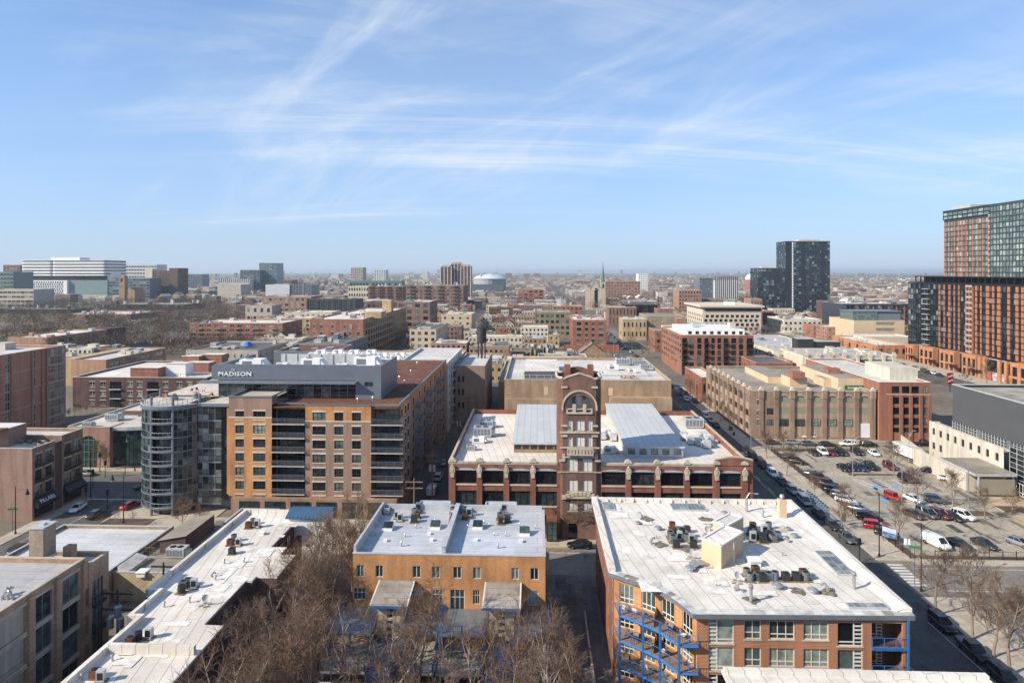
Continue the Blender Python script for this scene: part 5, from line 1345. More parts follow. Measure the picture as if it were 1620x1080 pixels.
# wall round the arch
arcp=[(uc-rr*math.cos(math.pi*k/14),zsp+rr*math.sin(math.pi*k/14))for k in range(15)]
ztop=zy(612)
mb.q([WT.p(0,zsl),WT.p(uc-rr,zsl),WT.p(uc-rr,ztop),WT.p(0,ztop)]);mb.q([WT.p(uc+rr,zsl),WT.p(WT.w,zsl),WT.p(WT.w,ztop),WT.p(uc+rr,ztop)])
for(ua,za),(ub,zb)in zip(arcp,arcp[1:]):
 mb.q([WT.p(ua,za),WT.p(ub,zb),WT.p(ub,ztop),WT.p(ua,ztop)]);mb.q([WT.p(ua,za),WT.p(ua,za,1.6),WT.p(ub,zb,1.6),WT.p(ub,zb)])
mb.q([WT.p(uc-rr,zsl),WT.p(uc-rr,zsl,1.6),WT.p(uc-rr,zsp,1.6),WT.p(uc-rr,zsp)]);mb.q([WT.p(uc+rr,zsl,1.6),WT.p(uc+rr,zsl),WT.p(uc+rr,zsp),WT.p(uc+rr,zsp,1.6)])
n=16
for k in range(n):
 xa,xb=fx0+WT.w*k/n,fx0+WT.w*(k+1)/n
 mb.q([(xa,ty,ztop),(xb,ty,ztop),(xb,ty,tower_front(xb-1e-4)),(xa,ty,tower_front(xa+1e-4))]);mb.q([(xb,ty+.5,zy(603)),(xa,ty+.5,zy(603)),(xa,ty+.5,tower_front(xa+1e-4)),(xb,ty+.5,tower_front(xb-1e-4))])
zs=zy(599.5)
for a,b in(((tx0,ty+ch),(fx0,ty)),((fx1,ty),(tx1,ty+ch)),((tx1,ty+ch),(tx1,tb)),((tx1,tb),(tx0,tb)),((tx0,tb),(tx0,ty+ch))):
 mb.q([(*a,0),(*b,0),(*b,zs),(*a,zs)])
put('tower_wall',mb,brick('brick_tower',(.21,.10,.062),(.12,.058,.042)),rootI)
mb=MB();mb.prism([(tx0+.3,ty+ch+.2),(fx0+.2,ty+.5),(fx1-.2,ty+.5),(tx1-.3,ty+ch+.2),(tx1-.3,tb-.3),(tx0+.3,tb-.3)],zs-1.6,zs-1.3,0);put('tower_roof',mb,DARK_ROOF,rootI)
mb=MB()
for k in range(n):
 xa,xb=fx0+WT.w*k/n,fx0+WT.w*(k+1)/n;za,zb=tower_front(xa+1e-4),tower_front(xb-1e-4)
 mb.q([(xa,ty-.12,za),(xb,ty-.12,zb),(xb,ty-.12,zb+.28),(xa,ty-.12,za+.28)]);mb.q([(xa,ty-.12,za+.28),(xb,ty-.12,zb+.28),(xb,ty+.6,zb+.28),(xa,ty+.6,za+.28)])
for a,b in(((tx0,ty+ch),(fx0,ty)),((fx1,ty),(tx1,ty+ch)),((tx1,ty+ch),(tx1,tb)),((tx1,tb),(tx0,tb)),((tx0,tb),(tx0,ty+ch))):mb.bar((*a,zs+.12),(*b,zs+.12),.3)
put('tower_coping',mb,STONE,rootI)
for cx,cy in((tx0+2.2,tb-.8),(tx1-1.6,tb-.8)):
 mb=MB();mb.box(cx-.6,cx+.6,cy-.6,cy+.6,zs-1.3,zs+1.9);put('tower_chimney',mb,B_RED,rootI)
mb=MB();x=(tx0+tx1)/2;n2=8
for k in range(n2):
 t0,t1=k/n2,(k+1)/n2;f=lambda t:zs+.3+1.1*math.sin(math.pi*t)
 mb.q([(tx0+1+(tw-2)*t1,tb-.05,zs),(tx0+1+(tw-2)*t0,tb-.05,zs),(tx0+1+(tw-2)*t0,tb-.05,f(t0)),(tx0+1+(tw-2)*t1,tb-.05,f(t1))]);mb.q([(tx0+1+(tw-2)*t0,tb-.35,zs),(tx0+1+(tw-2)*t1,tb-.35,zs),(tx0+1+(tw-2)*t1,tb-.35,f(t1)),(tx0+1+(tw-2)*t0,tb-.35,f(t0))]);mb.q([(tx0+1+(tw-2)*t0,tb-.4,f(t0)),(tx0+1+(tw-2)*t1,tb-.4,f(t1)),(tx0+1+(tw-2)*t1,tb,f(t1)),(tx0+1+(tw-2)*t0,tb,f(t0))],1)
put('rear_gable',mb,[B_RED,STONE],rootI)
mb=MB()
for k in range(14):
 t0,t1=math.pi*k/14,math.pi*(k+1)/14;ri,ro=rr+.62,rr+.95
 P=lambda t,r_,d:WT.p(uc-r_*math.cos(t),zsp+r_*math.sin(t),d)
 mb.q([P(t1,ri,-.2),P(t0,ri,-.2),P(t0,ro,-.2),P(t1,ro,-.2)][::-1]);mb.q([P(t0,ro,-.2),P(t1,ro,-.2),P(t1,ro,0),P(t0,ro,0)][::-1]);mb.q([P(t1,ri,-.2),P(t0,ri,-.2),P(t0,ri,0),P(t1,ri,0)])
for u in(uc-rr-.95,uc+rr+.62):mb.box(fx0+u,fx0+u+.33,ty-.2,ty,zsp-.5,zsp)
put('archivolt',mb,STONE,rootI)
mb=MB()
mb.q([WT.p(uc-rr-.2,zsl-.2,1.6),WT.p(uc+rr+.2,zsl-.2,1.6),WT.p(uc+rr+.2,zsp+rr+.2,1.6),WT.p(uc-rr-.2,zsp+rr+.2,1.6)])
put('louvred_panel',mb,SHUT,rootI)
mb=MB()
for u in(uc-1.0,uc+1.0):mb.box(fx0+u-.3,fx0+u+.3,ty+.7,ty+1.55,zsl,zsp+math.sqrt(max(0,rr*rr-1.0))-.02)
put('arch_pier',mb,B_DARK,rootI)
mb=MB();mb.box(fx0+uc-rr,fx0+uc+rr,ty-.25,ty+1.2,zsl-.2,zsl+.12,0,True);mb.box(fx0+uc-rr,fx0+uc+rr,ty-.1,ty+.3,zsl+.62,zsl+.82,0,True)
for u in(uc-1.0,uc+1.0):mb.box(fx0+u-.32,fx0+u+.32,ty-.2,ty+.5,zsl+.1,zsl+1.6)
for u in(uc-rr+.15,uc+rr-.15):mb.box(fx0+u-.15,fx0+u+.15,ty-.1,ty+.4,zsl+.1,zsl+.7)
put('arch_balustrade',mb,STONE,rootI)
for u0,u1,a,b in winT:
 mb=MB();mb.q([(0,.2,0),(u1-u0,.2,0),(u1-u0,.2,b-a),(0,.2,b-a)])
 o=link('window_shutter',mb.mesh('window_shutter',SHUT),rootI,wloc(rootI,WT.p(u0,a)))
 mb=MB();w=u1-u0;mb.box(w/2-.03,w/2+.03,.14,.2,0,b-a);mb.box(-.1,w+.1,-.14,.2,-.22,-.004,0,True);link('sill',mb.mesh('sill',STONE),o)
bands=[(682.5,685.5,-.15),(707,709.5,-.15)]
mb=MB()
for va,vb,d in bands:mb.box(tx0+.4,tx1-.4,ty-.15,ty-.003,zy(vb),zy(va),0,True)
for v in(611,688,672):mb.box(fx0-.3,fx0+.9,ty-.22,ty-.003,zy(v+3),zy(v),0,True);mb.box(fx1-.9,fx1+.3,ty-.22,ty-.003,zy(v+3),zy(v),0,True)
mb.box(tx0-.05,tx1+.05,ty-.1,ty-.003,zy(747.5),zy(746),0,True)
put('string_course',mb,STONE,rootI)
mb=MB();x0,x1=x_on(897,ty),x_on(938.5,ty);mb.box(x0,x1,ty-.9,ty-.003,zy(719),zy(717),0,True);mb.box(x0,x1,ty-.9,ty-.7,zy(710),zy(708),0,True)
for k in range(9):x=x0+(x1-x0)*k/8;mb.box(max(x0,x-.22),min(x1,x+.22),ty-.88,ty-.68,zy(717),zy(710))
n=10
for k in range(n):
 t0,t1=k/n,(k+1)/n;f=lambda t:zy(721.5)+.75*math.sin(math.pi*t);P=lambda t,z,y:(x0+(x1-x0)*t,y,z)
 mb.q([P(t0,f(t0),ty-.6),P(t1,f(t1),ty-.6),P(t1,zy(719),ty-.6),P(t0,zy(719),ty-.6)])
put('stone_balcony',mb,STONE,rootI)
mb=MB();X=[x_on(p,ty)for p in(884,889.5,894,941,945.5,950)];d=ty-.2
for a,b,va,vb in((X[0],X[1],727,730),(X[1],X[2],718,730),(X[2],X[3],722,724),(X[3],X[4],718,730),(X[4],X[5],727,730)):mb.box(a,b,d,ty-.003,zy(vb),zy(va),0,True)
mb.box(x_on(891,ty),x_on(944,ty),ty-.4,ty-.003,zy(788),zy(784),0,True)
for k in range(9):
 t=(k+.5)/9;x=x_on(889,ty)+(x_on(946,ty)-x_on(889,ty))*t;z=zy(786)+.9*math.sin(math.pi*t);mb.box(x-.45,x+.45,ty-.5,ty-.003,z-.5,z+.18,0,True)
put('entrance_crest',mb,STONE,rootI)
fm,pm,one=window_mesh(1.8,3.1,'pairv',METAL_BLACK,GL_DARK,None);link('door',one,rootI,wloc(rootI,WT.p(ut(899.5),.1,.15)))
mb=MB();mb.box(x_on(864.5,iy),x_on(881,iy),iy-2.0,iy-.3,0,4.6);put('lobby_bay',mb,B_RED,rootI);fm,pm,one=window_mesh(1.9,3.6,'grid',METAL_DARK,GL_TEAL,None);link('shop_window',one,rootI,wloc(rootI,(x_on(865,iy),iy-2.28,.4)))
# monitor roofs
PALEMET=roofmat('seamed_metal',(.56,.57,.57),1.5,60,stain=.08,patch=.1,rot=math.pi/2)
for x0,x1,y0,y1,zz0,zz1,nw in((-5.0,7.0,140.5,176,15.7,16.6,7),(18.4,30.2,137.5,176.5,16.0,16.9,5)):
 W=Seg((x0,y0),(x1,y0));n=nw
 for k in range(n):u=W.w*(k+.5)/n;W.ops.append((u-.72,u+.72,14.1,15.3))
 mb=MB();W.draw(mb,13.4,zz0-.1,.2)
 mb.q([(x1,y0,13.4),(x1,y1,13.4),(x1,y1,zz1),(x1,y0,zz0-.1)]);mb.q([(x0,y1,13.4),(x0,y0,13.4),(x0,y0,zz0-.1),(x0,y1,zz1)])
 o=put('monitor_wall',mb,METAL_PALE if x0>0 else B_TAN,rootI)
 for k in range(n):
  fm,pm,one=window_mesh(1.44,1.2,'dh',METAL_DARK,GL_BLIND if x0>0 else GL_DARK,None);link('window',one,o,wloc(o,W.p(W.w*(k+.5)/n-.72,14.1)))
 mb=MB();a,b=zz0-.1,zz1;mb.q([(x0-.3,y0-.4,a),(x1+.3,y0-.4,a),(x1+.3,y1,b),(x0-.3,y1,b)]);mb.q([(x0-.3,y0-.4,a-.35),(x1+.3,y0-.4,a-.35),(x1+.3,y0-.4,a),(x0-.3,y0-.4,a)],1)
 mb.q([(x1+.3,y0-.4,a-.35),(x1+.3,y1,b-.35),(x1+.3,y1,b),(x1+.3,y0-.4,a)],1);mb.q([(x0-.3,y1,b-.35),(x0-.3,y0-.4,a-.35),(x0-.3,y0-.4,a),(x0-.3,y1,b)],1)
 put('monitor_roof',mb,[PALEMET,METAL_PALE],rootI)
for px,pv,s,l in((770,676,1.0,'grey rooftop unit at the left edge of the factory roof'),(764,690,1.3,'large rooftop unit in the left part of the factory roof'),(757,700,.9,'low rooftop unit near the front left of the factory roof'),(1097,676,1.4,'large rooftop unit at the right of the factory roof'),(1116,706,.8,'small rooftop unit by the ducts on the factory roof'),(964,716,.9,'blue grey rooftop unit close to the brick tower'),(745,712,.6,'tiny rooftop unit at the front left corner of the factory roof')):
 x,y=ground(px,pv,13.4);rooftop_unit(x,y,13.4,l,None,s,R.choice((0,0,math.pi/2)))
DUCT=mat('duct_metal',(.58,.58,.56),.45,.08,.6,.06,4,metal=.3)
def duct(pts,r,z,label):
 mb=MB()
 for a,b in zip(pts,pts[1:]):mb.bar((*a,z),(*b,z),r)
 for p in pts:mb.box(p[0]-r,p[0]+r,p[1]-r,p[1]+r,z-r,z+r)
 for p in pts[::2]:mb.bar((p[0],p[1],13.4),(p[0],p[1],z),.08)
 o=put('roof_duct',mb,DUCT);tag(o,label,'duct')
g=lambda px,pv:ground(px,pv,14.2)
duct([g(1082,690),g(1092,697),g(1104,698),g(1112,690),g(1122,696),g(1118,703)],.75,14.4,'bent silver ducts to the right of the right-hand monitor roof')
duct([g(953,690),g(962,686),g(970,692),g(980,690)],.7,14.4,'silver duct between the brick tower and the monitor roof')
# tan block with blank walls behind
Jx0,Jx1,Jy=x_on(798,184),x_on(1062,184),184.0
J=Building('warehouse_building','tan brick warehouse with blank rear wall behind the tower',Jx0,Jx1,Jy,232,z_on(10,Jy,601),B_TAN,PALE_ROOF,cope=STONE,par=.8)
J.build()
mb=MB()
for px,va,vb in((864,612,625),(966,613,625)):x=x_on(px,Jy);mb.box(x-.6,x+.6,Jy-.05,Jy-.003,z_on(10,Jy,vb),z_on(10,Jy,va))
J.part('bricked_window',mb,BEIGE)
mb=MB();mb.box(x_on(964,Jy),Jx1-.2,Jy-2.2,Jy-.01,0,z_on(10,Jy,626));mb.box(Jx0+.2,x_on(886,Jy),Jy-1.2,Jy-.012,0,z_on(10,Jy,630));J.part('lower_wall',mb,brick('brick_tan2',(.50,.34,.20),(.40,.26,.15)))
zj=J.z1-.8
mb=MB();mb.box(x_on(950,200),Jx1-4,196,226,zj,zj+.5,0,False,1);mb.box(x_on(830,190),x_on(885,190),188,214,zj,zj+2.6,2,False,1);J.part('roof_deck',mb,[METAL_PALE,WHITE_ROOF,DARK_ROOF])
for px,pv,s in((970,588,1.1),(985,580,1.4),(845,596,1.4),(1000,592,.8),(940,592,1.0),(1020,586,.9),(1010,580,1.0)):
 x,y=ground(px,pv,zj);rooftop_unit(x,y,zj+.5 if px>940 else zj,'long rooftop unit on the tan warehouse behind the tower' if s>1.3 else 'rooftop unit on the tan warehouse behind the tower','rooftop units on the tan warehouse, '+('long' if s>1.3 else 'short'),s)
for i in range(10):
 x,y=ground(984+5*i%30,596+(i%2),zj+.5);patio_chair(x,y,zj,'small rust chair on the roof deck behind the tower',R.uniform(0,6),RUST_CUSH,'chairs on the deck behind the tower')
mb=MB();rail(mb,(x_on(951,Jy),Jy+1),(Jx1-1,Jy+1),J.z1+.1,1.1,0,2,.04,False);rail(mb,(Jx0+3,Jy+1),(x_on(884,Jy),Jy+1),J.z1+.1,1.1,0,2,.04,False);J.part('roof_rail',mb,METAL_PALE)
low('warehouse_building','low tan flat roof beyond the tan warehouse',-14,28,236,292,12.5,B_TAN,TAN_ROOF)
low('warehouse_building','white roof with dark strips beside the far end of the tan warehouse',28.5,46,240,296,13.5,B_RED,WHITE_ROOF)
# == alley building with the water tower
Q=Building('warehouse_building','tall brick building with water tower by the alley',-28.2,-18.0,226,262,19.6,brick('brick_alley',(.40,.28,.21),(.30,.20,.15)),PALE_ROOF,cope=STONE)
for k in range(3):
 for y in(232,242,252):Q.op('E',y-226-.8,y-226+.8,4+5*k,6.4+5*k,'six',METAL_DARK,GL_DARK,None,1)
 for u in(1.2,2.6):Q.op('S',u-.4,u+.4,5+4.5*k,7+4.5*k,'dh',METAL_DARK,GL_DARK,None,1)
Q.build()
wy=252.0;wx=x_on(762,wy);zt0,zt1=z_on(wx,wy,541),z_on(wx,wy,514.5)
t=thing('water_tower','dark round rooftop water tank on steel legs','water tower',(wx,wy,18.9))
mb=MB();mb.cyl(wx,wy,zt0,zt1-.9,1.85,20);put('tank',mb,mat('tank_staves',(.075,.072,.07),.8,.3,1.5,.25,6,streak=.4),t)
mb=MB()
for z in range(7):mb.cyl(wx,wy,zt0+.3+z*.85,zt0+.42+z*.85,1.9,20)
put('hoop',mb,METAL_BLACK,t)
mb=MB();mb.cyl(wx,wy,zt1-.9,zt1,2.0,20,0,.25);put('tank_roof',mb,METAL_DARK,t)
lm=MB();lm.bar((0,0,0),(0,0,zt0-18.9),.14);lm=lm.mesh('leg',METAL_DARK)
for sx in(-1.3,1.3):
 for sy in(-1.3,1.3):link('leg',lm,t,(sx,sy,0))
mb=MB();mb.cyl(wx,wy,18.9,zt0,.42,10);mb.box(wx-1.7,wx+1.7,wy-1.7,wy+1.7,zt0-.3,zt0,0,True)
for a,b in(((-1.3,-1.3),(1.3,-1.3)),((1.3,-1.3),(1.3,1.3))):mb.bar((wx+a[0],wy+a[1],19.2),(wx+b[0],wy+b[1],zt0-.5),.05);mb.bar((wx+b[0],wy+b[1],19.2),(wx+a[0],wy+a[1],zt0-.5),.05)
put('riser_pipe',mb,METAL_DARK,t)
# == storage warehouse with the green sign
ky=207.5
kx0,kx1=x_on(1190,ky),x_on(1383,ky)
zk=lambda v:z_on(85,ky,v)
ZK=zk(619)
B_STOR=brick('brick_storage',(.36,.235,.155),(.26,.16,.105))
K=Building('storage_building','tan brick storage warehouse with arched bays and green sign',kx0-.3,kx1,ky,262,ZK,B_STOR,TAN_ROOF,cope=STONE,par=.9)
TANP=mat('tan_panel',(.42,.31,.22),.85,.08,.4,.06,5,streak=.25);KHAKI=mat('khaki_panel',(.27,.24,.18),.8,.06)
pk=[1228,1253,1279,1304,1329.5,1355,1381]
for pa,pb in zip(pk,pk[1:]):
 u0,u1=x_on(pa+4,ky)-K.x0,x_on(pb-4,ky)-K.x0
 K.W['S'].ops.append((round(u0,3),round(u1,3),.8,round(zk(627),3)))
 # bays down the street side
WKw=K.W['W']
sb=[]
for k in range(9):
 u=2+5.8*k;WKw.ops.append((u,u+4.4,.8,13.2));sb.append(u)
 # narrow turret bay at the corner
for va,vb in((633,641),(650,657),(664,674)):K.op('S',x_on(1189.5,ky)-K.x0+1.6,x_on(1200,ky)-K.x0+.6,zk(vb),zk(va),'pair',METAL_DARK,GL_BLIND,CREAM,1)
for va,vb in((646,656),(664,674)):K.op('S',x_on(1213,ky)-K.x0,x_on(1224,ky)-K.x0,zk(vb),zk(va),'tri',METAL_DARK,GL_TEAL,None,1)
K.build()
for pa,pb in zip(pk,pk[1:]):
 x0,x1=x_on(pa+4,ky),x_on(pb-4,ky);last=pb==1381
 mb=MB()
 lv=[(.8,zk(674),0),(zk(674),zk(663),3),(zk(663),zk(654.5),0),(zk(654.5),zk(644),1),(zk(644),zk(638),0),(zk(638),zk(627),1)]
 for a,b,m in lv:
  if m!=3:mb.q([(x0,ky+.2,a),(x1,ky+.2,a),(x1,ky+.2,b),(x0,ky+.2,b)],m)
 mb.q([(x0,ky+.21,zk(674)),(x1,ky+.21,zk(674)),(x1,ky+.21,zk(663)),(x0,ky+.21,zk(663))],0)
 o=K.part('bay_panel',mb,[TANP,KHAKI])
 if not last:fm,pm,one=window_mesh((x1-x0)*.8,zk(663)-zk(674),'six',METAL_DARK,GL_BLIND,None);link('window',one,o,wloc(o,(x0+(x1-x0)*.1,ky-.02,zk(674))))
 else:
  mb=MB();mb.box(x0+.25,x1-.15,ky+.02,ky+.19,.3,zk(669));K.part('garage_door',mb,WHITE)
 mb=MB();n=8
 for k in range(n):
  t0,t1=k/n,(k+1)/n;f=lambda t:zk(630)+1.1*math.sin(math.pi*t);xx=lambda t:x0+(x1-x0)*t
  mb.q([(xx(t0),ky-.06,f(t0)),(xx(t1),ky-.06,f(t1)),(xx(t1),ky-.06,f(t1)+.35),(xx(t0),ky-.06,f(t0)+.35)]);mb.q([(xx(t0),ky-.06,f(t0)),(xx(t0),ky+.2,f(t0)),(xx(t1),ky+.2,f(t1)),(xx(t1),ky-.06,f(t1))]);mb.q([(xx(t0),ky-.06,f(t0)+.35),(xx(t1),ky-.06,f(t1)+.35),(xx(t1),ky+.05,f(t1)+.35),(xx(t0),ky+.05,f(t0)+.35)])
  mb.q([(xx(t0),ky-.03,f(t0)+.34),(xx(t1),ky-.03,f(t1)+.34),(xx(t1),ky-.03,zk(626)),(xx(t0),ky-.03,zk(626))],1)
 K.part('arch_band',mb,[STONE,B_STOR])
a=MB();a.box(-.65,.65,-.35,0,0,ZK+.3);a.box(-.75,.75,-.5,0,ZK-2.2,ZK+.3);pm_=a.mesh('pier',B_STOR)
a=MB();a.box(-.78,.78,-.55,.4,ZK+.3,ZK+.5,0,True);a.box(-.5,.5,-.5,.3,ZK+.5,ZK+1.1);a.cyl(0,-.1,ZK+1.1,ZK+1.4,.5,8,0,.2);a.box(-.8,.8,-.45,-.36,ZK-1.6,ZK-.2);cap_=a.mesh('pier_cap',CREAM)
for px in pk+[1204]:
 link('pier',pm_,K.root,wloc(K.root,(x_on(px,ky),ky,0)));link('pier_cap',cap_,K.root,wloc(K.root,(x_on(px,ky),ky,0)))
for u in sb:
 mb=MB();y1_=K.y1-u;y0_=y1_-4.4;x=K.x0+.2
 for a,b,m in((.8,2.2,0),(2.2,4.2,1),(4.2,6.4,0),(6.4,8.4,1),(8.4,10.6,0),(10.6,13.2,1)):mb.q([(x,y1_,a),(x,y0_,a),(x,y0_,b),(x,y1_,b)],m)
 K.part('bay_panel',mb,[TANP,GL_FAR])
 link('pier',pm_,K.root,wloc(K.root,(K.x0,y0_-.7,0)),-math.pi/2);link('pier_cap',cap_,K.root,wloc(K.root,(K.x0,y0_-.7,0)),-math.pi/2)
zkr=ZK-.9
mb=MB()
def roofbox(pa,pb,y0,y1,h,m=0):mb.box(x_on(pa,y0),x_on(pb,y0),y0,y1,zkr,zkr+h,m,False,1)
roofbox(1326,1378,ky+9,ky+40,3.6);roofbox(1250,1277,ky+12,ky+20,3.2);roofbox(1303,1328,ky+14,ky+22,2.6);roofbox(1215,1248,ky+20,ky+45,2.2)
K.part('roof_block',mb,[BEIGE,TAN_ROOF])
for px,pv in((1260,598),(1316,592)):
 x,y=ground(px,pv,zkr+3);mb=MB();mb.box(x-2,x+2,y-2,y+2,zkr+3.2 if px<1300 else zkr+2.6,zkr+5.2);K.part('brick_stack',mb,B_SALMON)
SG=mat('sign_green',(.005,.16,.055),.5,.05);sy_=ky+8.7
x0,x1=x_on(1336,sy_),x_on(1373.5,sy_);z0,z1=z_on(90,sy_,615.5),z_on(90,sy_,609.0)
mb=MB();mb.box(x0,x1,sy_-.3,sy_-.02,z0,z1,0,True);mb.box(x0+1,x1-3,sy_-.28,sy_-.04,z0-.35,z0,0,True);o=K.part('sign',mb,SG)
l_=text_obj('lettering','ExtraSpaceStorage',o,(x0+.9,sy_-.33,z0+.3),.95,WHITE,0,.03);l_.scale=((x1-x0-1.6)/max(v.co.x for v in l_.data.vertices),1,1)
# brick four-storey next to it
lx0,lx1=x_on(1391,ky-1),x_on(1472,ky-1)
zl_=lambda v:z_on(115,ky-1,v)
L=Building('apartment_building','new red brick block with four storeys of tall black windows',lx0,lx1,ky-1,262,zl_(604.5),brick('brick_new',(.36,.14,.075),(.29,.105,.06),stain=.1),PALE_ROOF,cope=WHITE,par=.6)
for va,vb in((611,622),(628,639),(644.5,655.5),(661,672),(676.5,684)):
 for pa,pb in((1412,1422),(1428,1438),(1443,1453)):L.op('S',x_on(pa-1,ky-1)-lx0,x_on(pb+1,ky-1)-lx0,zl_(vb),zl_(va),'pairv',METAL_BLACK,GL_DARK,None,1)
 L.op('S',x_on(1461,ky-1)-lx0,x_on(1468.5,ky-1)-lx0,zl_(vb),zl_(va),'pairv',METAL_BLACK,GL_BLIND,None,1)
for k in range(4):
 for y in(4,10,18,26,34):L.op('W',L.W['W'].w-y-.6,L.W['W'].w-y+.6,3+3.3*k,5+3.3*k,'dh',METAL_BLACK,GL,None,1)
L.build()
mb=MB();mb.box(lx0+2.2,lx1+.02,ky-1.12,ky-1.002,zl_(624.5),zl_(623),0,True);L.part('string_course',mb,STONE)
mb=MB()
for px in(1409,1425.5,1440.5,1456.5,1470.5):x=x_on(px,ky-1);mb.box(x-.5,x+.5,ky-1.3,ky-1.002,0,zl_(625))
L.part('pilaster',mb,MATS['brick_new'])
mb=MB();mb.box(x_on(1408,ky+6),x_on(1452,ky+6),ky+6,ky+22,L.z1-.6,L.z1+3.4,0,False,0);L.part('stair_head',mb,CONC_PALE)
# == pale concrete and dark grey sports hall
mx=111.0
rootM=thing('sports_hall','dark grey metal box over pale concrete hall with glazed entrance','building',(140,168,0))
my1,my0=y_on(1470,mx),y_on(1588,mx)
WM=Seg((mx,my1),(mx,my0));wm=[]
zM=9.7
um=lambda px:my1-y_on(px,mx)
for px in(1477,1488,1499.5,1511,1523,1535.5,1548.5,1562,1577):
 wm.append((um(px)-.6,um(px)+.6,6.4,8.3))
for px in(1477,1488):wm.append((um(px)-.6,um(px)+.6,2.4,4.3))
WM.ops+=[tuple(round(c,3)for c in w)for w in wm]
mb=MB();WM.draw(mb,0,zM,.3);mb.q([(mx,my1,0),(mx+3,my1,0),(mx+3,my1,zM),(mx,my1,zM)][::-1]);mb.box(mx+.3,mx+3,my0,my1,zM-.5,zM-.4)
mb.box(mx,mx+.3,my0,my1,zM+.001,zM+.2);put('concrete_wall',mb,CONC_PALE,rootM)
for u0,u1,a,b in wm:
 fm,pm,one=window_mesh(u1-u0,b-a,'pairv',METAL_DARK,GL_DARK,None);link('window',one,rootM,wloc(rootM,WM.p(u0,a,.08)),WM.rz)
mg=mx+2.4;zg1=21.2;zg0=11.4;gy1=y_on(1507,mg)
mb=MB();mb.q([(mg,gy1,zg0),(mg,112,zg0),(mg,112,zg1),(mg,gy1,zg1)]);mb.q([(190,gy1,zg0),(mg,gy1,zg0),(mg,gy1,zg1),(190,gy1,zg1)]);put('metal_wall',mb,mat('hall_metal',(.085,.088,.092),.55,.05,.3,.04,3),rootM)
mb=MB();mb.sheet(mg+.4,190,112,gy1-.4,zg1-.6);put('roof',mb,roofmat('old_pale_roof',(.45,.41,.35),8,40,stain=.35,patch=.8),rootM)
mb=MB();mb.box(mg-.1,mg+.4,112,gy1+.1,zg1+.001,zg1+.25);mb.box(mg+.41,190,gy1-.4,gy1+.1,zg1+.001,zg1+.25);put('coping',mb,METAL_PALE,rootM)
# clerestory between
mb=MB();mbf=MB();k0=0
mb.q([(mg+.1,gy1,zM-.4),(mg+.1,my0-30,zM-.4),(mg+.1,my0-30,zg0),(mg+.1,gy1,zg0)]);put('clerestory_glass',mb,GL_DARK,rootM)
y=gy1
while y>my0-30:mbf.box(mg-.08,mg+.08,y-.06,y+.06,zM-.4,zg0-.002);y-=1.1
for z in(10.0,10.7):mbf.box(mg-.06,mg+.06,my0-30,gy1,z,z+.07,0,True)
put('glazing_bar',mbf,METAL_PALE,rootM)
for y in(gy1-11,gy1-12.5-9):mb=MB();mb.box(mg-.2,mg+.3,y-.7,y+.7,zM-.4,zg0-.003);put('pier',mb,METAL_GREY,rootM)
# entrance glass wall
ex=mx+1.2;mb=MB();mbf=MB();n=10;y1_,y0_=my0-.3,my0-24
for k in range(n):
 for j in range(9):
  ya,yb=y1_+(y0_-y1_)*k/n,y1_+(y0_-y1_)*(k+1)/n;z0,z1=10.6*j/9,10.6*(j+1)/9
  mb.q([(ex,ya-.03,z0+.03),(ex,yb+.03,z0+.03),(ex,yb+.03,z1-.03),(ex,ya-.03,z1-.03)])
put('entrance_glass',mb,GL_DARK,rootM,kind='stuff')
for k in range(n+1):y=y1_+(y0_-y1_)*k/n;mbf.box(ex-.1,ex+.1,y-.06,y+.06,0,10.6)
for j in range(10):z=10.6*j/9;mbf.box(ex-.08,ex+.08,y0_,y1_,z-.05,z+.05,0,True)
put('glazing_bar',mbf,METAL_PALE,rootM)
fm,pm,one=window_mesh(3.2,2.8,'triv',WHITE,GL_DARK,None)
for y in(my0-2.5,my0-6.5):link('entrance_door',one,rootM,wloc(rootM,(ex-.25,y,.05)),-math.pi/2)
# flat-roofed annex and yard wall
pA=[ground(1478,713,0),ground(1588,790,0)]
ax_=x_on(1478,y_on(1478,103));
mb=MB();mb.box(101.5,mx-.02,156.5,170,4.6,5.2,0,True,1);o=put('canopy_roof',mb,[METAL_PALE,TAN_ROOF],rootM)
mb=MB();mb.box(101.7,102.0,160,182,0,4.55);mb.box(102.0,mx-.03,160,160.3,0,4.5);put('yard_wall',mb,CONC_PALE,rootM)
mb=MB();mb.box(102.5,110.6,156.6,156.8,0.3,3.9);put('yard_gate',mb,KHAKI,rootM)
mb=MB();mb.box(102.2,102.5,156.5,156.8,0,4.58);mb.box(110.3,110.6,157.0,157.2,0,4.58);put('canopy_post',mb,METAL_PALE,rootM)
o=thing('yard_wall','long pale concrete wall in front of the grey sports hall','wall',(98,185,0))
mb=MB();a,b=Vector(ground(1425,703,0)),Vector(ground(1480,745,0))
for k in range(8):
 p,q=a+(b-a)*k/8,a+(b-a)*(k+.985)/8;d=(q-p).normalized();nn=Vector((-d.y,d.x))*.3
 m2=MB();m2 .prism([(p.x,p.y),(q.x,q.y),(q.x+nn.x,q.y+nn.y),(p.x+nn.x,p.y+nn.y)],0,2.9);put('wall_panel',m2,CONC_PALE,o)
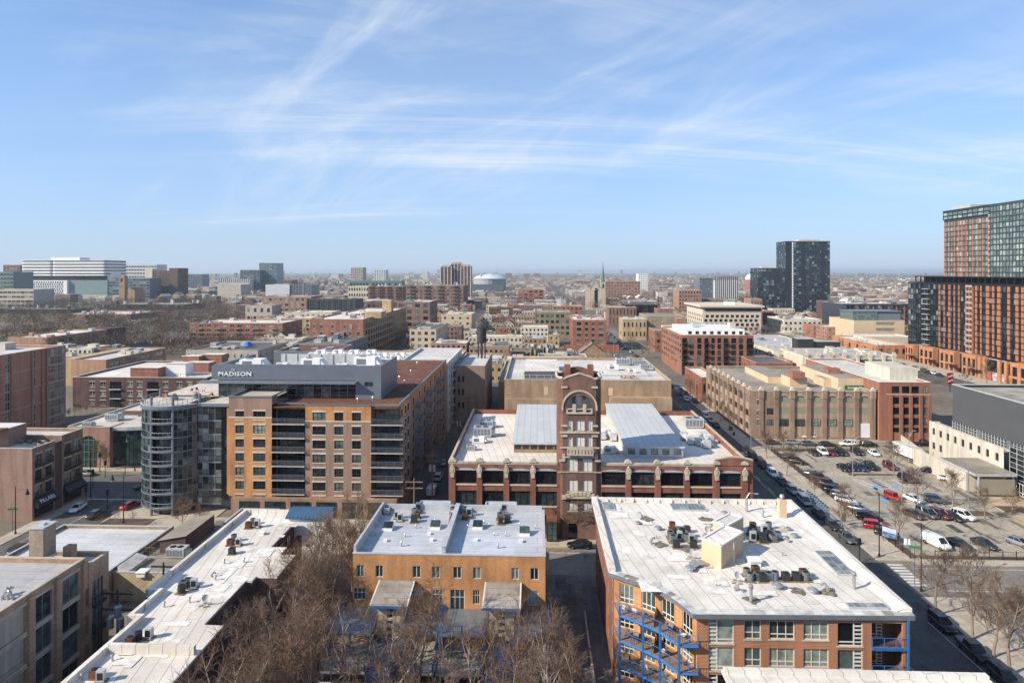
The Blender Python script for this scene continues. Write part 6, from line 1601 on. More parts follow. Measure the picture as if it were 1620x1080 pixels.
 # white freight container
a,b=ground(1412,716,0),ground(1446,730,0)
t=thing('freight_container','white box trailer parked along the pale concrete wall','trailer',(a[0],a[1],0))
d=Vector((b[0]-a[0],b[1]-a[1])).normalized();nn=Vector((-d.y,d.x));P=[Vector(a),Vector(b),Vector(b)+nn*2.5,Vector(a)+nn*2.5]
mb=MB();mb.prism([tuple(p)for p in P],.6,3.4,0,1,True);put('box_body',mb,[WHITE,PALE_ROOF],t)
mb=MB();
for s in(.1,.85):p=Vector(a)+(Vector(b)-Vector(a))*s+nn*1.2;mb.box(p.x-.5,p.x+.5,p.y-1,p.y+1,0,.6)
put('wheel',mb,METAL_BLACK,t)
# == blocks farther off, each surveyed along its own sight line
OCC=[]
def occ(x0,x1,y0,y1,pad=3):OCC.append((x0-pad,x1+pad,y0-pad,y1+pad))
def is_free(x0,x1,y0,y1):return not any(x0<b and x1>a and y0<d and y1>c for a,b,c,d in OCC)
for r in((-95,46,30,300),(46,66,0,2600),(66,190,60,275),(180,206,100,3000),(206,330,250,460),(-170,-80,60,265),(62,190,270,345)):occ(*r,0)
def frontY(pc,D):return at_depth(pc,D)[1]
def mid(label,pl,pr,vt,D,depth,wall,roof=None,cols=6,floors=4,wf=.5,hf=.5,fr=None,gl=None,side=None,scols=6,style='pairv',st=None,name='apartment_building',par=.7,cope=None,zb=1.2,group=None,near=None,build=True):
 Y=frontY((pl+pr)/2,D);x0,x1=x_on(pl,Y),x_on(pr,Y);z1=z_on((x0+x1)/2,Y,vt)
 b=Building(name,label,x0,x1,Y,Y+depth,z1,wall,roof or PALE_ROOF,par=par,cope=cope,group=group)
 b.fh=(z1-zb-.6)/max(1,floors)
 w=(x1-x0)/max(1,cols)*wf;h=b.fh*hf
 if near is None:near=1 if w*F/D>=4.5 else 0
 gl=gl or(GL_FAR if near==0 else GL)
 if cols:b.auto('S',cols,floors,zb+b.fh*.25,b.fh,w,h,style=style,fr=fr or METAL_DARK,gl=gl,st=st,near=near)
 if side:
  sw=min(w,depth/scols*.6)
  vis=abs((x0 if side=='W' else x1))/Y
  b.auto(side,scols,floors,zb+b.fh*.25,b.fh,sw,h,style=style,fr=fr or METAL_DARK,gl=gl,st=st,near=1 if near and sw*vis*F/D>3.5 else 0)
 occ(x0,x1,Y-(26 if D<720 else 0),Y+depth)
 if build:b.build()
 return b
def roofbits(b,n,label,seed=0,h=(1,2.4)):
 """Stair heads and plant on a flat roof, part of the building."""
 r=random.Random(seed);z=b.z1-b.par
 for i in range(n):
  w,d=r.uniform(1.5,4.5),r.uniform(2,5);x=r.uniform(b.x0+1,max(b.x0+1.1,b.x1-w-1));y=r.uniform(b.y0+2,max(b.y0+2.1,b.y1-d-1))
  mb=MB();hh=r.uniform(*h);mb.box(x,x+w,y,y+d,z+.003*i,z+hh,0,False,1);mb.box(x-.1,x+w+.1,y-.1,y+.15,z+hh+.001,z+hh+.15,1)
  b.part('roof_hut',mb,[r.choice((METAL_PALE,METAL_GREY,b.wall,CONC_PALE)),PALE_ROOF])
  # brown slab tower at the left edge, its long side along the avenue
tx=-162.0;ty1,ty0=y_on(104,tx),y_on(-70,tx);tz=z_on(tx,ty1,546)
T=Building('apartment_tower','brown brick slab block with tall window strips at left edge',-190,tx,ty0,ty1,tz,brick('brick_slab',(.47,.225,.135),(.38,.17,.105),stain=.1),PALE_ROOF,par=.8,cope=METAL_PALE)
fl=9;fh=(tz-1.0)/fl
for k in range(fl):
 z=.8+fh*k
 for pa,pb in((8.5,16),(51.5,56.5)):T.op('E',y_on(pa,tx)-ty0,y_on(pb,tx)-ty0,z+.2,z+fh-.25,'grid',OFFWHITE,GL,None,1)
 pp=[74.5,80.5,86.5,92,97.5,102.5]
 for pa,pb in zip(pp,pp[1:]):T.op('E',y_on(pa+.25,tx)-ty0,y_on(pb-.25,tx)-ty0,z+.2,z+fh-.25,'six',OFFWHITE,GL,None,1)
 for pa in(-20,-40):T.op('E',y_on(pa,tx)-ty0,y_on(pa+7,tx)-ty0,z+.2,z+fh-.25,'grid',OFFWHITE,GL,None,1)
T.build();roofbits(T,5,'',2);occ(-190,tx,ty0,ty1)
mb=MB()
for k in range(1,fl,2):mb.box(tx+.003,tx+.06,ty0,ty1,.8+fh*k-.12,.8+fh*k+.06,0,True)
for pa in(17,50,66,73.5):mb.box(tx+.002,tx+.5,y_on(pa,tx)-.3,y_on(pa,tx)+.3,0,tz-.2,1)
T.part('floor_band',mb,[STONE,MATS['brick_slab']])
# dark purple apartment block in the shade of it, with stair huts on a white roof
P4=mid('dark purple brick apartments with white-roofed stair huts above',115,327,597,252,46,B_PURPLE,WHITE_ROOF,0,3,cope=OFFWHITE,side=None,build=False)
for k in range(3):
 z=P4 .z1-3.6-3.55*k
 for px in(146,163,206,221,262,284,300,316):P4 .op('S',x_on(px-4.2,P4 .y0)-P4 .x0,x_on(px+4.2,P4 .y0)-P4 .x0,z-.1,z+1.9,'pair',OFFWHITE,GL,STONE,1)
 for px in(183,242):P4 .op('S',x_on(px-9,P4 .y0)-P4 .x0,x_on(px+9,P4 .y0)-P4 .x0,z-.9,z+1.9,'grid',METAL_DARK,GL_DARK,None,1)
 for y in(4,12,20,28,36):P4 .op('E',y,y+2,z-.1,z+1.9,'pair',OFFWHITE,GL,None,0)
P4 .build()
for px,dy,w,h in((206,3,11,3.2),(262,8,8,4.2),(292,18,10,3.2),(289,26,7,4.8),(318,30,9,5)):
 mb=MB();x=x_on(px,P4 .y0+dy);mb.box(x,x+w,P4 .y0+dy,P4 .y0+dy+6,P4 .z1-.7,P4 .z1+h,0,False,1);mb.box(x-.25,x+w+.25,P4 .y0+dy-.25,P4 .y0+dy+.1,P4 .z1+h+.001,P4 .z1+h+.25,1,True);P4 .part('stair_hut',mb,[B_SALMON if px!=262 else WHITE,WHITE_ROOF])
mb=MB();rail(mb,(P4 .x0+30,P4 .y0+2),(P4 .x1,P4 .y0+2),P4 .z1,1.1,0,3,.05,False);P4 .part('roof_rail',mb,METAL_DARK)
for k in range(3):balcony(P4,P4 .W['S'],x_on(174,P4 .y0)-P4 .x0,4.6,P4 .z1-4.4-3.55*k,.8,(OFFWHITE,METAL_DARK));balcony(P4,P4 .W['S'],x_on(233,P4 .y0)-P4 .x0,4.6,P4 .z1-4.4-3.55*k,.8,(OFFWHITE,METAL_DARK))
b=mid('three-storey orange brick building with gravel roof above the garden wall',112,168,569,297,48,B_PEACH,PALE_ROOF,0,3,side='E',scols=4);roofbits(b,5,'',3)
mb=MB();mb.box(b.x0-6,b.x0,b.y0+3,b.y1,0,b.z1);b.part('wing',mb,B_YELLOW)
b=mid('long orange and brown school with yellow-lit side windows',12,75,533.5,400,55,B_PEACH,WHITE_ROOF,0,2,side='E',scols=7,zb=2,build=False)
b.build();roofbits(b,6,'',4)
mb=MB();mb.box(b.x1-14,b.x1+.6,b.y1+.01,b.y1+20,0,b.z1+.3);b.part('wing',mb,B_PURPLE)
b=mid('four-storey brick apartments with stacked balconies beyond the grey lofts',300,447,511,480,40,B_SALMON,WHITE_ROOF,12,4,.55,.55,OFFWHITE,side='E',scols=4);roofbits(b,7,'',5)
for k in range(4):
 for u in(7,21,35,49,62):balcony(b,b.W['S'],u-2,5,b.z1-4-b.fh*k,1.3,(CONC,METAL_BLACK))
b=mid('low grey concrete loft row with cluttered roof and blue tarpaulin',294,408,553.5,345,44,CONC,DARK_ROOF,11,2,.3,.4,OFFWHITE,side='E');roofbits(b,9,'',6)
mb=MB();mb.cyl((b.x0+b.x1)/2+5,b.y0+20,b.z1,b.z1+2.2,2.6,10,0,1.2);b.part('tarpaulin',mb,mat('tarp_blue',(.01,.12,.5),.5))
b=mid('grey metal-clad lofts with roof decks left of the red warehouse',433,528,556,300,30,METAL_GREY,SEDUM,0,3,side='E',scols=6);roofbits(b,4,'',7)
b=mid('stepped grey flats with stair huts in front of the red warehouse',465,545,543,345,48,METAL_GREY,DARK_ROOF,8,4,.4,.5,side='E',scols=9);roofbits(b,9,'',8,(1.5,3))
b=mid('grey townhouse row with flat roofs behind the slate penthouse',405,462,549,372,30,CONC,DARK_ROOF,6,3,.4,.5,side='E');roofbits(b,6,'',9,(1.5,3))
# red painted warehouse with the long tan arcaded side
b=mid('big red painted warehouse with long tan brick side and white roof',490,575,505,386,124,B_SALMON,WHITE_ROOF,0,5,build=False)
fh=(b.z1-1.5)/5.4
for k in range(5):
 for px in(497,508.5,526,546,554,567):b.op('S',x_on(px-2.4,b.y0)-b.x0,x_on(px+2.4,b.y0)-b.x0,2.0+fh*k,2.0+fh*k+2.2,'dh',OFFWHITE,GL,STONE,1)
b.build();roofbits(b,10,'',10)
W=Seg((b.x1+.3,b.y0),(b.x1+.3,b.y1));ww=[]
for k in range(5):
 for u in range(4,int(b.y1-b.y0)-3,6):W.ops.append((u,u+3.6,1.6+fh*k,1.6+fh*k+3.0));ww.append((u,1.6+fh*k))
mb=MB();W.draw(mb,0,b.z1+.3,.3);o=b.part('side_wall',mb,B_TAN,label='tan brick side wall with rows of wide dark windows');fm,pm,one=window_mesh(3.6,3.0,'triv',METAL_DARK,GL_DARK,None)
for u,z in ww:link('window',one,o,wloc(o,W.p(u,z)),W.rz)
mb=MB();yq=b.y0+20;mb.box(x_on(577,yq),x_on(603,yq),yq,yq+14,b.z1-.7,b.z1+3.2,0,False,1);yq=b.y0+78;mb.box(b.x1-7.5,b.x1-1,yq,yq+7,b.z1-.7,b.z1+8,0,False,1);b.part('roof_tower',mb,[B_YELLOW,PALE_ROOF])
b=mid('cream four-storey corner block with paired windows by the bare trees',648,690,520.5,400,52,mat('cream_render',(.56,.44,.31),.85,.08),DARK_ROOF,4,4,.5,.5,METAL_DARK,side='E',scols=6,near=1);roofbits(b,6,'',11)
b=mid('brown brick office with green roof dome right of the tan tower',628,680,477.5,600,46,B_BROWN,WHITE_ROOF,4,4,.6,.55,side='E',scols=5);roofbits(b,2,'',12)
mb=MB();x=(b.x0+b.x1)/2-6;mb.cyl(x,b.y0+15,b.z1-.7,b.z1+2,7,12,0,.6);b.part('dome',mb,GREEN_CU)
b=mid('dark brown brick block behind the tan roof tower',580,634,477.5,640,30,B_DARK,DARK_ROOF,7,3,.5,.5)
b=mid('low cream building with two windows behind the cream corner block',698,746,497,560,34,mat('cream_render',(.56,.44,.31)),PALE_ROOF,4,3,.3,.4);roofbits(b,3,'',13)
b=mid('yellow brick three-storey row left of the red warehouse',405,492,503,560,30,B_YELLOW,WHITE_ROOF,8,3,.4,.5);roofbits(b,8,'',14)
b=mid('long pale cream building above the yellow brick row',450,525,494,620,30,CREAM,WHITE_ROOF,9,2,.4,.5);roofbits(b,4,'',15)
b=mid('pinkish apartments with cream window bays far left of the red warehouse',415,492,469,720,40,B_PINK,PALE_ROOF,9,4,.5,.6,OFFWHITE,st=CREAM,near=1);roofbits(b,4,'',16)
b=mid('dark low building fronted by pale columns',485,563,473.5,690,30,METAL_DARK,DARK_ROOF,9,1,.55,.8,OFFWHITE,GL_TEAL);roofbits(b,5,'',17)
b=mid('tan stone house left of the pinkish apartments',388,430,483,660,25,CONC,TAN_ROOF,4,2,.4,.5)
# fire-escape lofts
for lab,pl,pr,vt,D,wl,n in(('wide brown loft block hung with black fire escapes below the brown towers',642,733,451.5,880,B_BROWN,13),('reddish loft block with fire escapes left of the wide brown loft',582,637,453,960,brick('brick_rose',(.30,.13,.10),(.24,.10,.08)),9)):
 b=mid(lab,pl,pr,vt,D,60,wl,PALE_ROOF,n,7,.5,.5,OFFWHITE,side='E',scols=8);roofbits(b,7,'',18,(2,5))
 for u in(.12,.38,.62,.88):
  mb=MB();w=b.x1-b.x0
  for k in range(7):
   z=4+b.fh*k;mb.box(b.x0+w*u-4,b.x0+w*u+4,b.y0-1.4,b.y0-.01,z-.15,z,0,True);mb.bar((b.x0+w*u-3.5,b.y0-1.2,z),(b.x0+w*u+3.5,b.y0-1.2,z+b.fh),.25)
   mb.box(b.x0+w*u-4,b.x0+w*u+4,b.y0-1.42,b.y0-1.36,z+.4,z+1.1)
  b.part('fire_escape',mb,METAL_BLACK)
  # triple brown tower with white stripes
D=1120
Y=frontY(721,D);t=thing('apartment_tower','tall triple brown tower with white vertical stripes','building',(x_on(721,Y),Y,0))
for pl,pr,vt,dy in((697,714,422,0),(713,730,417.5,6),(729,744.5,421,2)):
 yy=Y+dy;x0,x1=x_on(pl,yy),x_on(pr,yy);z1=z_on(x0,yy,vt)
 mb=MB();W=Seg((x0,yy),(x1,yy));n=3
 mb.box(x0,x1,yy,yy+22,0,z1,0);put('wall',mb,brick('brick_tower_brown',(.22,.115,.08),(.18,.09,.065)),t)
 mb=MB();mg=MB()
 for k in range(n+1):x=x0+(x1-x0)*k/n;mb.box(x-.45,x+.45,yy-.5,yy-.01,0,z1+.5);mb.box(x1+.01,x1+.5,yy+22*k/n-.4,yy+22*k/n+.4,0,z1+.3)
 for k in range(int(z1/3)):
  for j in range(n):x=x0+(x1-x0)*(j+.5)/n;mg.box(x-1.5,x+1.5,yy-.08,yy-.02,3*k+1,3*k+2.5)
 put('pilaster',mb,OFFWHITE,t);put('windows',mg,GL_FAR,t,kind='stuff')
 mb=MB();mb.box(x0+2,x1-2,yy+4,yy+16,z1+.01,z1+3);put('plant_room',mb,CONC,t)
occ(t.location.x-30,t.location.x+30,Y,Y+40)
# round arena
D=1500;Y=frontY(773,D);x0,x1=x_on(746,Y),x_on(799,Y);zc_=z_on(0,Y,441);t=thing('arena','huge white-roofed arena with pale roof trusses and blue glass front','arena',((x0+x1)/2,Y,0))
n=28;mb=MB();cx,cy,rx,ry=(x0+x1)/2,Y+45,(x1-x0)/2,48
P=[(cx+rx*math.cos(2*math.pi*k/n),cy+ry*math.sin(2*math.pi*k/n))for k in range(n)]
mb.prism(P,0,zc_);put('wall',mb,mat('arena_wall',(.30,.32,.34),.7),t);mb=MB()
for r0,r1,z0,z1 in((1.04,.8,zc_,zc_+6),(.8,.45,zc_+6,zc_+10),(.45,.01,zc_+10,zc_+11.5)):
 for k in range(n):
  a,b_=2*math.pi*k/n,2*math.pi*(k+1)/n;f=lambda r,q,z:(cx+rx*r*math.cos(q),cy+ry*r*math.sin(q),z);mb.q([f(r0,a,z0),f(r0,b_,z0),f(r1,b_,z1),f(r1,a,z1)])
put('roof',mb,mat('arena_roof',(.58,.60,.62),.6),t);mb=MB()
for s in(-.5,.15):mb.bar((cx+rx*s,cy-ry*.8,zc_+5),(cx+rx*(s+.25),cy,zc_+14),1.0);mb.bar((cx+rx*(s+.25),cy,zc_+14),(cx+rx*(s+.3),cy+ry*.7,zc_+8),1.0)
put('roof_truss',mb,METAL_PALE,t);mb=MB();mb.box(x0+3,x1-4,Y-6,Y+8,0,zc_*.66);put('glass_front',mb,mat('blue_glass',(.11,.135,.155),.3),t);mb=MB();mb.box(x0+1,x1-20,Y-9,Y-6.1,0,7);put('canopy',mb,WHITE,t);occ(x0,x1,Y-10,Y+100)
# the far left: hospital and clinic towers
D=1300;Y=frontY(100,D);t=thing('hospital','white butterfly-shaped hospital with rounded banded tower on glass base','building',(x_on(100,Y),Y,0))
zv=lambda v:z_on(x_on(100,Y),Y,v)
def banded(pl,pr,v0,v1,dy,bands,nm,rnd=8):
 yy=Y+dy;x0,x1=x_on(pl,yy),x_on(pr,yy);z0,z1=zv(v1),zv(v0)
 poly=[]
 for cx_,sgn in((x0+rnd,-1),(x1-rnd,1)):
  for k in range(7):q=math.pi*1.0+math.pi/2*k/6 if sgn<0 else math.pi*1.5+math.pi/2*k/6;poly.append((cx_+rnd*math.cos(q),yy+rnd+rnd*math.sin(q)))
 poly+=[(x1,yy+60),(x0,yy+60)]
 mb=MB();mb.prism(poly,z0,z1,0,1,True);o=put(nm,mb,[WHITE,PALE_ROOF],t)
 mb=MB();c=Vector(((x0+x1)/2,yy+30));big=[tuple(c+(Vector(p)-c)*1.006)for p in poly]
 for k in range(bands):z=z0+(z1-z0)*(k+.45)/bands;mb.prism(big,z,z+(z1-z0)/bands*.38,0)
 put('window_band',mb,GL_FAR,o)
banded(32,84,411.5,436,6,5,'tower_wing');banded(81,169,411.5,436,0,5,'tower_wing')
mb=MB()
def bx(pl,pr,v0,v1,dy,d,m=0):mb.box(x_on(pl,Y+dy),x_on(pr,Y+dy),Y+dy,Y+dy+d,max(0,zv(v1)),zv(v0),m)
bx(80,126,407,411.5,12,30,0);bx(36,168,436,444,14,40,1);bx(106,170,443,472,-4,50,2);bx(36,106,443.5,466,-10,40,3);bx(170,176,432,474,10,30,0)
for k in range(17):
 for j in range(6):
  xa=x_on(38,Y-10)+k*4.7+(1.5 if j%2 else 0);z=zv(465)+j*(zv(444.5)-zv(465))/6;mb.box(xa,xa+2.4,Y-10.3,Y-10.01,z+.4,z+3.6,4)
put('podium',mb,[WHITE,METAL_DARK,mat('green_glass_far',(.20,.27,.26),.2,.1),WHITE,GL_FAR],t);occ(x_on(30,Y),x_on(180,Y),Y-15,Y+80)
mb=MB();bx(33,170,466,476,-16,8,0);put('plinth',mb,CONC,t)
FARB=lambda lab,pl,pr,vt,D,wl,cols,fl,**k:mid(lab,pl,pr,vt,D,k.pop('depth',40),wl,k.pop('roof',PALE_ROOF),cols,fl,k.pop('wf',.6),k.pop('hf',.5),**k)
GG=mat('glass_clad_green',(.15,.20,.19),.25,.12);GB=mat('glass_clad_grey',(.13,.16,.19),.25,.12);GW=mat('clad_white',(.55,.56,.55),.6,.06)
FARB('green glass office cut by the left edge below the hospital',-30,21,430,1000,GG,10,8,wf=.8,hf=.4)
FARB('dark red brick tower left of the white hospital',5,31,419,1600,B_BROWN,5,12)
FARB('long grey concrete garage at the left edge below the hospital',-30,53,458,930,CONC,12,4,wf=.9,hf=.4)
FARB('white and glass medical block right of the hospital',185,248,418.5,1450,GW,14,9,wf=.8,hf=.4)
FARB('glassy blue office with white bands below the white medical block',172,237,440,1280,GB,12,7,wf=.85,hf=.5)
FARB('tan windowless slab beside the brown medical tower',229,241,425,1330,CREAM,0,1)
FARB('wide brown brick medical tower',241,272,428,1330,B_DARK,8,11,wf=.45)
FARB('taller brown brick shaft at the right of the medical tower',267.5,281,424,1322,B_DARK,0,1)
FARB('grey glazed hospital block fading into haze right of the brown tower',282,320,434,1900,GB,10,8)
FARB('grey concrete box right of the bare tree park',344,381,450,1150,CONC,0,1)
FARB('white striped low office above the concrete box',346,395,441.5,1500,GW,16,3,wf=.5,hf=.8)
FARB('dark grey glass tower left of the teal tower',380,411,427,1520,GB,6,11,wf=.8)
FARB('tall teal glass tower with pale stripes',410,438,416,1540,mat('glass_clad_teal',(.17,.24,.26),.25,.12),7,18,fr=WHITE,wf=.7,hf=.75)
FARB('grey office tower alone on the skyline',555,574,423,2000,CONC,6,13,wf=.7)
FARB('slim hazy tower with a stepped white head',592,610,427,2300,GW,5,12)
FARB('long teal green roofed shed left of the fire-escape lofts',553,634,444.5,1300,mat('teal_metal',(.08,.17,.17),.5),16,2,wf=.7)
FARB('cream three-storey terrace in front of the teal shed',551,583,452.5,1050,CREAM,8,3)
FARB('low grey white block with dark window wall left of the teal shed',420,458,450,1230,GW,0,2)
FARB('low dark ribbed office beside the grey white block',457,493,450.5,1230,METAL_GREY,14,1,fr=WHITE,wf=.5,hf=.9)
FARB('brick block with red billboard far right of the teal tower',438,462,443,1700,B_BROWN,6,4)
FARB('brick and tan block left of the church',820,860,458,980,B_SALMON,5,5)
FARB('brown checkered apartment slab right of the church',957,1013,445,1120,B_PINK,12,7,wf=.5,hf=.5,fr=OFFWHITE)
FARB('white apartment tower beyond the checkered slab',1010,1025,433,1650,WHITE,5,9,wf=.5)
FARB('tan brick block left of the striped tower',1074,1110,459,900,B_PINK,8,5,wf=.5)
FARB('dark windowed end of the striped apartment slab',1107,1131,439.5,1010,GB,6,11,fr=WHITE,wf=.5,hf=.7)
FARB('wide white and black striped apartment slab',1131,1168.5,443.5,1000,GW,12,1,gl=GL_DARK,wf=.5,hf=.92)
b=mid('red brick block with stair tower among bare trees centre right',875,922,484,700,30,B_SALMON,PALE_ROOF,7,3);roofbits(b,3,'',21,(3,8))
b=mid('tan loft block with rows of wide windows behind white townhouses',846,902,494,520,40,brick('brick_khaki',(.30,.235,.15),(.25,.19,.12)),TAN_ROOF,7,4,.6,.5,side='W');roofbits(b,2,'',22)
b=mid('red brick five-storey corner block with white roof beside the street',906,960,506,432,42,brick('brick_corner',(.36,.125,.07),(.30,.10,.06)),WHITE_ROOF,0,5,side='W',scols=5,build=False)
for k in range(5):
 for px,hw in((916,3.5),(928,2.2),(938.5,2.2),(951,3.8)):b.op('S',x_on(px-hw,b.y0)-b.x0,x_on(px+hw,b.y0)-b.x0,2+b.fh*k,2+b.fh*k+2.3,'pair',METAL_DARK,GL,STONE,1)
b.build();roofbits(b,9,'',23)
mb=MB();mb.box(b.x0-6,b.x1+7,b.y0-8,b.y0-7,0,5);b.part('garden_wall',mb,B_SALMON)
b=mid('brown brick gym wing beside the black box building',963,1007,486,620,30,B_BROWN,PALE_ROOF,8,2,.35,.6,side='W')
b=mid('black box building with glassy front between brown wings',991,1040,481.5,640,36,METAL_BLACK,DARK_ROOF,10,1,.8,.7,gl=GL_DARK)
b=mid('brown wing right of the black box building',1040,1065,488,622,30,B_BROWN,WHITE_ROOF,0,1)
b=mid('tan hall with plain brick side and two small arches',1024,1085,500.5,515,42,brick('brick_plain_tan',(.38,.29,.19),(.33,.25,.16)),TAN_ROOF,0,1,side='W',scols=5)
mb=MB()
for px in(1038,1058):x=x_on(px,b.y0);mb.cyl(x,b.y0+.6,0.5,4.5,1.2,12)
b.part('arched_door',mb,METAL_BLACK)
b=mid('brick and tan shopfront row in front of the plain tan hall',985,1023,505,500,24,B_YELLOW,WHITE_ROOF,6,2,.4,.5,side='W');roofbits(b,2,'',24)
b=mid('narrow cream and red corner house on the long street',1036,1059,523,425,24,B_SALMON,TAN_ROOF,2,3,.4,.5,side='W')
# big red block with dark balconies
b=mid('big red brick block with columns of dark balconies and white penthouse',1078,1192.5,530,330,52,B_SALMON,WHITE_ROOF,0,5,side='W',scols=10,build=False,zb=4.2)
fh=(b.z1-1.2-3.8)/5
pp=[(1079.5,1087),(1091,1098),(1103,1110),(1114.5,1121),(1125.5,1131),(1135,1141),(1145,1152),(1157,1165),(1169,1176),(1181.5,1191)]
for k in range(5):
 for i,(pa,pb)in enumerate(pp):b.op('S',x_on(pa,b.y0)-b.x0,x_on(pb,b.y0)-b.x0,4+fh*k,4+fh*k+fh*.84,'grid',METAL_BLACK,GL if i%3 else GL_DARK,None,1)
for pa,pb in pp:b.op('S',x_on(pa,b.y0)-b.x0,x_on(pb,b.y0)-b.x0,.3,3.4,'grid',METAL_BLACK,GL_DARK,None,1)
b.build()
for k in range(5):
 for i in(0,3,6,9):pa,pb=pp[i];balcony(b,b.W['S'],x_on(pa-.6,b.y0)-b.x0,x_on(pb+.6,b.y0)-x_on(pa-.6,b.y0),3.9+fh*k,1.4,(METAL_BLACK,METAL_BLACK))
yy=b.y0+5;mb=MB();W=Seg((x_on(1086,yy),yy),(x_on(1178,yy),yy));z0,z1=b.z1-.7,z_on(80,yy,521)
for i in range(8):W.ops.append((W.w*(i+.25)/8,W.w*(i+.75)/8,z0+.6,z1-.9))
W.draw(mb,z0,z1,.3);mb.box(W.o[0],W.o[0]+W.w,yy+.31,yy+36,z0,z1-.01);b.part('penthouse',mb,WHITE)
fm,pm,one=window_mesh(W.w/16,z1-z0-1.5,'triv',METAL_DARK,GL_DARK,None)
for i in range(8):link('window',one,b.root,wloc(b.root,W.p(W.w*(i+.25)/8,z0+.6)))
roofbits(b,4,'',25,(5,6))
# cream sports building with the chequered windows
b=mid('broad cream flat-roofed building chequered with black windows',1112,1204,486,560,60,mat('cream_panel',(.58,.50,.40),.8,.05),mat('cream_roof',(.62,.54,.42),.8,.06),0,4,side=None,par=.1,build=False)
for r_ in range(4):
 for c in range(11):
  u=b.W['S'].w*(c+.30+(.28 if r_%2 else 0))/11.6;b.op('S',u,u+2.6,2.2+3.6*r_,4.6+3.6*r_,'pairv',METAL_BLACK,GL_DARK,None,1)
for r_ in range(4):
 for c in range(8):u=4+7*c+2*(r_%2);b.op('W',u,u+3,2.2+3.6*r_,4.6+3.6*r_,'pairv',METAL_BLACK,GL_DARK,None,0)
b.build();mb=MB();mb.box(b.x0-3,b.x1+2,b.y0-3,b.y1,b.z1+.13,b.z1+1.5,0,True);mb.box(b.x0+2,b.x1,b.y0-.3,b.y0-.01,b.z1-3,b.z1-1.2,1);mb.box(b.x0+22,b.x0+30,b.y0+10,b.y0+16,b.z1+1.5,b.z1+4,2);b.part('roof_overhang',mb,[MATS['cream_roof'],GL_DARK,WHITE])
# church with the green spire
D=900;Y=frontY(945,D);t=thing('church','pale stone church with tall green copper spire','church',(x_on(945,Y),Y,0))
z=lambda v:z_on(x_on(945,Y),Y,v);xx=lambda p:x_on(p,Y)
mb=MB();x0,x1=xx(935),xx(951);xm=(x0+x1)/2
mb.q([(x0,Y,0),(x1,Y,0),(x1,Y,z(458)),(xm,Y,z(447)),(x0,Y,z(458))]);mb.q([(x1,Y,0),(x1,Y+40,0),(x1,Y+40,z(458)),(x1,Y,z(458))]);mb.q([(x0,Y+40,0),(x0,Y,0),(x0,Y,z(458)),(x0,Y+40,z(458))]);put('nave',mb,STONE,t)
mb=MB();mb.q([(x1,Y,z(458)),(x1,Y+40,z(458)),(xm,Y+40,z(447)),(xm,Y,z(447))]);mb.q([(x0,Y+40,z(458)),(x0,Y,z(458)),(xm,Y,z(447)),(xm,Y+40,z(447))]);put('nave_roof',mb,DARK_ROOF,t)
mb=MB();mb.box(xx(950.2),xx(958),Y-1,Y+7,0,z(446));mb.box(xx(927),xx(934.5),Y+4,Y+10,0,z(455))
for dx in(0,1):
 for dy in(0,1):mb.cyl(xx(950.2)+(xx(958)-xx(950.2))*dx,Y-1+8*dy,z(446),z(440),.7,6,0,.05)
put('bell_tower',mb,STONE,t);mb=MB();mb.cyl(xx(954.2),Y+3,z(446),z(443),3.0,8,0,2.6);mb.cyl(xx(954.2),Y+3,z(443),z(414),2.0,8,0,.08);put('spire',mb,GREEN_CU,t);mb=MB();mb.box(xm-2.2,xm+2.2,Y-.15,Y-.02,3,z(459));mb.cyl(xm,Y-.1,z(458),z(456),1.6,10);mb.box(xx(953),xx(955.4),Y-1.15,Y-1.02,z(456),z(449));put('church_window',mb,GL_DARK,t);occ(xx(925),xx(960),Y-5,Y+45)
# tan campanile church near the park
D=1080;Y=frontY(195,D);t=thing('church','tan square campanile and low church among bare trees','church',(x_on(195,Y),Y,0));z=lambda v:z_on(x_on(195,Y),Y,v);xx=lambda p:x_on(p,Y)
mb=MB();mb.box(xx(188),xx(197),Y,Y+9,0,z(438));mb.box(xx(189),xx(196),Y+1,Y+8,z(438),z(435.5));put('bell_tower',mb,B_TAN,t)
mb=MB();x0,x1,xm=xx(197),xx(212),xx(204);mb.q([(x0,Y+2,0),(x1,Y+2,0),(x1,Y+2,z(460)),(xm,Y+2,z(455)),(x0,Y+2,z(460))]);mb.q([(x1,Y+2,0),(x1,Y+30,0),(x1,Y+30,z(460)),(x1,Y+2,z(460))]);put('nave',mb,B_TAN,t);mb=MB();mb.q([(x1,Y+2,z(460)),(x1,Y+30,z(460)),(xm,Y+30,z(455)),(xm,Y+2,z(455))]);put('nave_roof',mb,B_SALMON,t);mb=MB();mb.box(xx(191),xx(194),Y-.1,Y-.01,z(446),z(440));put('church_window',mb,GL_DARK,t);occ(xx(186),xx(214),Y,Y+35)
# white dome
D=1700;Y=frontY(1190,D);x0,x1=x_on(1179,Y),x_on(1200,Y);cx=(x0+x1)/2;r=(x1-x0)/2;t=thing('domed_hall','round hall with smooth white dome left of the dark tower','hall',(cx,Y,0));zb=z_on(cx,Y,442)
mb=MB();mb.cyl(cx,Y,0,zb,r*1.02,24);put('wall',mb,B_SALMON,t);mb=MB()
for k in range(6):a,c=math.pi/2*k/6,math.pi/2*(k+1)/6;mb.cyl(cx,Y,zb+r*.9*math.sin(a),zb+r*.9*math.sin(c),r*math.cos(a),24,0,max(.05,r*math.cos(c)))
put('dome',mb,WHITE,t,smooth=False);occ(x0,x1,Y-r,Y+r)
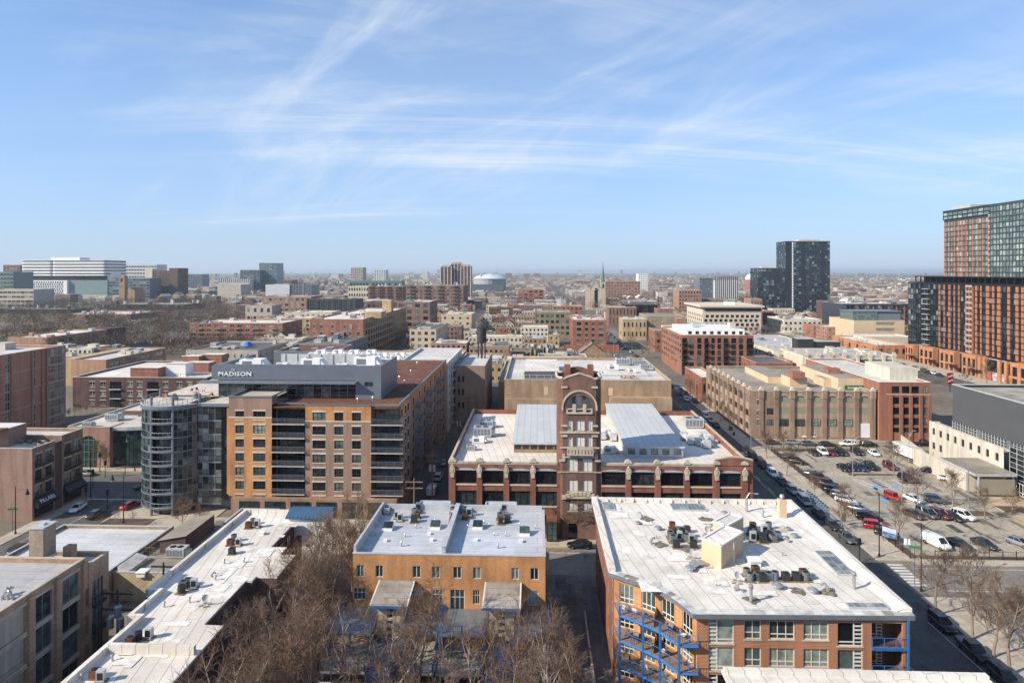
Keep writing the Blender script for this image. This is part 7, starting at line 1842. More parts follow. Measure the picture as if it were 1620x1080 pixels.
# dark towers right of the middle
D=770;Y=frontY(1280,D)
TW=mat('tower_black',(.022,.028,.036),.35,.1);PCLAD=mat('clad_slate_dark',(.045,.055,.07),.4,.1)
GT=glassmat('glass_tower',[(0,(.012,.02,.027)),(.4,(.03,.045,.055)),(.66,(.07,.10,.11)),(.82,(.22,.25,.24)),(.93,(.015,.022,.03))],.08)
GT2=glassmat('glass_tower_pale',[(0,(.13,.17,.16)),(.35,(.19,.24,.225)),(.6,(.26,.31,.29)),(.8,(.36,.41,.38)),(.93,(.08,.11,.11))],.08)  # pale greenish tones put the sky's reflection into the glass colour
def curtain(label,parts_,name='apartment_tower',extra=None):
 t=thing(name,label,'building',(parts_[0][0],parts_[0][2],0))
 for x0,x1,y0,y1,z0,z1,nx,fl_,faces,wall,bandm,accents in parts_:
  mb=MB();mb.box(x0+.3,x1-.3,y0+.3,y1-.3,z0,z1,0);put('core_wall',mb,wall,t)
  for f in faces:
   W=Wall(f,x0,x1,y0,y1);mg,mf,ma=MB(),MB(),MB();n=max(2,round(W.w/nx));fh=(z1-z0)/fl_
   for k in range(fl_):
    for j in range(n):
     u0,u1=W.w*j/n,W.w*(j+1)/n;mg.q([W.p(u0+.1,z0+fh*k+.3,.1),W.p(u1-.1,z0+fh*k+.3,.1),W.p(u1-.1,z0+fh*(k+1)-.1,.1),W.p(u0+.1,z0+fh*(k+1)-.1,.1)])
    z=z0+fh*k;A,B_=W.p(0,z,-.22),W.p(W.w,z,.3);mf.box(min(A[0],B_[0]),max(A[0],B_[0]),min(A[1],B_[1]),max(A[1],B_[1]),z-.15,z+.32,0,True)
   for j in range(n+1):
    u=W.w*j/n;A,B_=W.p(max(0,u-.14),0,-.12),W.p(min(W.w,u+.14),0,.28);mf.box(min(A[0],B_[0]),max(A[0],B_[0]),min(A[1],B_[1]),max(A[1],B_[1]),z0,z1)
   for a in accents.get(f,()):
    ua,ub,mi=a;A,B_=W.p(W.w*ua,0,-.18),W.p(W.w*ub,0,.3);ma.box(min(A[0],B_[0]),max(A[0],B_[0]),min(A[1],B_[1]),max(A[1],B_[1]),z0,z1-.02,mi)
   put('panes',mg,GT2 if z0>30 and z1>60 else GT,t,kind='stuff');put('glazing_bar',mf,bandm,t,kind='stuff')
   if ma.v:put('cladding_strip',ma,[WHITE,ORANGE,TW,B_SALMON],t)
  mb=MB();mb.box(x0-.1,x1+.1,y0-.1,y1+.1,z1+.001,z1+1.2);put('parapet',mb,bandm,t)
  occ(x0,x1,y0,y1)
 return t
ORANGE=mat('orange_cladding',(.40,.15,.07),.55,.05,.2,.03,3)
X=lambda p:x_on(p,Y);Z=lambda v:z_on(300,Y,v)
t=curtain('dark twin tower with many small pale windows beyond the chequered building',[(X(1243),X(1313),Y,Y+30,0,Z(383),3.0,27,'SW',TW,PCLAD,{'S':[(.0,.14,2),(.14,.17,0),(.36,.44,2),(.80,.88,2)],'W':[]}),(X(1200),X(1242.8),Y+2,Y+30,0,Z(425.5),3.0,17,'SW',TW,PCLAD,{'S':[(.6,.68,2)]})])
mb=MB();mb.box(X(1267),X(1300),Y+6,Y+20,Z(383)+1.2,Z(378.5));mb.box(X(1208),X(1226),Y+6,Y+16,Z(425)+1,Z(421.5));put('plant_room',mb,CREAM,t)
b=mid('brown podium with garage grilles under the dark twin tower',1201,1316,496,735,25,B_TAN,PALE_ROOF,14,2,.6,.6,gl=GL_DARK)
# orange and black high-rise on the right
hx=222.0
yA,yB=y_on(1449,hx),150.0
zP=z_on(hx,yA,438);z0P=10.5
rr=random.Random(5)
acc=[]
u=.02
WL_=yA-yB
for pa,pb,mi in((1485,1488,3),(1493,1495,3),(1500.5,1504,3),(1509,1511,3),(1516,1518.5,3),(1543,1546,1),(1551,1553.5,1),(1560,1565,1),(1570,1573,1),(1578,1583,1),(1594,1598,1),(1607,1611.5,1),(1616,1620,1),(1630,1636,1),(1648,1652,1),(1664,1670,1)):
 acc.append(((yA-y_on(pa,hx))/WL_,(yA-y_on(pb,hx))/WL_,mi))
yT0,yT1=y_on(1575,hx+4),y_on(1494,hx+4);zT=z_on(hx+4,yT1,352);zT2=z_on(hx+4,yT1,337.5)
accT=[((yT1-y_on(p-1.1,hx+4))/(yT1-yT0),(yT1-y_on(p+.9,hx+4))/(yT1-yT0),1)for p in(1495.5,1502,1510.5,1517,1522.5,1529,1539,1547,1555,1564.5)]
t=curtain('orange striped black high-rise with a taller upper block at the right edge',[(hx,hx+40,yB,yA,z0P,zP-4,2.4,12,'WN',TW,METAL_BLACK,{'W':acc}),(hx+4,hx+34,yT0,yT1,zP,zT,2.6,11,'WSN',TW,PCLAD,{'W':accT}),(hx+3.6,hx+34.4,yT0,yT1+.4,zT+1.3,zT2,4.0,2,'WSN',TW,TW,{}),(hx+1,hx+34,170,yT0-.5,zP,zT2-.5,2.2,13,'WN',TW,PCLAD,{})],'high_rise')
# balcony bays, roof frame of the podium, upper roof plant
mb=MB()
for pa,pb,z0,z1,fl_ in((1531,1541,z0P,zP-5,12),(1567,1576,zP,zT,11)):
 xx=hx if z0<20 else hx+4
 for k in range(fl_+1):z=z0+(z1-z0)*k/fl_;mb.box(xx-1.2,xx-.25,y_on(pb,xx),y_on(pa,xx),z,z+.25,0,True);mb.box(xx-1.2,xx-1.1,y_on(pb,xx),y_on(pa,xx),z+.5,z+1.1,0)
 for p in(pa,(pa+pb)/2,pb):y=y_on(p,xx);mb.box(xx-1.0,xx-.26,y-.35,y+.35,z0,z1,1)
put('balcony_bay',mb,[mat('pale_pink_metal',(.52,.38,.33),.6),B_SALMON],t)
mb=MB();y=yA
while y>250:mb.box(hx-.3,hx+.2,y-.3,y+.3,zP-4+1.2,zP);y-=5
mb.box(hx-.6,hx+10,250,yA+.4,zP+.001,zP+.6,0,True);mb.box(hx+4,hx+34,170,yA-1,zP-2.9,zP-.02);put('roof_frame',mb,METAL_BLACK,t)
mb=MB();yq=y_on(1535,hx+12);mb.box(hx+12,hx+22,yq,yq+16,zT2+1.2,zT2+4);put('plant_room',mb,METAL_PALE,t)
t2=curtain('slim dark glass end block left of the orange high-rise',[(hx+8,hx+30,yA+.5,y_on(1437,hx+8),z0P-4,z_on(hx,yA+20,448),2.6,12,'WS',TW,PCLAD,{})],'apartment_tower')
# balconies of the dark corner
mb=MB()
for k in range(12):z=z0P+(zP-4-z0P)*k/12;mb.box(hx-1.4,hx-.25,y_on(1471.5,hx),y_on(1461.5,hx),z,z+.3,0,True)
put('balcony',mb,METAL_PALE,t)
# brick portals of the base along the wide street
bxx=217.0
tb_=thing('shopping_building','row of orange brick portals with dark glass at foot of the high-rise','building',(bxx,330,0))
mb=MB();mb.box(bxx+3,bxx+45,150,y_on(1440,bxx),0,9.6,0,False,1);put('base_wall',mb,[TW,PALE_ROOF],tb_);occ(bxx,bxx+45,150,420)
B_PORT=brick('brick_portal',(.56,.235,.095),(.48,.19,.08),stain=.1)
for i,(pa,pb,h)in enumerate(((1432,1444,9.5),(1454,1475.5,10),(1486,1509,10.3),(1521.5,1544,10.5),(1598,1640,10.5),(1660,1690,10.5))):
 y1_,y0_=y_on(pa,bxx),y_on(pb,bxx);W=Seg((bxx,y1_),(bxx,y0_));n=3
 for k in range(n):
  for a,c in((.4,3.4),(4.4,h-1.8)):W.ops.append((W.w*(k+.22)/n,W.w*(k+.82)/n,a,c))
 mb=MB();W.draw(mb,0,h,.5);mb.q([(bxx+6,y0_,0),(bxx,y0_,0),(bxx,y0_,h),(bxx+6,y0_,h)][::-1]);mb.q([(bxx,y1_,0),(bxx+6,y1_,0),(bxx+6,y1_,h),(bxx,y1_,h)][::-1]);mb.box(bxx+.5,bxx+6,y0_,y1_,h-.1,h-.05);o=put('brick_portal',mb,B_PORT,tb_)
 fm,pm,one=window_mesh(W.w*.6/n,h-6.2,'six',METAL_BLACK,GL_DARK,None);fm2,pm2,one2=window_mesh(W.w*.6/n,3.0,'pairv',METAL_BLACK,GL_DARK,None)
 for k in range(n):link('window',one,o,wloc(o,W.p(W.w*(k+.22)/n,4.4,.2)),W.rz);link('shop_window',one2,o,wloc(o,W.p(W.w*(k+.22)/n,.4,.2)),W.rz)
 mb=MB();mb.box(bxx-2.5,bxx-.01,y0_-4,y0_+3,3.6,3.9,0,True);put('canopy',mb,METAL_DARK,o)
for p in(1548.5,1556.5,1579.5,1590.5):y=y_on(p,bxx);mb=MB();mb.box(bxx,bxx+1.2,y-.9,y+.9,0,10.4);put('brick_pier',mb,B_PORT,tb_)
mb=MB();mb.box(bxx+.8,bxx+2.9,y_on(1597,bxx),y_on(1557,bxx),4.3,9,0);mb.box(bxx+1.2,bxx+2.9,y_on(1597,bxx),y_on(1557,bxx),0.01,4.2,1);put('shop_front',mb,[GL_DARK,mat('shop_mural',(.42,.40,.38),.6,.5,.9)],tb_)
mb=MB();mb.box(bxx+.7,bxx+1.15,y_on(1566,bxx),y_on(1559.5,bxx),.2,4.1);put('poster',mb,mat('poster_red',(.33,.10,.07),.6,.5,1.2),tb_)
b=mid('low brick shop with curved white roof at foot of the slim glass block',1388,1437,546,395,60,B_PORT,WHITE_ROOF,4,1,.5,.5,side='W')
# white terracotta block with arched top storey
b=mid('long white terracotta building with arched top storey and dark rooftop cabins',1270,1416,562,322,30,TERRA,GREY_ROOF,0,2,build=False,par=.3)
pz=[1276,1295,1315,1336,1357,1377,1398,1414]
for pa,pb in zip(pz,pz[1:]):
 u0,u1=x_on(pa+2.5,b.y0)-b.x0,x_on(pb-2.5,b.y0)-b.x0
 b.op('S',u0,u1,b.z1-4.4,b.z1-2.0,'six',METAL_DARK,GL,None,1);b.op('S',u0,u1,.8,b.z1-5.4,'six',METAL_DARK,GL_BLIND,None,1)
b.build();mb=MB()
for p in pz:x=x_on(p,b.y0);mb.box(x-.7,x+.7,b.y0-.5,b.y0-.01,0,b.z1+1.6);mb.box(x-1.1,x+1.1,b.y0-.6,b.y0-.02,b.z1-.4,b.z1+.6)
for pa,pb in zip(pz,pz[1:]):
 xa,xb=x_on(pa,b.y0),x_on(pb,b.y0)
 for k in range(8):t0,t1=k/8,(k+1)/8;f=lambda q:b.z1-2+1.5*math.sin(math.pi*q);q_=lambda q,dz:(xa+(xb-xa)*(.12+.76*q),b.y0-.2,f(q)+dz);mb.q([q_(t0,0),q_(t1,0),q_(t1,.5),q_(t0,.5)])
b.part('arched_pier',mb,TERRA);roofbits(b,22,'',26,(.8,1.8))
b2=Building('apartment_building','long plain wing of the white terracotta building along the street',x_on(1215,362),x_on(1215,362)+34,353,440,10.5,TERRA,GREY_ROOF,par=.3)
for k in range(14):
 for z in(1.5,5.5):b2 .op('W',3+6*k,6.5+6*k,z,z+2.6,'six',METAL_DARK,GL,None,0)
for k in range(6):b2 .op('S',3+5*k,6+5*k,5.5,8.1,'six',METAL_DARK,GL,None,0)
b2 .build();roofbits(b2,14,'',27,(.8,2));occ(b2 .x0,b2 .x1,b2 .y0,b2 .y1)
mb=MB();yq=358;mb.box(x_on(1262,yq),x_on(1287,yq),yq,yq+8,10,16,0,False,1);mb.box(x_on(1287,yq),x_on(1331,yq),yq+1,yq+9,10,14.5,0,False,1);b2 .part('roof_cabin',mb,[METAL_DARK,GREY_ROOF])
b=mid('red brick corner building left of the storage warehouse',1200,1254,570.5,330,30,B_SALMON,WHITE_ROOF,5,2,.5,.5,side='W')
b=mid('small red brick shed roofed in grey at foot of the big red block',1196,1252,574,300,22,B_RED,DARK_ROOF,5,1,.4,.5,side='W')
b=mid('low white-roofed shop with brick gable beside the storage warehouse',1110,1138,597,262,30,B_RED,WHITE_ROOF,3,1,.4,.5,side='W')
b=mid('tan block with recessed brown balconies and grey penthouse',1351,1431,507,470,40,mat('tan_block',(.56,.43,.28),.85,.05),PALE_ROOF,0,4,build=False)
for k in range(3):b.op('S',x_on(1386,b.y0)-b.x0,x_on(1415,b.y0)-b.x0,b.z1-3.2-4.3*k,b.z1-1.0-4.3*k,'grid',B_PINK,GL_BLIND,None,1)
b.build();mb=MB();yq=b.y0+4;mb.box(x_on(1349,yq),x_on(1388,yq),yq,yq+20,b.z1-.7,b.z1+6,1);mb.box(x_on(1388,yq),x_on(1425,yq),yq+.5,yq+20,b.z1-.7,b.z1+5.4,0);mb.box(x_on(1348,yq),x_on(1426,yq),yq-.5,yq+20.5,b.z1+6.01,b.z1+6.6,0,True);b.part('penthouse',mb,[METAL_GREY,GL_TEAL])
b=mid('plain cream box in front of the tan block',1366,1448,533,440,24,CREAM,WHITE_ROOF,0,1)
b=mid('white industrial row with small windows beyond the terracotta wing',1240,1300,505,560,40,TERRA,WHITE_ROOF,8,2,.5,.4,side='W');roofbits(b,6,'',28)
b=mid('pale corner building with brown side in front of the tan block',1308,1346,517,500,24,B_PINK,WHITE_ROOF,4,3,.35,.4,side='W')
b=mid('brick shop row right of the white industrial row',1287,1309,515,520,20,B_SALMON,TAN_ROOF,3,2,.4,.5)
b=mid('long dark green and rust framed apartments behind the tan block',1333,1449,480.5,560,40,PCLAD,PALE_ROOF,0,6,build=False)
for k in range(6):
 for c in range(19):u=b.W['S'].w*(c+.5)/19;b.op('S',u-1,u+1,1.5+b.fh*k,1.5+b.fh*k+b.fh*.75,'grid',METAL_BLACK,GL_DARK if c%3 else GL,None,0)
b.build();mb=MB()
for c in range(4,20,2):u=b.x0+b.W['S'].w*c/19;mb.box(u-.6,u+.6,b.y0-.3,b.y0-.01,0,b.z1-2.5)
b.part('rust_pilaster',mb,B_SALMON);roofbits(b,8,'',29)
b=mid('dark red cube left of the long dark apartments',1313,1333,477.5,610,30,B_PURPLE,DARK_ROOF,4,4,.3,.4)
b=mid('tan brick cube beside the chequered building',1188,1206,473,640,22,B_PINK,PALE_ROOF,4,4,.4,.4)
# schools in the park on the left
b=mid('long low school with dark glass front at the edge of the park',165,291,481.5,900,60,METAL_DARK,TAN_ROOF,26,1,.8,.8,gl=GL_TEAL,side='E',scols=14);roofbits(b,9,'',30,(3,6))
b=mid('low flat school wing among the park trees',92,205,497,720,60,B_PINK,PALE_ROOF,0,1,side='E',scols=10);roofbits(b,8,'',31,(2,4));mb=MB();mb.box(x_on(135,b.y0),x_on(160,b.y0),b.y0-.3,b.y0-.01,.3,b.z1-1);b.part('glass_front',mb,GL_DARK)
b=mid('flat dark-trimmed school hall at far left of the park',-10,112,489,820,40,METAL_DARK,TAN_ROOF,22,1,.8,.8,gl=GL_TEAL);roofbits(b,6,'',32,(3,5))
b=mid('low roof peeping through the trees at the left edge',-5,62,520,560,16,B_BROWN,TAN_ROOF,8,1,.5,.5)
# brown-roofed townhouses with gables
for i,(pl,pr,vt,D,dep)in enumerate(((178,212,556,428,66),(242,264,549,452,58))):
 Y=frontY((pl+pr)/2,D);x0,x1=x_on(pl,Y),x_on(pr,Y);z1=z_on(x0,Y,vt+4);xm=(x0+x1)/2;zr_=z1+4
 t=thing('townhouse_row',['long row of tan townhouses with brown pitched roofs and front gable','second row of tan townhouses with brown pitched roofs behind the gabled row'][i],'townhouses',(xm,Y,0));mb=MB()
 mb.q([(x0,Y,0),(x1,Y,0),(x1,Y,z1),(xm,Y,zr_),(x0,Y,z1)]);mb.q([(x1,Y,0),(x1,Y+dep,0),(x1,Y+dep,z1),(x1,Y,z1)]);mb.q([(x0,Y+dep,0),(x0,Y,0),(x0,Y,z1),(x0,Y+dep,z1)]);put('wall',mb,B_YELLOW,t)
 mb=MB();mb.q([(x1+.4,Y-.4,z1-.3),(x1+.4,Y+dep,z1-.3),(xm,Y+dep,zr_),(xm,Y-.4,zr_)]);mb.q([(x0-.4,Y+dep,z1-.3),(x0-.4,Y-.4,z1-.3),(xm,Y-.4,zr_),(xm,Y+dep,zr_)]);put('roof',mb,mat('brown_shingle',(.13,.075,.055),.9,.25),t)
 for k in range(7):
  y=Y+4+k*dep/7.5;mb=MB();mb.box(x1-3.5,x1+.1,y,y+3.5,z1-1,z1+1.8);put('dormer',mb,CREAM,t);mb=MB();mb.box(x1+.11,x1+.2,y+.5,y+3,z1-.6,z1+1.3);mb.box(x1+.01,x1+.1,y+.5,y+2.5,2,4);put('windows',mb,GL_FAR,t,kind='stuff');mb=MB();mb.box(xm-.5,xm+.5,y+1,y+2,zr_-.3,zr_+1.6);put('chimney',mb,METAL_PALE,t)
 mb=MB();mb.box(xm-2,xm+2,Y-.12,Y-.01,z1-3,z1-.6);put('window',mb,GL_DARK,t);occ(x0,x1,Y,Y+dep)
 # white bay-fronted terraces behind the tan warehouse
rr=random.Random(11)
TCOL=[TERRA,CREAM,CONC_PALE,B_YELLOW,OFFWHITE,B_TAN]
for row,(pl,pr,vt,D,n)in enumerate(((736,806,536,445,9),(806,884,549,395,8),(806,850,522,520,5))):
 for i in range(n):
  a,c=pl+(pr-pl)*i/n,pl+(pr-pl)*(i+1)/n-.3;Y=frontY(a,D)+rr.uniform(-1,1);x0,x1=x_on(a,Y),x_on(c,Y);z1=z_on(x0,Y,vt+rr.uniform(-2,3));m=TCOL[rr.randrange(6)]
  cn={'terracotta_white':'white','cream_stone':'cream','concrete_pale':'pale grey','brick_yellow':'yellow brick','offwhite_frame':'off-white','brick_tan':'tan brick'}[m.name]
  b=Building('row_house','%s row house in the %s'%(cn,['terrace left of the street trees behind the water tower','terrace just behind the tan warehouse','terrace in front of the tan loft block'][row]),x0,x1,Y,Y+16,z1,m,rr.choice((PALE_ROOF,DARK_ROOF,TAN_ROOF)),cat='row house',group='row houses, terrace %s, %s'%('one two three'.split()[row],cn),par=.4)
  w=x1-x0
  for k in range(3):
   for u in(.28,.72):b.op('S',w*(u-.15),w*(u+.15),1+(z1-1.5)/3*k+.5,1+(z1-1.5)/3*k+2.4,'dh',OFFWHITE,GL,None,0)
  b.build();mb=MB();mb.prism([(x0+w*.1,Y-.02),(x0+w*.2,Y-1.1),(x0+w*.42,Y-1.1),(x0+w*.5,Y-.02)],0,z1*.9);b.part('bay',mb,m);occ(x0,x1,Y,Y+16)
  for k in range(3):mb=MB();mb.box(x0+w*.22,x0+w*.4,Y-1.16,Y-1.11,1.5+z1/3*k*.95,3.4+z1/3*k*.95);b.part('bay_window',mb,GL_FAR)
  # -- the ordinary houses that fill the blocks
HCOL=[('red brick',B_SALMON,3),('brown brick',B_BROWN,3),('tan brick',B_TAN,5),('cream',CREAM,4),('grey',CONC,4),('dark brick',B_DARK,2),('pink brick',B_PINK,3),('white',TERRA,4),('yellow brick',B_YELLOW,4)]
HW=[h for h in HCOL for _ in range(h[2])]
RCOL=[PALE_ROOF,TAN_ROOF,DARK_ROOF,WHITE_ROOF,GREY_ROOF,WHITE_ROOF]
SHING=islandmat('shingles',[(0,(.16,.10,.075)),(.35,(.11,.10,.10)),(.65,(.22,.18,.15)),(.85,(.30,.28,.25))],.9,.2,.25)
def gable(x0,x1,y0,y1,z,rise,mb,mr=0,mw=1):
 xm=(x0+x1)/2;e=.3
 mb.q([(x1+e,y0-e,z-.1),(x1+e,y1+e,z-.1),(xm,y1+e,z+rise),(xm,y0-e,z+rise)],mr);mb.q([(x0-e,y1+e,z-.1),(x0-e,y0-e,z-.1),(xm,y0-e,z+rise),(xm,y1+e,z+rise)],mr)
 mb.q([(x0,y0,z),(x1,y0,z),(xm,y0,z+rise)],mw);mb.q([(x1,y1,z),(x0,y1,z),(xm,y1,z+rise)],mw)
rr=random.Random(21)
ROADY=[300+104*k for k in range(30)]
def in_park(x,y):return(x<-.44*y and 360<y<1050)and not(x>-.5*y and y>850)
def road_near(x,y):
 return any(abs(y-r)<8 for r in ROADY)or abs((x-56)%128-0)<9 or abs((x-56)%128-128)<9
cells=[]
y=286.0
while y<5200:
 dpt=22 if y<900 else 30
 x=-.86*y-60
 while x<.80*y+60:
  w=rr.uniform(7,15)if rr.random()<.75 else rr.uniform(18,36)
  if y>1100:w*=1.3
  cells.append((x,y+rr.uniform(-2,2),w,dpt*rr.uniform(.5,.85)));x+=w+(rr.uniform(.3,2)if rr.random()<.75 else rr.uniform(6,26))
 y+=dpt if y<900 else 46 if y<2200 else 80
cells.sort(key=lambda c:c[1])
n_ind=0;STORE=MB();FARROOF=1
def zone(x,y):
 d=x/y
 return 'far left' if d<-.5 else 'left of centre' if d<-.12 else 'middle' if d<.1 else 'right of centre' if d<.4 else 'far right'
farw=[]
for _ in range(170):yy=rr.uniform(4200,15000);farw.append((rr.uniform(-.84,.8)*yy,yy,rr.uniform(18,60),30,rr.uniform(16,44)*(1+(rr.random()<.12))))
for x,y,w,d in cells:
 if road_near(x,y+d/2)or road_near(x+w,y+d/2):continue
 if in_park(x,y):continue
 if not is_free(x,x+w,y,y+d):continue
 if rr.random()<(.06 if y<700 else.28 if y<1800 else.45):continue
 big=w>17
 h=rr.uniform(6.5,12)*(1.15 if big else 1)*(1 if y<1300 else.9)
 if n_ind<290:
  cn,wm_,_=HW[rr.randrange(len(HW))];rf=RCOL[rr.randrange(6)];pitch=not big and rr.random()<.34
  if pitch:h*=.78
  b=Building('flat_building' if big else 'town_house','%s %s with %s roof in the blocks at %s'%('broad low' if big else 'narrow',cn+(' building' if big else ' house'),'pitched' if pitch else 'flat',zone(x,y)),x,x+w,y,y+d,h,wm_,rf,cat='building' if big else 'house',par=.02 if pitch else.5,group='%s %s, %s'%(cn+(' pitched' if pitch else ''),'buildings' if big else 'houses',zone(x,y)))
  fl_=max(2,int(h/3.2));nw=max(2,int(w/2.6))
  b.auto('S',nw,fl_,1.3,(h-1)/fl_,min(1.3,w/nw*.5),1.6,near=0,gl=GL_FAR,fr=OFFWHITE)
  s_='W' if x>0 else 'E'
  b.auto(s_,max(2,int(d/4)),fl_,1.3,(h-1)/fl_,1.0,1.5,near=0,gl=GL_FAR,fr=OFFWHITE)
  b.build()
  if pitch:mb=MB();gable(x,x+w,y,y+d,h+.13,w*.38,mb);b.part('pitched_roof',mb,[SHING,wm_]);mb=MB();mb.box(x+w*.3-.4,x+w*.3+.4,y+d*.6,y+d*.6+.8,h+.2,h+w*.38+.9);b.part('chimney',mb,B_SALMON)
  elif rr.random()<.85:roofbits(b,rr.choice((1,2,2,3)),'',int(x*7+y))
  n_ind+=1
 else:farw.append((x,y,w,d,h))
def farwall():
 m,n,l,b=_nt('distant_wall');co,g=wallco(n,l)
 oi=_ramp(n,[(0,(.24,.145,.115)),(.16,(.20,.145,.12)),(.3,(.36,.28,.20)),(.48,(.50,.44,.35)),(.62,(.34,.31,.27)),(.74,(.35,.24,.175)),(.84,(.60,.56,.49))],'CONSTANT');l.new(g.outputs['Random Per Island'],oi.inputs[0])
 t=n.new('ShaderNodeTexBrick');l.new(co,t.inputs['Vector']);t.offset=0;t.inputs['Scale'].default_value=1;t.inputs['Brick Width'].default_value=2.4;t.inputs['Row Height'].default_value=3.1;t.inputs['Mortar Size'].default_value=.72;t.inputs['Mortar Smooth'].default_value=0
 x=n.new('ShaderNodeMix');x.data_type='RGBA';l.new(t.outputs['Fac'],x.inputs['Factor']);x.inputs['A'].default_value=(.04,.045,.05,1);l.new(oi.outputs[0],x.inputs['B']);l.new(x.outputs['Result'],b.inputs['Base Color']);b.inputs['Roughness'].default_value=.85
 return m
DROOF=islandmat('distant_roof',[(0,(.58,.56,.53)),(.22,(.38,.34,.29)),(.4,(.18,.165,.16)),(.54,(.48,.45,.41)),(.7,(.74,.72,.68)),(.9,(.27,.18,.13))],.85,.2,.2)
mb=MB()
for x,y,w,d,h in farw:
 i=len(mb.v);mb.v+=[(x,y,0),(x+w,y,0),(x+w,y+d,0),(x,y+d,0),(x,y,h),(x+w,y,h),(x+w,y+d,h),(x,y+d,h)]
 for f in((0,1,5,4),(1,2,6,5),(3,0,4,7)):mb.f.append(tuple(i+a for a in f));mb.m.append(0)
 if w<13 and rr.random()<.35:gable(x,x+w,y,y+d,h,w*.36,mb,1,0);continue
 mb.q([(x,y,h),(x+w,y,h),(x+w,y+d,h),(x,y+d,h)],1)
 if rr.random()<.35 and y<2500:q=rr.uniform(.1,.6);mb.box(x+w*q,x+w*q+3.5,y+d*.4,y+d*.4+4,h,h+2.4,0,False,1)
o=put('distant_houses',mb,[farwall(),DROOF]);tag(o,'countless low houses and works fading towards the horizon','houses',None,'stuff')
print('cells',len(cells),'individual',n_ind,'far',len(farw))
# == ground, streets, pavements
def flat(name,label,rects,z,m,kind='structure',cat='ground'):
 mb=MB()
 for x0,x1,y0,y1 in rects:mb.sheet(x0,x1,y0,y1,z)
 o=put(name,mb,m);tag(o,label,cat,None,kind);return o
GND=mat('city_ground',(.185,.155,.12),.95,.28,.02,.25,.35)
flat('ground','dusty winter ground stretching to the horizon',[(-22000,22000,-900,26000)],-.03,GND)
PARK=mat('dry_grass',(.20,.155,.085),.95,.2,.05,.25,1.2)
mb=MB();mb.q([(-170,372,-.02),(-830,1020,-.02),(-1400,1020,-.02),(-460,372,-.02)]);o=put('park_lawn',mb,PARK);tag(o,'dry brown lawn of the park among bare trees','lawn',None,'structure')
flat('street','long straight street running away on the right',[(46.5,61.2,-60,3200)],.000,ASPHALT,cat='street')
flat('cross_street','street crossing in front of the brick factory',[(-50.5,46.5,113.2,124.2),(61.2,320,108.5,119.2)],.001,crack(mat('asphalt_cross',(.20,.18,.15),.9,.2,.12,.15,1.6),.14),cat='street')
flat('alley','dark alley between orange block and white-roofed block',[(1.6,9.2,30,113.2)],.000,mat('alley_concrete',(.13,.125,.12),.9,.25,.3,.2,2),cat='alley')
flat('alley','service alley beside the nine-storey block lined with poles',[(-28.6,-17.8,124.3,330)],.000,ASPHALT,cat='alley')
flat('avenue','avenue on the left running past the awning shop',[(-102,-91,30,900)],.000,ASPHALT,cat='street')
flat('side_street','street crossing the avenue by the glass cylinder',[(-420,-102,149,165),(-91,-68,149,166)],.002,ASPHALT,cat='street');flat('junction','open asphalt of the avenue crossing',[(-102,-91,148,167)],.004,ASPHALT,cat='street')
flat('yard','rough concrete court behind the orange block',[(-50.5,-29,112.5,136)],.003,CONC,cat='yard')
flat('wide_street','wide street in front of the brick portals',[(186,204,150,2600)],.000,ASPHALT,cat='street')
flat('drive','driveway in front of the storage warehouse',[(66.5,185,196,206.3)],.002,ASPHALT_OLD,cat='street')
flat('lot_corner','patched asphalt lot at the bottom right',[(68.6,190,40,108.0)],.003,ASPHALT_OLD,cat='parking lot')
sidestreets=[]
for y in ROADY:sidestreets.append((-.9*y,.82*y,y-5,y+5))
flat('side_streets','grid of cross streets between the far blocks',sidestreets,.003,mat('asphalt_far',(.13,.125,.12),.9,.2,.05),cat='street')
flat('side_avenues','grid of parallel avenues between the far blocks',[(56+128*k-5,56+128*k+5,300,3400)for k in range(-24,24)if k not in(0,1)],.005,MATS['asphalt_far'],cat='street')
flat('parking_lot','pale worn asphalt car park with parked cars',[(67.6,101.4,121.8,195.9),(101.4,104.5,121.8,156)],.002,crack(mat('asphalt_lot',(.36,.31,.24),.9,.2,.12,.2,1.1),.17,.016,.5),cat='parking lot')
flat('plaza','tan paved forecourt in front of the sports hall',[(101.42,111,121.8,156.3)],.006,mat('plaza_paving',(.45,.35,.24),.9,.12,.3,.12,2),cat='plaza')
# pavements with a kerb step; near ones have separate slabs
KERB=mat('kerb',(.40,.36,.30),.9,.15)
def pavement(name,label,x0,x1,y0,y1,m=PAVE):
 mb=MB();mb.box(x0,x1,y0,y1,-.02,.12,0,False,0);o=put(name,mb,m);tag(o,label,'pavement',None,'structure');return o
pv=pavement('pavement','pavement between street and fenced car park',61.2,67.5,121,196)
pv2=pavement('pavement','pavement under bare trees at the bottom right',61.2,68.5,30,107.5)
pavement('pavement','pavement beside the white-roofed block',42,46.5,30,112.8)
pf=pavement('pavement','pavement in front of the brick factory',-17,48,124.4,128)
pavement('pavement','pavement along the right side of the brick factory',42,46.5,128.1,300)
pavement('pavement','pavement before the storage warehouse',66.4,150,206.4,207.4);pavement('pavement','pavement between street and storage warehouse',61.2,66.3,197,300)
pavement('pavement','pavement between car park and cross street',67.6,190,119.4,121.6)
pavement('pavement','pavement beside the awning shop',-105,-102,60,147)
pl_=pavement('pavement','small plaza beneath the glass cylinder',-90.5,-68,121.5,147.5);pavement('pavement','pavement along the base of the nine-storey block',-67.9,-28.8,130,136.6)
pavement('pavement','pavement at foot of the high-rise',205,217,150,700);pavement('pavement','pavement along the curved glass building',-126,-92,167.5,170.2)
sl=MB();sl.box(.02,1.48,.02,1.48,0,.02);slm=sl.mesh('slab',PAVE)
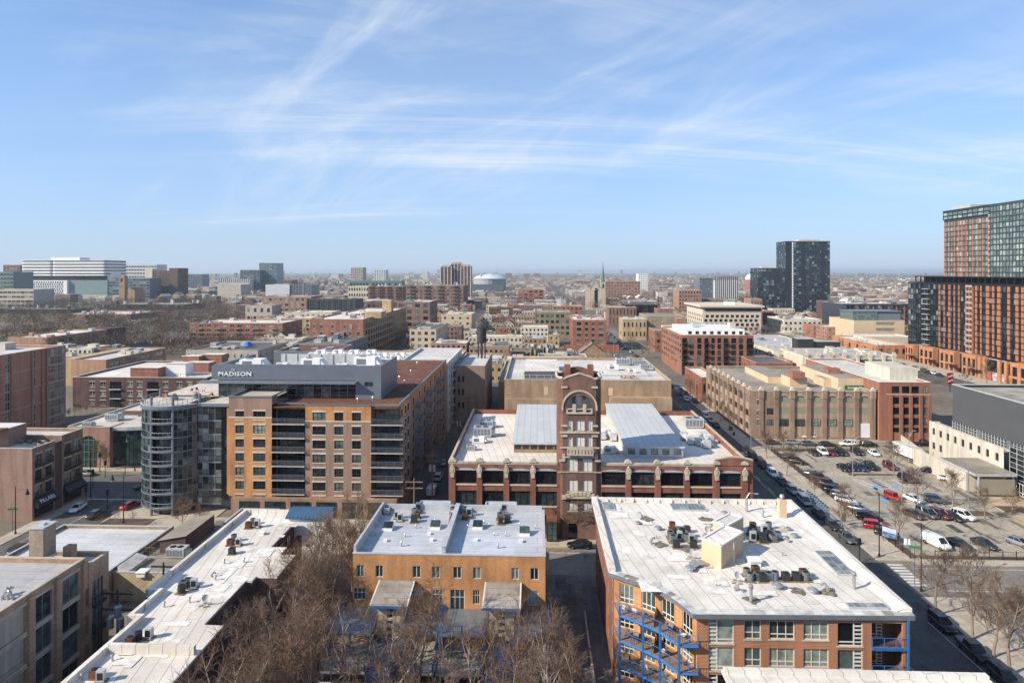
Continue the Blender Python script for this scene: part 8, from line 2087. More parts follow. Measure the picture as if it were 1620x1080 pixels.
SLV=islandmat('slab_tone',[(0,(.44,.38,.30)),(.3,(.39,.335,.265)),(.6,(.47,.41,.33)),(.85,(.36,.31,.25))],.9,.2,.2)
slm.materials.clear();slm.materials.append(SLV)
for i in range(2):
 for j in range(34):link('slab',slm,pv,(61.9+1.6*i,121.5+1.55*j,.121))
 for j in range(24):link('slab',slm,pv2,(61.9+1.6*i,70+1.55*j,.121))
for i in range(28):
 for j in range(2):link('slab',slm,pf,(-2+1.55*i,124.8+1.55*j,.121))
 # painted markings
mk=MB()
for k in range(8):a=ground(1416+5.2*k,893+4.6*k,0);mk.sheet(a[0]-1.3,a[0]+1.3,a[1]-.3,a[1]+.3,.009)
mk.sheet(-50,47,122.0,122.15,.008);mk.sheet(66,200,109.9,110.05,.008);mk.sheet(66,200,118.0,118.12,.008)
for k in range(30):mk.sheet(55.5,55.65,130+9*k,133.5+9*k,.008)
mk.sheet(58.0,58.1,40,100,.008);mk.sheet(49.0,49.1,40,100,.008)
for k in range(6):mk.sheet(-100.8+1.6*k,-99.9+1.6*k,168.0,171,.008)
for k in range(5):mk.sheet(-89.8,-86.8,150.5+1.9*k,151.4+1.9*k,.008)
mk.sheet(-102,-91,146.6,147.1,.008);mk.sheet(-96.6,-96.5,60,146,.008);mk.sheet(-90.5,-70,157.4,157.6,.008)
o=put('road_markings',mk,PAINT);tag(o,'white lines and crosswalk bars on the streets','road marking',None,'structure')
mk=MB();mk.sheet(55.0,55.12,128,400,.0085);mk.sheet(55.3,55.42,128,400,.0085)
mk.box(61.1,61.3,74,97,0,.135);mk.box(1.5,6.2,124.22,124.42,0,.135)
for k in range(14):x,y=ground(1535+6.5*k,775+4.2*k,0);mk.q([(x-.1,y-1.2,.012),(x+.15,y-1.2,.012),(x+.15,y+1.2,.012),(x-.1,y+1.2,.012)])
o=put('yellow_markings',mk,PAINT_Y);tag(o,'yellow painted kerbs and lines','road marking',None,'structure')
# worn tarmac: repair patches and manhole covers
TAR=islandmat('tarmac_patch',[(0,(.11,.10,.09)),(.35,(.15,.14,.12)),(.65,(.19,.17,.145)),(.85,(.09,.085,.08))],.92,.2,.35);mk=MB();rp_=random.Random(31)
for x0,x1,y0,y1,n in((49,63,60,290,46),(-100,-92,90,240,26),(66,130,109,118.5,20),(-48,46,114,123,14),(71,101,126,193,40),(70,150,50,107,30),(3,9,60,112,8),(68,130,197,206,12),(187,203,200,420,24)):
 for _ in range(n):x,y,w,d=rp_.uniform(x0,x1),rp_.uniform(y0,y1),rp_.uniform(.25,1.1),rp_.uniform(.6,4.5);mk.sheet(max(x0,x-w),min(x1,x+w),max(y0,y-d),min(y1,y+d),.0062+.00002*_)
o=put('tarmac_patches',mk,TAR);tag(o,'dark repair patches scattered over the streets and car park','road repair',None,'stuff')
mk=MB();mk.cyl(0,0,.0075,.014,.36,14);mm_=mk.mesh('manhole_cover',METAL_DARK)
for px,pv,l in((1437,1020,'round manhole cover in the shaded street at bottom right'),(1346,845,'manhole cover in the pavement near the litter bin'),(1526,847,'manhole cover in the lower part of the car park'),(1310,820,'manhole cover in the street beside the kerb cars'),(155,806,'manhole cover in the avenue'),(926,955,'manhole cover in the dark alley')):x,y=ground(px,pv,0);link('manhole_cover',mm_,None,(x,y,.001),0,l,'manhole cover')
# bays of the car park: hatched disabled spaces and lines
mk=MB();c8=lambda cx,cy:ground(1215+cx/4,620+cy/4,0)
def line(a,b,w=.12,z=.010):
 a,b=Vector(a),Vector(b);d=(b-a).normalized()*w/2;n_=Vector((-d.y,d.x));mk.q([(*(a-n_),z),(*(a+n_),z),(*(b+n_),z),(*(b-n_),z)])
for cx0 in(535,655,775):
 a,b=Vector(c8(cx0,552)),Vector(c8(cx0+105,605));c_=Vector(c8(cx0+48,552));dd=c_-a
 line(a,b);line(c_,b+dd)
 for k in range(8):p=a+(b-a)*k/7;q=a+dd+(b-a)*max(0,k-1)/7;line(p,q,.22,.012)
for cx0,cy0 in((860,690),(985,690),(1090,695)):
 a,b=Vector(c8(cx0,cy0)),Vector(c8(cx0+60,cy0+40));dd=Vector((2.2,0))
 for k in range(7):p=a+(b-a)*k/6;line(p,p+dd+Vector((0,.9)),.2,.012)
for k in range(14):x=71+2.6*k;line((x,184),(x,189),.1)
for k in range(10):x=71.5+2.6*k;line((x,160),(x,165),.1)
for k in range(16):y=128+3.4*k;line((69.5,y),(74,y-2.4),.1)
for k in range(9):x=76+3.4*k;line((x,124),(x,129),.1)
o=put('bay_markings',mk,PAINT);tag(o,'white bay lines and hatching of the car park','road marking',None,'structure')
mk=MB()
for cx,cy in((683,598),(803,598),(735,685)):x,y=c8(cx,cy);mk.sheet(x-.9,x+.9,y-.9,y+.9,.013)
o=put('blue_markings',mk,mat('paint_blue',(.12,.36,.62),.8));tag(o,'blue painted squares of the disabled bays','road marking',None,'structure')
# planted islands
for i,(cx,cy,w,d,lab)in enumerate(((650,525,11.5,1.6,'long mulch island in the middle of the car park'),(900,575,5,2.4,'mulch bed at the right end of the middle island'),(1230,770,12,3.0,'mulch island with young trees right of the grey minivan'),(1560,745,6,4,'brown planting bed in front of the sports hall'))):
 x,y=c8(cx,cy);mb=MB();mb.box(x-w/2,x+w/2,y-d/2,y+d/2,0,.15,0,False,1);o=put('planting_bed',mb,[KERB,MULCH]);tag(o,lab,'planting bed',None,'structure')
mb=MB();mb.box(67.7,69.2,122,195,0,.16,0,False,1);mb.box(69.3,104,121.7,123.2,0,.16,0,False,1);o=put('planting_bed',mb,[KERB,MULCH]);tag(o,'mulch strip along the car park fence','planting bed',None,'structure')
mb=MB();mb.box(69.2,99,193.2,195.6,0,.16,0,False,1);o=put('planting_bed',mb,[KERB,MULCH]);tag(o,'mulch strip behind the far row of cars','planting bed',None,'structure')
mb=MB();mb.box(-90,-80,122.5,135,.121,.2,0,False,1);o=put('planting_bed',mb,[KERB,MULCH]);tag(o,'planting bed with low bare shrubs beside the avenue','planting bed',None,'structure')
mb=MB();mb.box(-40,1,40,77,-.02,.05);o=put('garden_ground',mb,mat('leaf_litter',(.125,.085,.06),.95,.35,.3,.35,4));tag(o,'leaf-strewn garden ground below the bare trees','ground',None,'structure')
# == vehicles
TYRE=mat('tyre',(.012,.012,.013),.8);RIM=mat('rim',(.30,.30,.31),.35,.05,1,.03,5,metal=.8);CGL=mat('car_glass',(.012,.016,.018),.06,.05,1,.05,5,spec=.8);HL=mat('headlight',(.55,.56,.56),.15);TL=mat('taillight',(.24,.012,.010),.25)
PAINTS={}
for nm,c,me_ in(('black',(.010,.010,.012),0),('white',(.74,.74,.73),0),('silver',(.38,.40,.42),.5),('grey',(.12,.125,.135),.4),('red',(.42,.018,.018),0),('dark_red',(.13,.018,.018),.1),('blue',(.018,.035,.11),.2),('dark_grey',(.035,.038,.042),.3),('brown',(.10,.055,.04),.2),('tan',(.34,.29,.23),.3)):
 m,n,l,b=_nt('car_paint_'+nm);b.inputs['Base Color'].default_value=(*c,1);b.inputs['Metallic'].default_value=me_;b.inputs['Roughness'].default_value=.28;b.inputs['Coat Weight'].default_value=.6;b.inputs['Coat Roughness'].default_value=.05;PAINTS[nm]=m
def loft(mb,rings,m=0):
 n=len(rings[0]);i=len(mb.v)
 for r in rings:mb.v+=r
 for a in range(len(rings)-1):
  for k in range(n):mb.f.append((i+a*n+k,i+(a+1)*n+k,i+(a+1)*n+(k+1)%n,i+a*n+(k+1)%n));mb.m.append(m)
 mb.f.append(tuple(i+k for k in range(n)));mb.m.append(m);mb.f.append(tuple(i+(len(rings)-1)*n+n-1-k for k in range(n)));mb.m.append(m)
def ring(x,hw,z0,z1,in_=.86):zm=z0+(z1-z0)*.55;return[(x,-hw*.9,z0),(x,hw*.9,z0),(x,hw,z0+.12),(x,hw,zm),(x,hw*.97,z1-.06),(x,hw*in_,z1),(x,-hw*in_,z1),(x,-hw*.97,z1-.06),(x,-hw,zm),(x,-hw,z0+.12)]
SPEC={'sedan':dict(st=[(-2.42,.66,.45,.80),(-2.32,.82,.30,.96),(-1.7,.90,.26,1.02),(-.4,.92,.24,.99),(.9,.91,.25,.97),(1.6,.89,.27,.88),(2.15,.82,.30,.76),(2.40,.62,.40,.62)],base=(-1.95,1.15,.97),roof=(-1.15,.25,1.45),wh=(-1.42,1.42,.33)),'suv':dict(st=[(-2.35,.78,.45,1.02),(-2.25,.90,.34,1.12),(-1.4,.95,.30,1.12),(.0,.96,.30,1.09),(1.0,.95,.30,1.06),(1.7,.92,.32,1.02),(2.2,.86,.36,.90),(2.38,.70,.45,.72)],base=(-2.28,1.15,1.07),roof=(-2.0,.30,1.72),wh=(-1.42,1.42,.37)),'hatch':dict(st=[(-2.0,.70,.42,.95),(-1.92,.85,.30,1.02),(-1.2,.88,.27,1.02),(.0,.89,.26,.99),(.9,.88,.27,.97),(1.5,.85,.29,.90),(1.95,.76,.32,.74),(2.1,.60,.40,.60)],base=(-1.95,1.1,.98),roof=(-1.55,.2,1.50),wh=(-1.25,1.28,.32)),'minivan':dict(st=[(-2.5,.78,.42,1.05),(-2.42,.92,.30,1.10),(-1.4,.97,.27,1.10),(.2,.98,.26,1.06),(1.3,.96,.27,1.02),(1.9,.92,.30,.92),(2.35,.82,.34,.78),(2.52,.65,.42,.64)],base=(-2.45,1.75,1.05),roof=(-2.2,.65,1.75),wh=(-1.5,1.55,.34)),'jeep':dict(st=[(-2.05,.74,.50,1.10),(-2.0,.80,.45,1.15),(-1.0,.82,.42,1.15),(.6,.82,.42,1.15),(.75,.80,.42,1.12),(1.6,.74,.45,1.10),(1.9,.72,.48,1.05),(1.98,.70,.5,.98)],base=(-2.0,.75,1.12),roof=(-1.95,.45,1.82),wh=(-1.25,1.25,.42)),'pickup':dict(st=[(-2.8,.84,.55,1.08),(-2.75,.93,.45,1.12),(-1.0,.96,.40,1.10),(.3,.97,.40,1.12),(1.2,.96,.40,1.12),(1.9,.94,.42,1.10),(2.55,.90,.46,1.0),(2.75,.78,.52,.80)],base=(-.95,1.35,1.10),roof=(-.75,.65,1.82),wh=(-1.7,1.8,.40)),'van':dict(st=[(-2.85,.90,.45,2.0),(-2.80,.97,.36,2.12),(-1.0,.99,.32,2.14),(.9,.98,.32,2.10),(1.35,.97,.32,1.62),(1.8,.96,.33,1.22),(2.5,.90,.36,1.05),(2.75,.74,.45,.75)],base=(.75,1.92,1.16),roof=(.70,1.02,2.02),wh=(-1.7,1.85,.36))}
CARM={}
for kd,s in SPEC.items():
 mb=MB();loft(mb,[ring(*r)for r in s['st']])
 body=mb.mesh('body',PAINTS['black'],True)
 b0,b1,zb=s['base'];r0,r1,zt=s['roof'];hb=.80 if kd in('sedan','hatch')else.86 if kd!='jeep' else.74;ht=.60 if kd=='sedan' else.66 if kd=='hatch' else.72
 g=MB();P=[(b0,-hb,zb),(b1,-hb,zb),(b1,hb,zb),(b0,hb,zb)];T_=[(r0,-ht,zt),(r1,-ht,zt),(r1,ht,zt),(r0,ht,zt)]
 for k in range(4):g.q([P[k],P[(k+1)%4],T_[(k+1)%4],T_[k]])
 glass=g.mesh('window_glass',CGL)
 rf=MB();rf.prism([(r0-.06,-ht-.03),(r1+.10,-ht-.03),(r1+.10,ht+.03),(r0-.06,ht+.03)],zt-.02,zt+.045)
 for k in range(4):rf.bar(P[k],T_[k],.05)
 m0,m1=(b0+b1)/2-.05,(r0+r1)/2-.05
 for sgn in(-1,1):
  rf.bar((m0,sgn*(hb+.005),zb),(m1,sgn*(ht+.005),zt),.045)
  if kd in('suv','minivan','jeep'):rf.bar((b0*.62+b1*.0-.2,sgn*(hb+.005),zb),(r0*.75,sgn*(ht+.005),zt),.06)
  if kd in('suv','minivan'):rf.bar((r0+.2,sgn*(ht-.08),zt+.1),(r1-.1,sgn*(ht-.08),zt+.1),.025)
 if kd=='pickup':rf.box(-2.72,-1.0,-.80,.80,1.06,1.125,0);
 roof=rf.mesh('roof',PAINTS['black'])
 w0,w1,wr=s['wh'];wm_=MB();n=14;hwid=.12
 for a in range(n):
  t0,t1=2*math.pi*a/n,2*math.pi*(a+1)/n;c0,s0,c1_,s1=wr*math.cos(t0),wr*math.sin(t0),wr*math.cos(t1),wr*math.sin(t1)
  wm_.q([(c0,-hwid,s0),(c1_,-hwid,s1),(c1_,hwid,s1),(c0,hwid,s0)],0)
  for sg in(-1,1):
   wm_.q([(c0,sg*hwid,s0),(c1_,sg*hwid,s1),(c1_*.66,sg*hwid,s1*.66),(c0*.66,sg*hwid,s0*.66)],0);wm_.q([(c0*.66,sg*hwid*.8,s0*.66),(c1_*.66,sg*hwid*.8,s1*.66),(0,sg*hwid*.9,0)],1)
 wheel=wm_.mesh('wheel',[TYRE,RIM])
 xf,xb_=s['st'][-1][0],s['st'][0][0];zf=s['st'][-1][3];zr_=s['st'][0][3]
 h_=MB();h_.box(xf-.16,xf+.0,-.20,.20,zf-.14,zf+.02,0,True);hl=h_.mesh('headlight',HL);h_=MB();h_.box(xb_-.03,xb_+.12,-.17,.17,zr_-.22,zr_-.02,0,True);tl=h_.mesh('taillight',TL)
 hw_=s['st'][2][1];CARM[kd]=(body,glass,roof,wheel,hl,tl,(w0,w1,wr,hw_-.10,xf,xb_))
CARN={'sedan':'sedan','suv':'sport_utility_vehicle','hatch':'hatchback','minivan':'minivan','jeep':'off_road_vehicle','pickup':'pickup_truck','van':'delivery_van'}
CARC={'sedan':'car','suv':'car','hatch':'car','minivan':'minivan','jeep':'off-road car','pickup':'pickup truck','van':'van'}
def car(x,y,rz,kd,col,label,group,z=0.01,full=True):
 body,glass,roof,wheel,hl,tl,(w0,w1,wr,wy_,xf,xb_)=CARM[kd]
 t=thing(CARN[kd],label,CARC[kd],(x,y,z),rz,group)
 o=link('body',body,t);o.material_slots[0].link='OBJECT';o.material_slots[0].material=PAINTS[col]
 link('window_glass',glass,t);o=link('roof',roof,t);o.material_slots[0].link='OBJECT';o.material_slots[0].material=PAINTS[col]
 for wx in(w0,w1):
  for sy in(-1,1):link('wheel',wheel,t,(wx,sy*wy_,wr))
 if full:
  for sy in(-.5,.5):link('headlight',hl,t,(0,sy,0));link('taillight',tl,t,(0,sy*1.1,0))
 return t
CN=lambda c:c.replace('_',' ')
PY,NY=math.pi/2,-math.pi/2
KN={'sedan':'sedan','suv':'tall car','hatch':'hatchback','minivan':'minivan','jeep':'boxy off-road car','pickup':'pickup truck','van':'delivery van'}
used_labels={}
def park(lst,where,group,fn,jitter=.04,xfix=None):
 for i,(cx,cy,rz,kd,col)in enumerate(lst):
  x,y=fn(cx,cy)
  if xfix is not None:x=xfix
  key='%s %s %s'%(CN(col),KN[kd],where)
  car(x,y,rz+R.uniform(-jitter,jitter),kd,col,key,group)
def park_l(lst,group,fn,jitter=.04,xfix=None,z=.01):
 """each car with its own words"""
 for cx,cy,rz,kd,col,lab in lst:
  x,y=fn(cx,cy)
  if xfix is not None:x=xfix
  car(x,y,rz+R.uniform(-jitter,jitter),kd,col,lab,group,z)
gp=lambda px,py:ground(px,py,0)
park_l([(40,530,NY,'suv','white','white tall car first in the kerb line beside the fence'),(92,582,NY,'sedan','black','black sedan between white and silver cars in the kerb line'),(148,640,NY,'suv','silver','silver tall car behind the black sedan in the kerb line'),(228,703,NY,'minivan','silver','silver minivan beside the bicycle racks'),(310,785,NY,'sedan','black','black sedan right behind the silver minivan'),(395,858,NY,'sedan','dark_grey','dark grey sedan before the last kerb car'),(480,938,NY,'sedan','grey','grey sedan last in the kerb line near the corner litter bin')],'cars parked at the kerb by the fence',c8,.02,60.0)
park_l([(1493,992,NY,'suv','black','black tall car beside the yellow kerb at bottom right'),(1532,1035,NY,'pickup','black','black pickup behind the tall car at bottom right'),(1575,1078,NY,'suv','dark_grey','dark tall car cut by the bottom edge at right')],'cars parked in the shade at bottom right',gp,.02,59.2)
park_l([(1187,716,NY,'suv','dark_grey','farthest of three dark cars level with the factory corner'),(1198,726,NY,'suv','black','middle of three dark cars level with the factory corner'),(1212,739,NY,'suv','black','nearest of three dark cars level with the factory corner'),(1121,661,NY,'suv','white','white tall car farthest in the short row before the storage warehouse'),(1128,667,NY,'sedan','silver','silver car in the short row before the storage warehouse'),(1138,675,NY,'sedan','black','black car in the short row before the storage warehouse')],'cars parked along the long street',gp,.02,60.0)
park_l([(1077,619,NY,'sedan','dark_grey','dark car at the shaded kerb past the tan warehouse'),(1085,624,NY,'sedan','dark_red','dark red car at the shaded kerb past the tan warehouse'),(1093,631,NY,'sedan','white','white car at the shaded kerb past the tan warehouse'),(1100,637,NY,'suv','black','black car at the shaded kerb past the tan warehouse')],'cars in the shade past the tan warehouse',gp,.02)
DG=-.62
park_l([(135,425,DG,'sedan','dark_grey','dark grey sedan farthest in the slanted row along the fence'),(180,452,DG,'suv','black','black tall car second in the slanted row along the fence'),(285,530,DG,'sedan','silver','silver sedan above the dark cars in the slanted row'),(322,556,DG,'suv','dark_grey','dark grey tall car before the black pickup in the slanted row'),(370,595,DG,'pickup','black','black pickup in the slanted row along the fence'),(410,635,DG,'suv','black','black tall car after the pickup in the slanted row'),(455,665,DG,'hatch','silver','pale silver hatchback above the white one in the slanted row'),(497,697,DG,'sedan','white','white sedan in the slanted row along the fence'),(565,750,DG,'sedan','silver','silver sedan near the low end of the slanted row'),(628,805,DG+.4,'suv','black','black tall car near the low end of the slanted row'),(682,865,DG+.3,'suv','red','red car behind the blue sign board'),(740,905,DG+.3,'hatch','dark_grey','dark hatchback under the tree beside the sign board')],'cars in the slanted row along the fence',c8)
park_l([(290,395,NY,'sedan','dark_grey','dark grey sedan left of the white tall car in the back row'),(347,392,NY,'suv','white','white tall car in the back row of the car park'),(402,394,NY,'sedan','dark_red','dark red sedan in the back row of the car park'),(460,396,NY,'suv','black','black tall car beside the dark red sedan in the back row'),(562,392,NY,'suv','black','black tall car standing behind the lamp post in the back row'),(670,398,NY,'sedan','white','white sedan at the right end of the back row')],'cars in the back row of the car park',c8)
park_l([(475,492,NY,'sedan','black','black sedan at the left end of the middle row'),(533,490,NY,'sedan','black','black sedan hidden behind the lamp post of the middle row'),(590,492,NY,'sedan','blue','dark blue sedan in the middle row'),(652,485,NY,'suv','black','big black tall car in the middle row'),(772,485,NY,'suv','dark_red','dark red tall car under the bare tree of the middle row')],'cars in the middle row of the car park',c8)
park_l([(1037,510,-.35,'sedan','black','black sedan by the yard wall of the sports hall'),(1140,560,-.42,'sedan','white','white sedan by the yard wall of the sports hall'),(882,565,NY+.3,'suv','black','black car half hidden by the mulch bed tree'),(792,685,NY+.25,'jeep','red','bright red boxy off-road car in the hatched bays'),(920,690,NY+.35,'sedan','white','white sedan right of the red off-road car'),(1062,698,-.4,'suv','grey','grey tall car under the trees of the hatched bays'),(920,790,NY+.3,'sedan','brown','dark brown sedan left of the grey minivan'),(1008,785,NY+.2,'minivan','grey','grey minivan in the lower row of the car park'),(1088,792,NY+.25,'suv','dark_red','dark wine car right of the grey minivan'),(1165,803,NY+.3,'sedan','black','black sedan between wine car and white tall car'),(1238,800,NY+.45,'suv','white','white tall car at the right end of the lower row')],'cars in the lower rows of the car park',c8)
park_l([(1065,975,NY+.25,'van','white','white delivery van with ladders at the front fence'),(1210,978,NY+.3,'sedan','black','black sedan at the front fence beside the white van'),(1370,978,NY+.3,'sedan','dark_grey','dark grey sedan at the front fence right of the black one'),(1588,968,NY+.35,'sedan','silver','silver sedan at the front fence by the right edge')],'cars along the front fence',c8)
park_l([(255,295,math.pi,'suv','white','white tall car left under the rust-leaved tree by the warehouse'),(372,294,math.pi,'suv','white','white tall car second from left at the warehouse front'),(512,297,math.pi,'sedan','tan','tan sedan beside the white garage door'),(160,330,0,'sedan','silver','pale sedan at the left end of the drive'),(258,338,0,'sedan','grey','grey sedan in the drive behind the back row'),(374,342,0,'sedan','dark_grey','dark grey sedan in the drive behind the back row'),(505,340,math.pi,'suv','white','white tall car in the drive behind the lamp post'),(637,344,0,'suv','black','black tall car at the right end of the drive'),(922,300,0,'suv','white','white tall car in front of the new red brick block'),(1012,302,0,'hatch','white','white hatchback half hidden by the pale concrete hall'),(985,340,0,'pickup','black','black pickup behind the pale concrete wall'),(25,330,0,'sedan','brown','brown sedan at the street end of the drive')],'cars on the drive of the storage warehouse',c8)
for xy,l_ in(((79.3,200),0),):pass
x,y=gp(917,866);car(x,y,math.pi,'sedan','black','black sedan parked in front of the factory entrance',None)
park_l([(123,807,NY+.1,'sedan','white','white car passing the black awning'),(152,817,PY,'sedan','dark_grey','dark car in the right lane of the avenue'),(206,803,PY-.15,'sedan','red','red car beside the plaza of the glass cylinder'),(228,772,PY-.5,'sedan','black','black car crossing the avenue junction'),(136,752,0,'sedan','silver','silver car waiting left of the curved glass building')],'cars on the avenue',gp)
car(-96.5+1,118,PY,'suv','dark_grey','dark tall car on the avenue hidden partly by the chimney',None)
park_l([(684,780,PY,'van','white','white van parked by the poles in the alley'),(694,758,PY,'suv','white','white tall car behind the van in the alley'),(702,735,PY,'sedan','silver','silver car farther up the alley')],'vehicles in the alley',gp)
hw=[(1449,577),(1454,579.5),(1463,581.5),(1475,584.5),(1482,586),(1490,588),(1498.5,590.5),(1506,592),(1514,595)]
for i,(a,b_)in enumerate(hw):
 x,y=gp(a,b_);c=('white','silver','black','grey','white','dark_grey','black','white','blue')[i];car(200.5+(i%2),y,NY,('sedan','suv')[i%2],c,CN(c)+' car in the line parked before the brick portals','cars before the brick portals, '+CN(c),full=False)
FC=['black','white','silver','grey','dark_grey','dark_red','black','white','blue']
rr=random.Random(3);yy=268.0
while yy<700:
 for x,rz in((47.8,PY),(60.2,NY)):
  if rr.random()<.55:c=rr.choice(FC);car(x,yy,rz,rr.choice(('sedan','suv','hatch')),c,CN(c)+' car parked far up the long street','cars far up the long street, '+CN(c),full=False)
 yy+=6.3
mb=MB()
rc=random.Random(9)
for k in range(90):
 a=rc.random();px=170+140*a+rc.uniform(-6,6);pvv=517-14*a+rc.uniform(-2,2);x,y=gp(px,pvv);w=2.1;mb.box(x-w,x+w,y-.9,y+.9,.25,.95,rc.randrange(4));mb.box(x-w*.5,x+w*.4,y-.75,y+.75,.951,1.45,4)
o=put('distant_cars',mb,[PAINTS['white'],PAINTS['silver'],PAINTS['black'],PAINTS['grey'],CGL]);tag(o,'rows of far-off cars glinting among the park trees','cars',None,'stuff')
# == bare winter trees
def seg_mesh(name,P0,P1,R0,R1,m,n=3):
 P0,P1=np.asarray(P0,float),np.asarray(P1,float);R0,R1=np.asarray(R0,float),np.asarray(R1,float)
 d=P1-P0;d/=np.linalg.norm(d,axis=1)[:,None]+1e-9
 ref=np.where(np.abs(d[:,2:3])<.9,np.array([[0,0,1.]]),np.array([[1.,0,0]]));u=np.cross(d,ref);u/=np.linalg.norm(u,axis=1)[:,None];w=np.cross(d,u)
 N=len(P0);V=np.empty((N,2*n,3))
 for k in range(n):
  t=2*math.pi*k/n;o=u*math.cos(t)+w*math.sin(t);V[:,k]=P0+o*R0[:,None];V[:,n+k]=P1+o*R1[:,None]
 base=(np.arange(N)*2*n)[:,None,None]
 fc=np.array([[k,(k+1)%n,n+(k+1)%n,n+k]for k in range(n)])[None]+base
 me=bpy.data.meshes.new(name);nf=N*n
 me.vertices.add(N*2*n);me.vertices.foreach_set('co',V.reshape(-1))
 me.loops.add(nf*4);me.loops.foreach_set('vertex_index',fc.reshape(-1).astype(np.int32))
 me.polygons.add(nf);me.polygons.foreach_set('loop_start',np.arange(0,nf*4,4,dtype=np.int32));me.polygons.foreach_set('loop_total',np.full(nf,4,dtype=np.int32))
 me.materials.append(m);me.update(calc_edges=True);me.validate()
 return me
def grow(seed,h,spread,r0,nl,nb,nt,ns,up=.55,stems=1,bark=None,twig=None,tr=.017):
 rn=random.Random(seed);T,C=[],[]
 def path(p,d,L,k,r_a,r_b,out,bend=.25,lift=.12):
  pts=[p];
  for i in range(k):
   d=(d+Vector((rn.gauss(0,bend),rn.gauss(0,bend),rn.gauss(0,bend)+lift))).normalized();q=p+d*L/k
   ra=r_a+(r_b-r_a)*i/k;rb=r_a+(r_b-r_a)*(i+1)/k;out.append((p,q,ra,rb));p=q;pts.append(p)
  return pts,d
 for s in range(stems):
  a=rn.uniform(0,6.28);lean=.05 if stems==1 else.22
  tp,td=path(Vector((rn.uniform(-.2,.2)*(stems>1),rn.uniform(-.2,.2)*(stems>1),0)),Vector((math.cos(a)*lean,math.sin(a)*lean,1)).normalized(),h*rn.uniform(.78,.92),7,r0/math.sqrt(stems),.03,T,.09,.05)
  for i in range(nl//stems):
   f=.24+.74*(i+rn.random())/(nl//stems);j=min(6,int(f*7));p=tp[j]+(tp[j+1]-tp[j])*(f*7-j)if j<7 else tp[-1]
   a=i*2.4+rn.uniform(-.5,.5);L=spread*(1.12-.72*f)*rn.uniform(.75,1.2)
   lp,ld=path(p,Vector((math.cos(a),math.sin(a),up+.5*f)).normalized(),L,4,max(.03,r0*(.42-.26*f)),.02,T if True else C,.13,.10)
   for b in range(nb):
    fb=.25+.75*(b+rn.random())/nb;jb=min(3,int(fb*4));pb=lp[jb]+(lp[jb+1]-lp[jb])*(fb*4-jb)if fb<1 else lp[-1]
    dl=(lp[min(4,jb+1)]-lp[jb]).normalized();d=(dl*.8+Vector((rn.gauss(0,.6),rn.gauss(0,.6),rn.gauss(.25,.4)))).normalized()
    bp,bd=path(pb,d,L*rn.uniform(.35,.6),3,.03,tr,C,.16,.08)
    for t in range(nt):
     ft=.2+.8*(t+rn.random())/nt;jt=min(2,int(ft*3));pt=bp[jt]+(bp[jt+1]-bp[jt])*(ft*3-jt)if ft<1 else bp[-1]
     d2=((bp[jt+1]-bp[jt]).normalized()*.7+Vector((rn.gauss(0,.6),rn.gauss(0,.6),rn.gauss(.2,.4)))).normalized();q=pt+d2*rn.uniform(.6,1.25)*spread*.22;C.append((pt,q,tr*.9,tr*.5))
     for _ in range(ns):
      g=rn.random();s0=pt+(q-pt)*g;d3=(d2*.8+Vector((rn.gauss(0,.6),rn.gauss(0,.6),rn.gauss(.15,.4)))).normalized();C.append((s0,s0+d3*rn.uniform(.3,.8)*spread*.2,tr*.6,tr*.35))
 z=lambda S,n:seg_mesh(n,[s[0]for s in S],[s[1]for s in S],[s[2]for s in S],[s[3]for s in S],bark if n=='trunk' else twig,5 if n=='trunk' else 3)
 return z(T,'trunk'),z(C,'crown')
NEAR=[grow(1,12.5,4.2,.20,14,5,5,3,.75,1,BARK,TWIG),grow(2,14,3.8,.18,16,4,5,3,.95,2,BARK_PALE,TWIG_RED),grow(3,12,4.4,.19,15,4,5,3,.7,3,BARK_PALE,TWIG),grow(4,15,4.0,.2,16,4,5,3,1.0,2,BARK_PALE,TWIG),grow(5,13,4.6,.2,14,5,5,3,.8,1,BARK,TWIG_RED),grow(6,10.5,3.6,.14,15,4,5,3,.8,3,BARK,TWIG_RED)]
KITN=['dark single-stemmed','pale twin-stemmed upright','pale three-stemmed spreading','tall pale twin-stemmed','dark broad-crowned','low dark three-stemmed']
STREET=[grow(11,8.5,3.8,.17,13,5,6,4,.65,1,BARK,TWIG),grow(12,7.2,3.4,.14,12,5,6,4,.6,1,BARK,TWIG_RED),grow(13,9.5,3.6,.17,14,5,6,4,.85,1,BARK,TWIG)]
MIDT=[grow(21,11,5.0,.25,10,4,4,2,.55,1,BARK,TWIG,.05),grow(22,12.5,5.2,.27,11,4,4,2,.7,1,BARK,TWIG_RED,.05),grow(23,9.5,4.6,.22,10,4,4,2,.5,1,BARK,TWIG,.05)]
def tree(x,y,kit,label,group,s=1.0,z=0.0,name='bare_tree'):
 t=thing(name,label,'tree',(x,y,z),R.uniform(0,6.28),group);link('trunk',kit[0],t);link('crown',kit[1],t);t.scale=(s*R.uniform(.92,1.08),s*R.uniform(.92,1.08),s)
 return t
rt=random.Random(77)
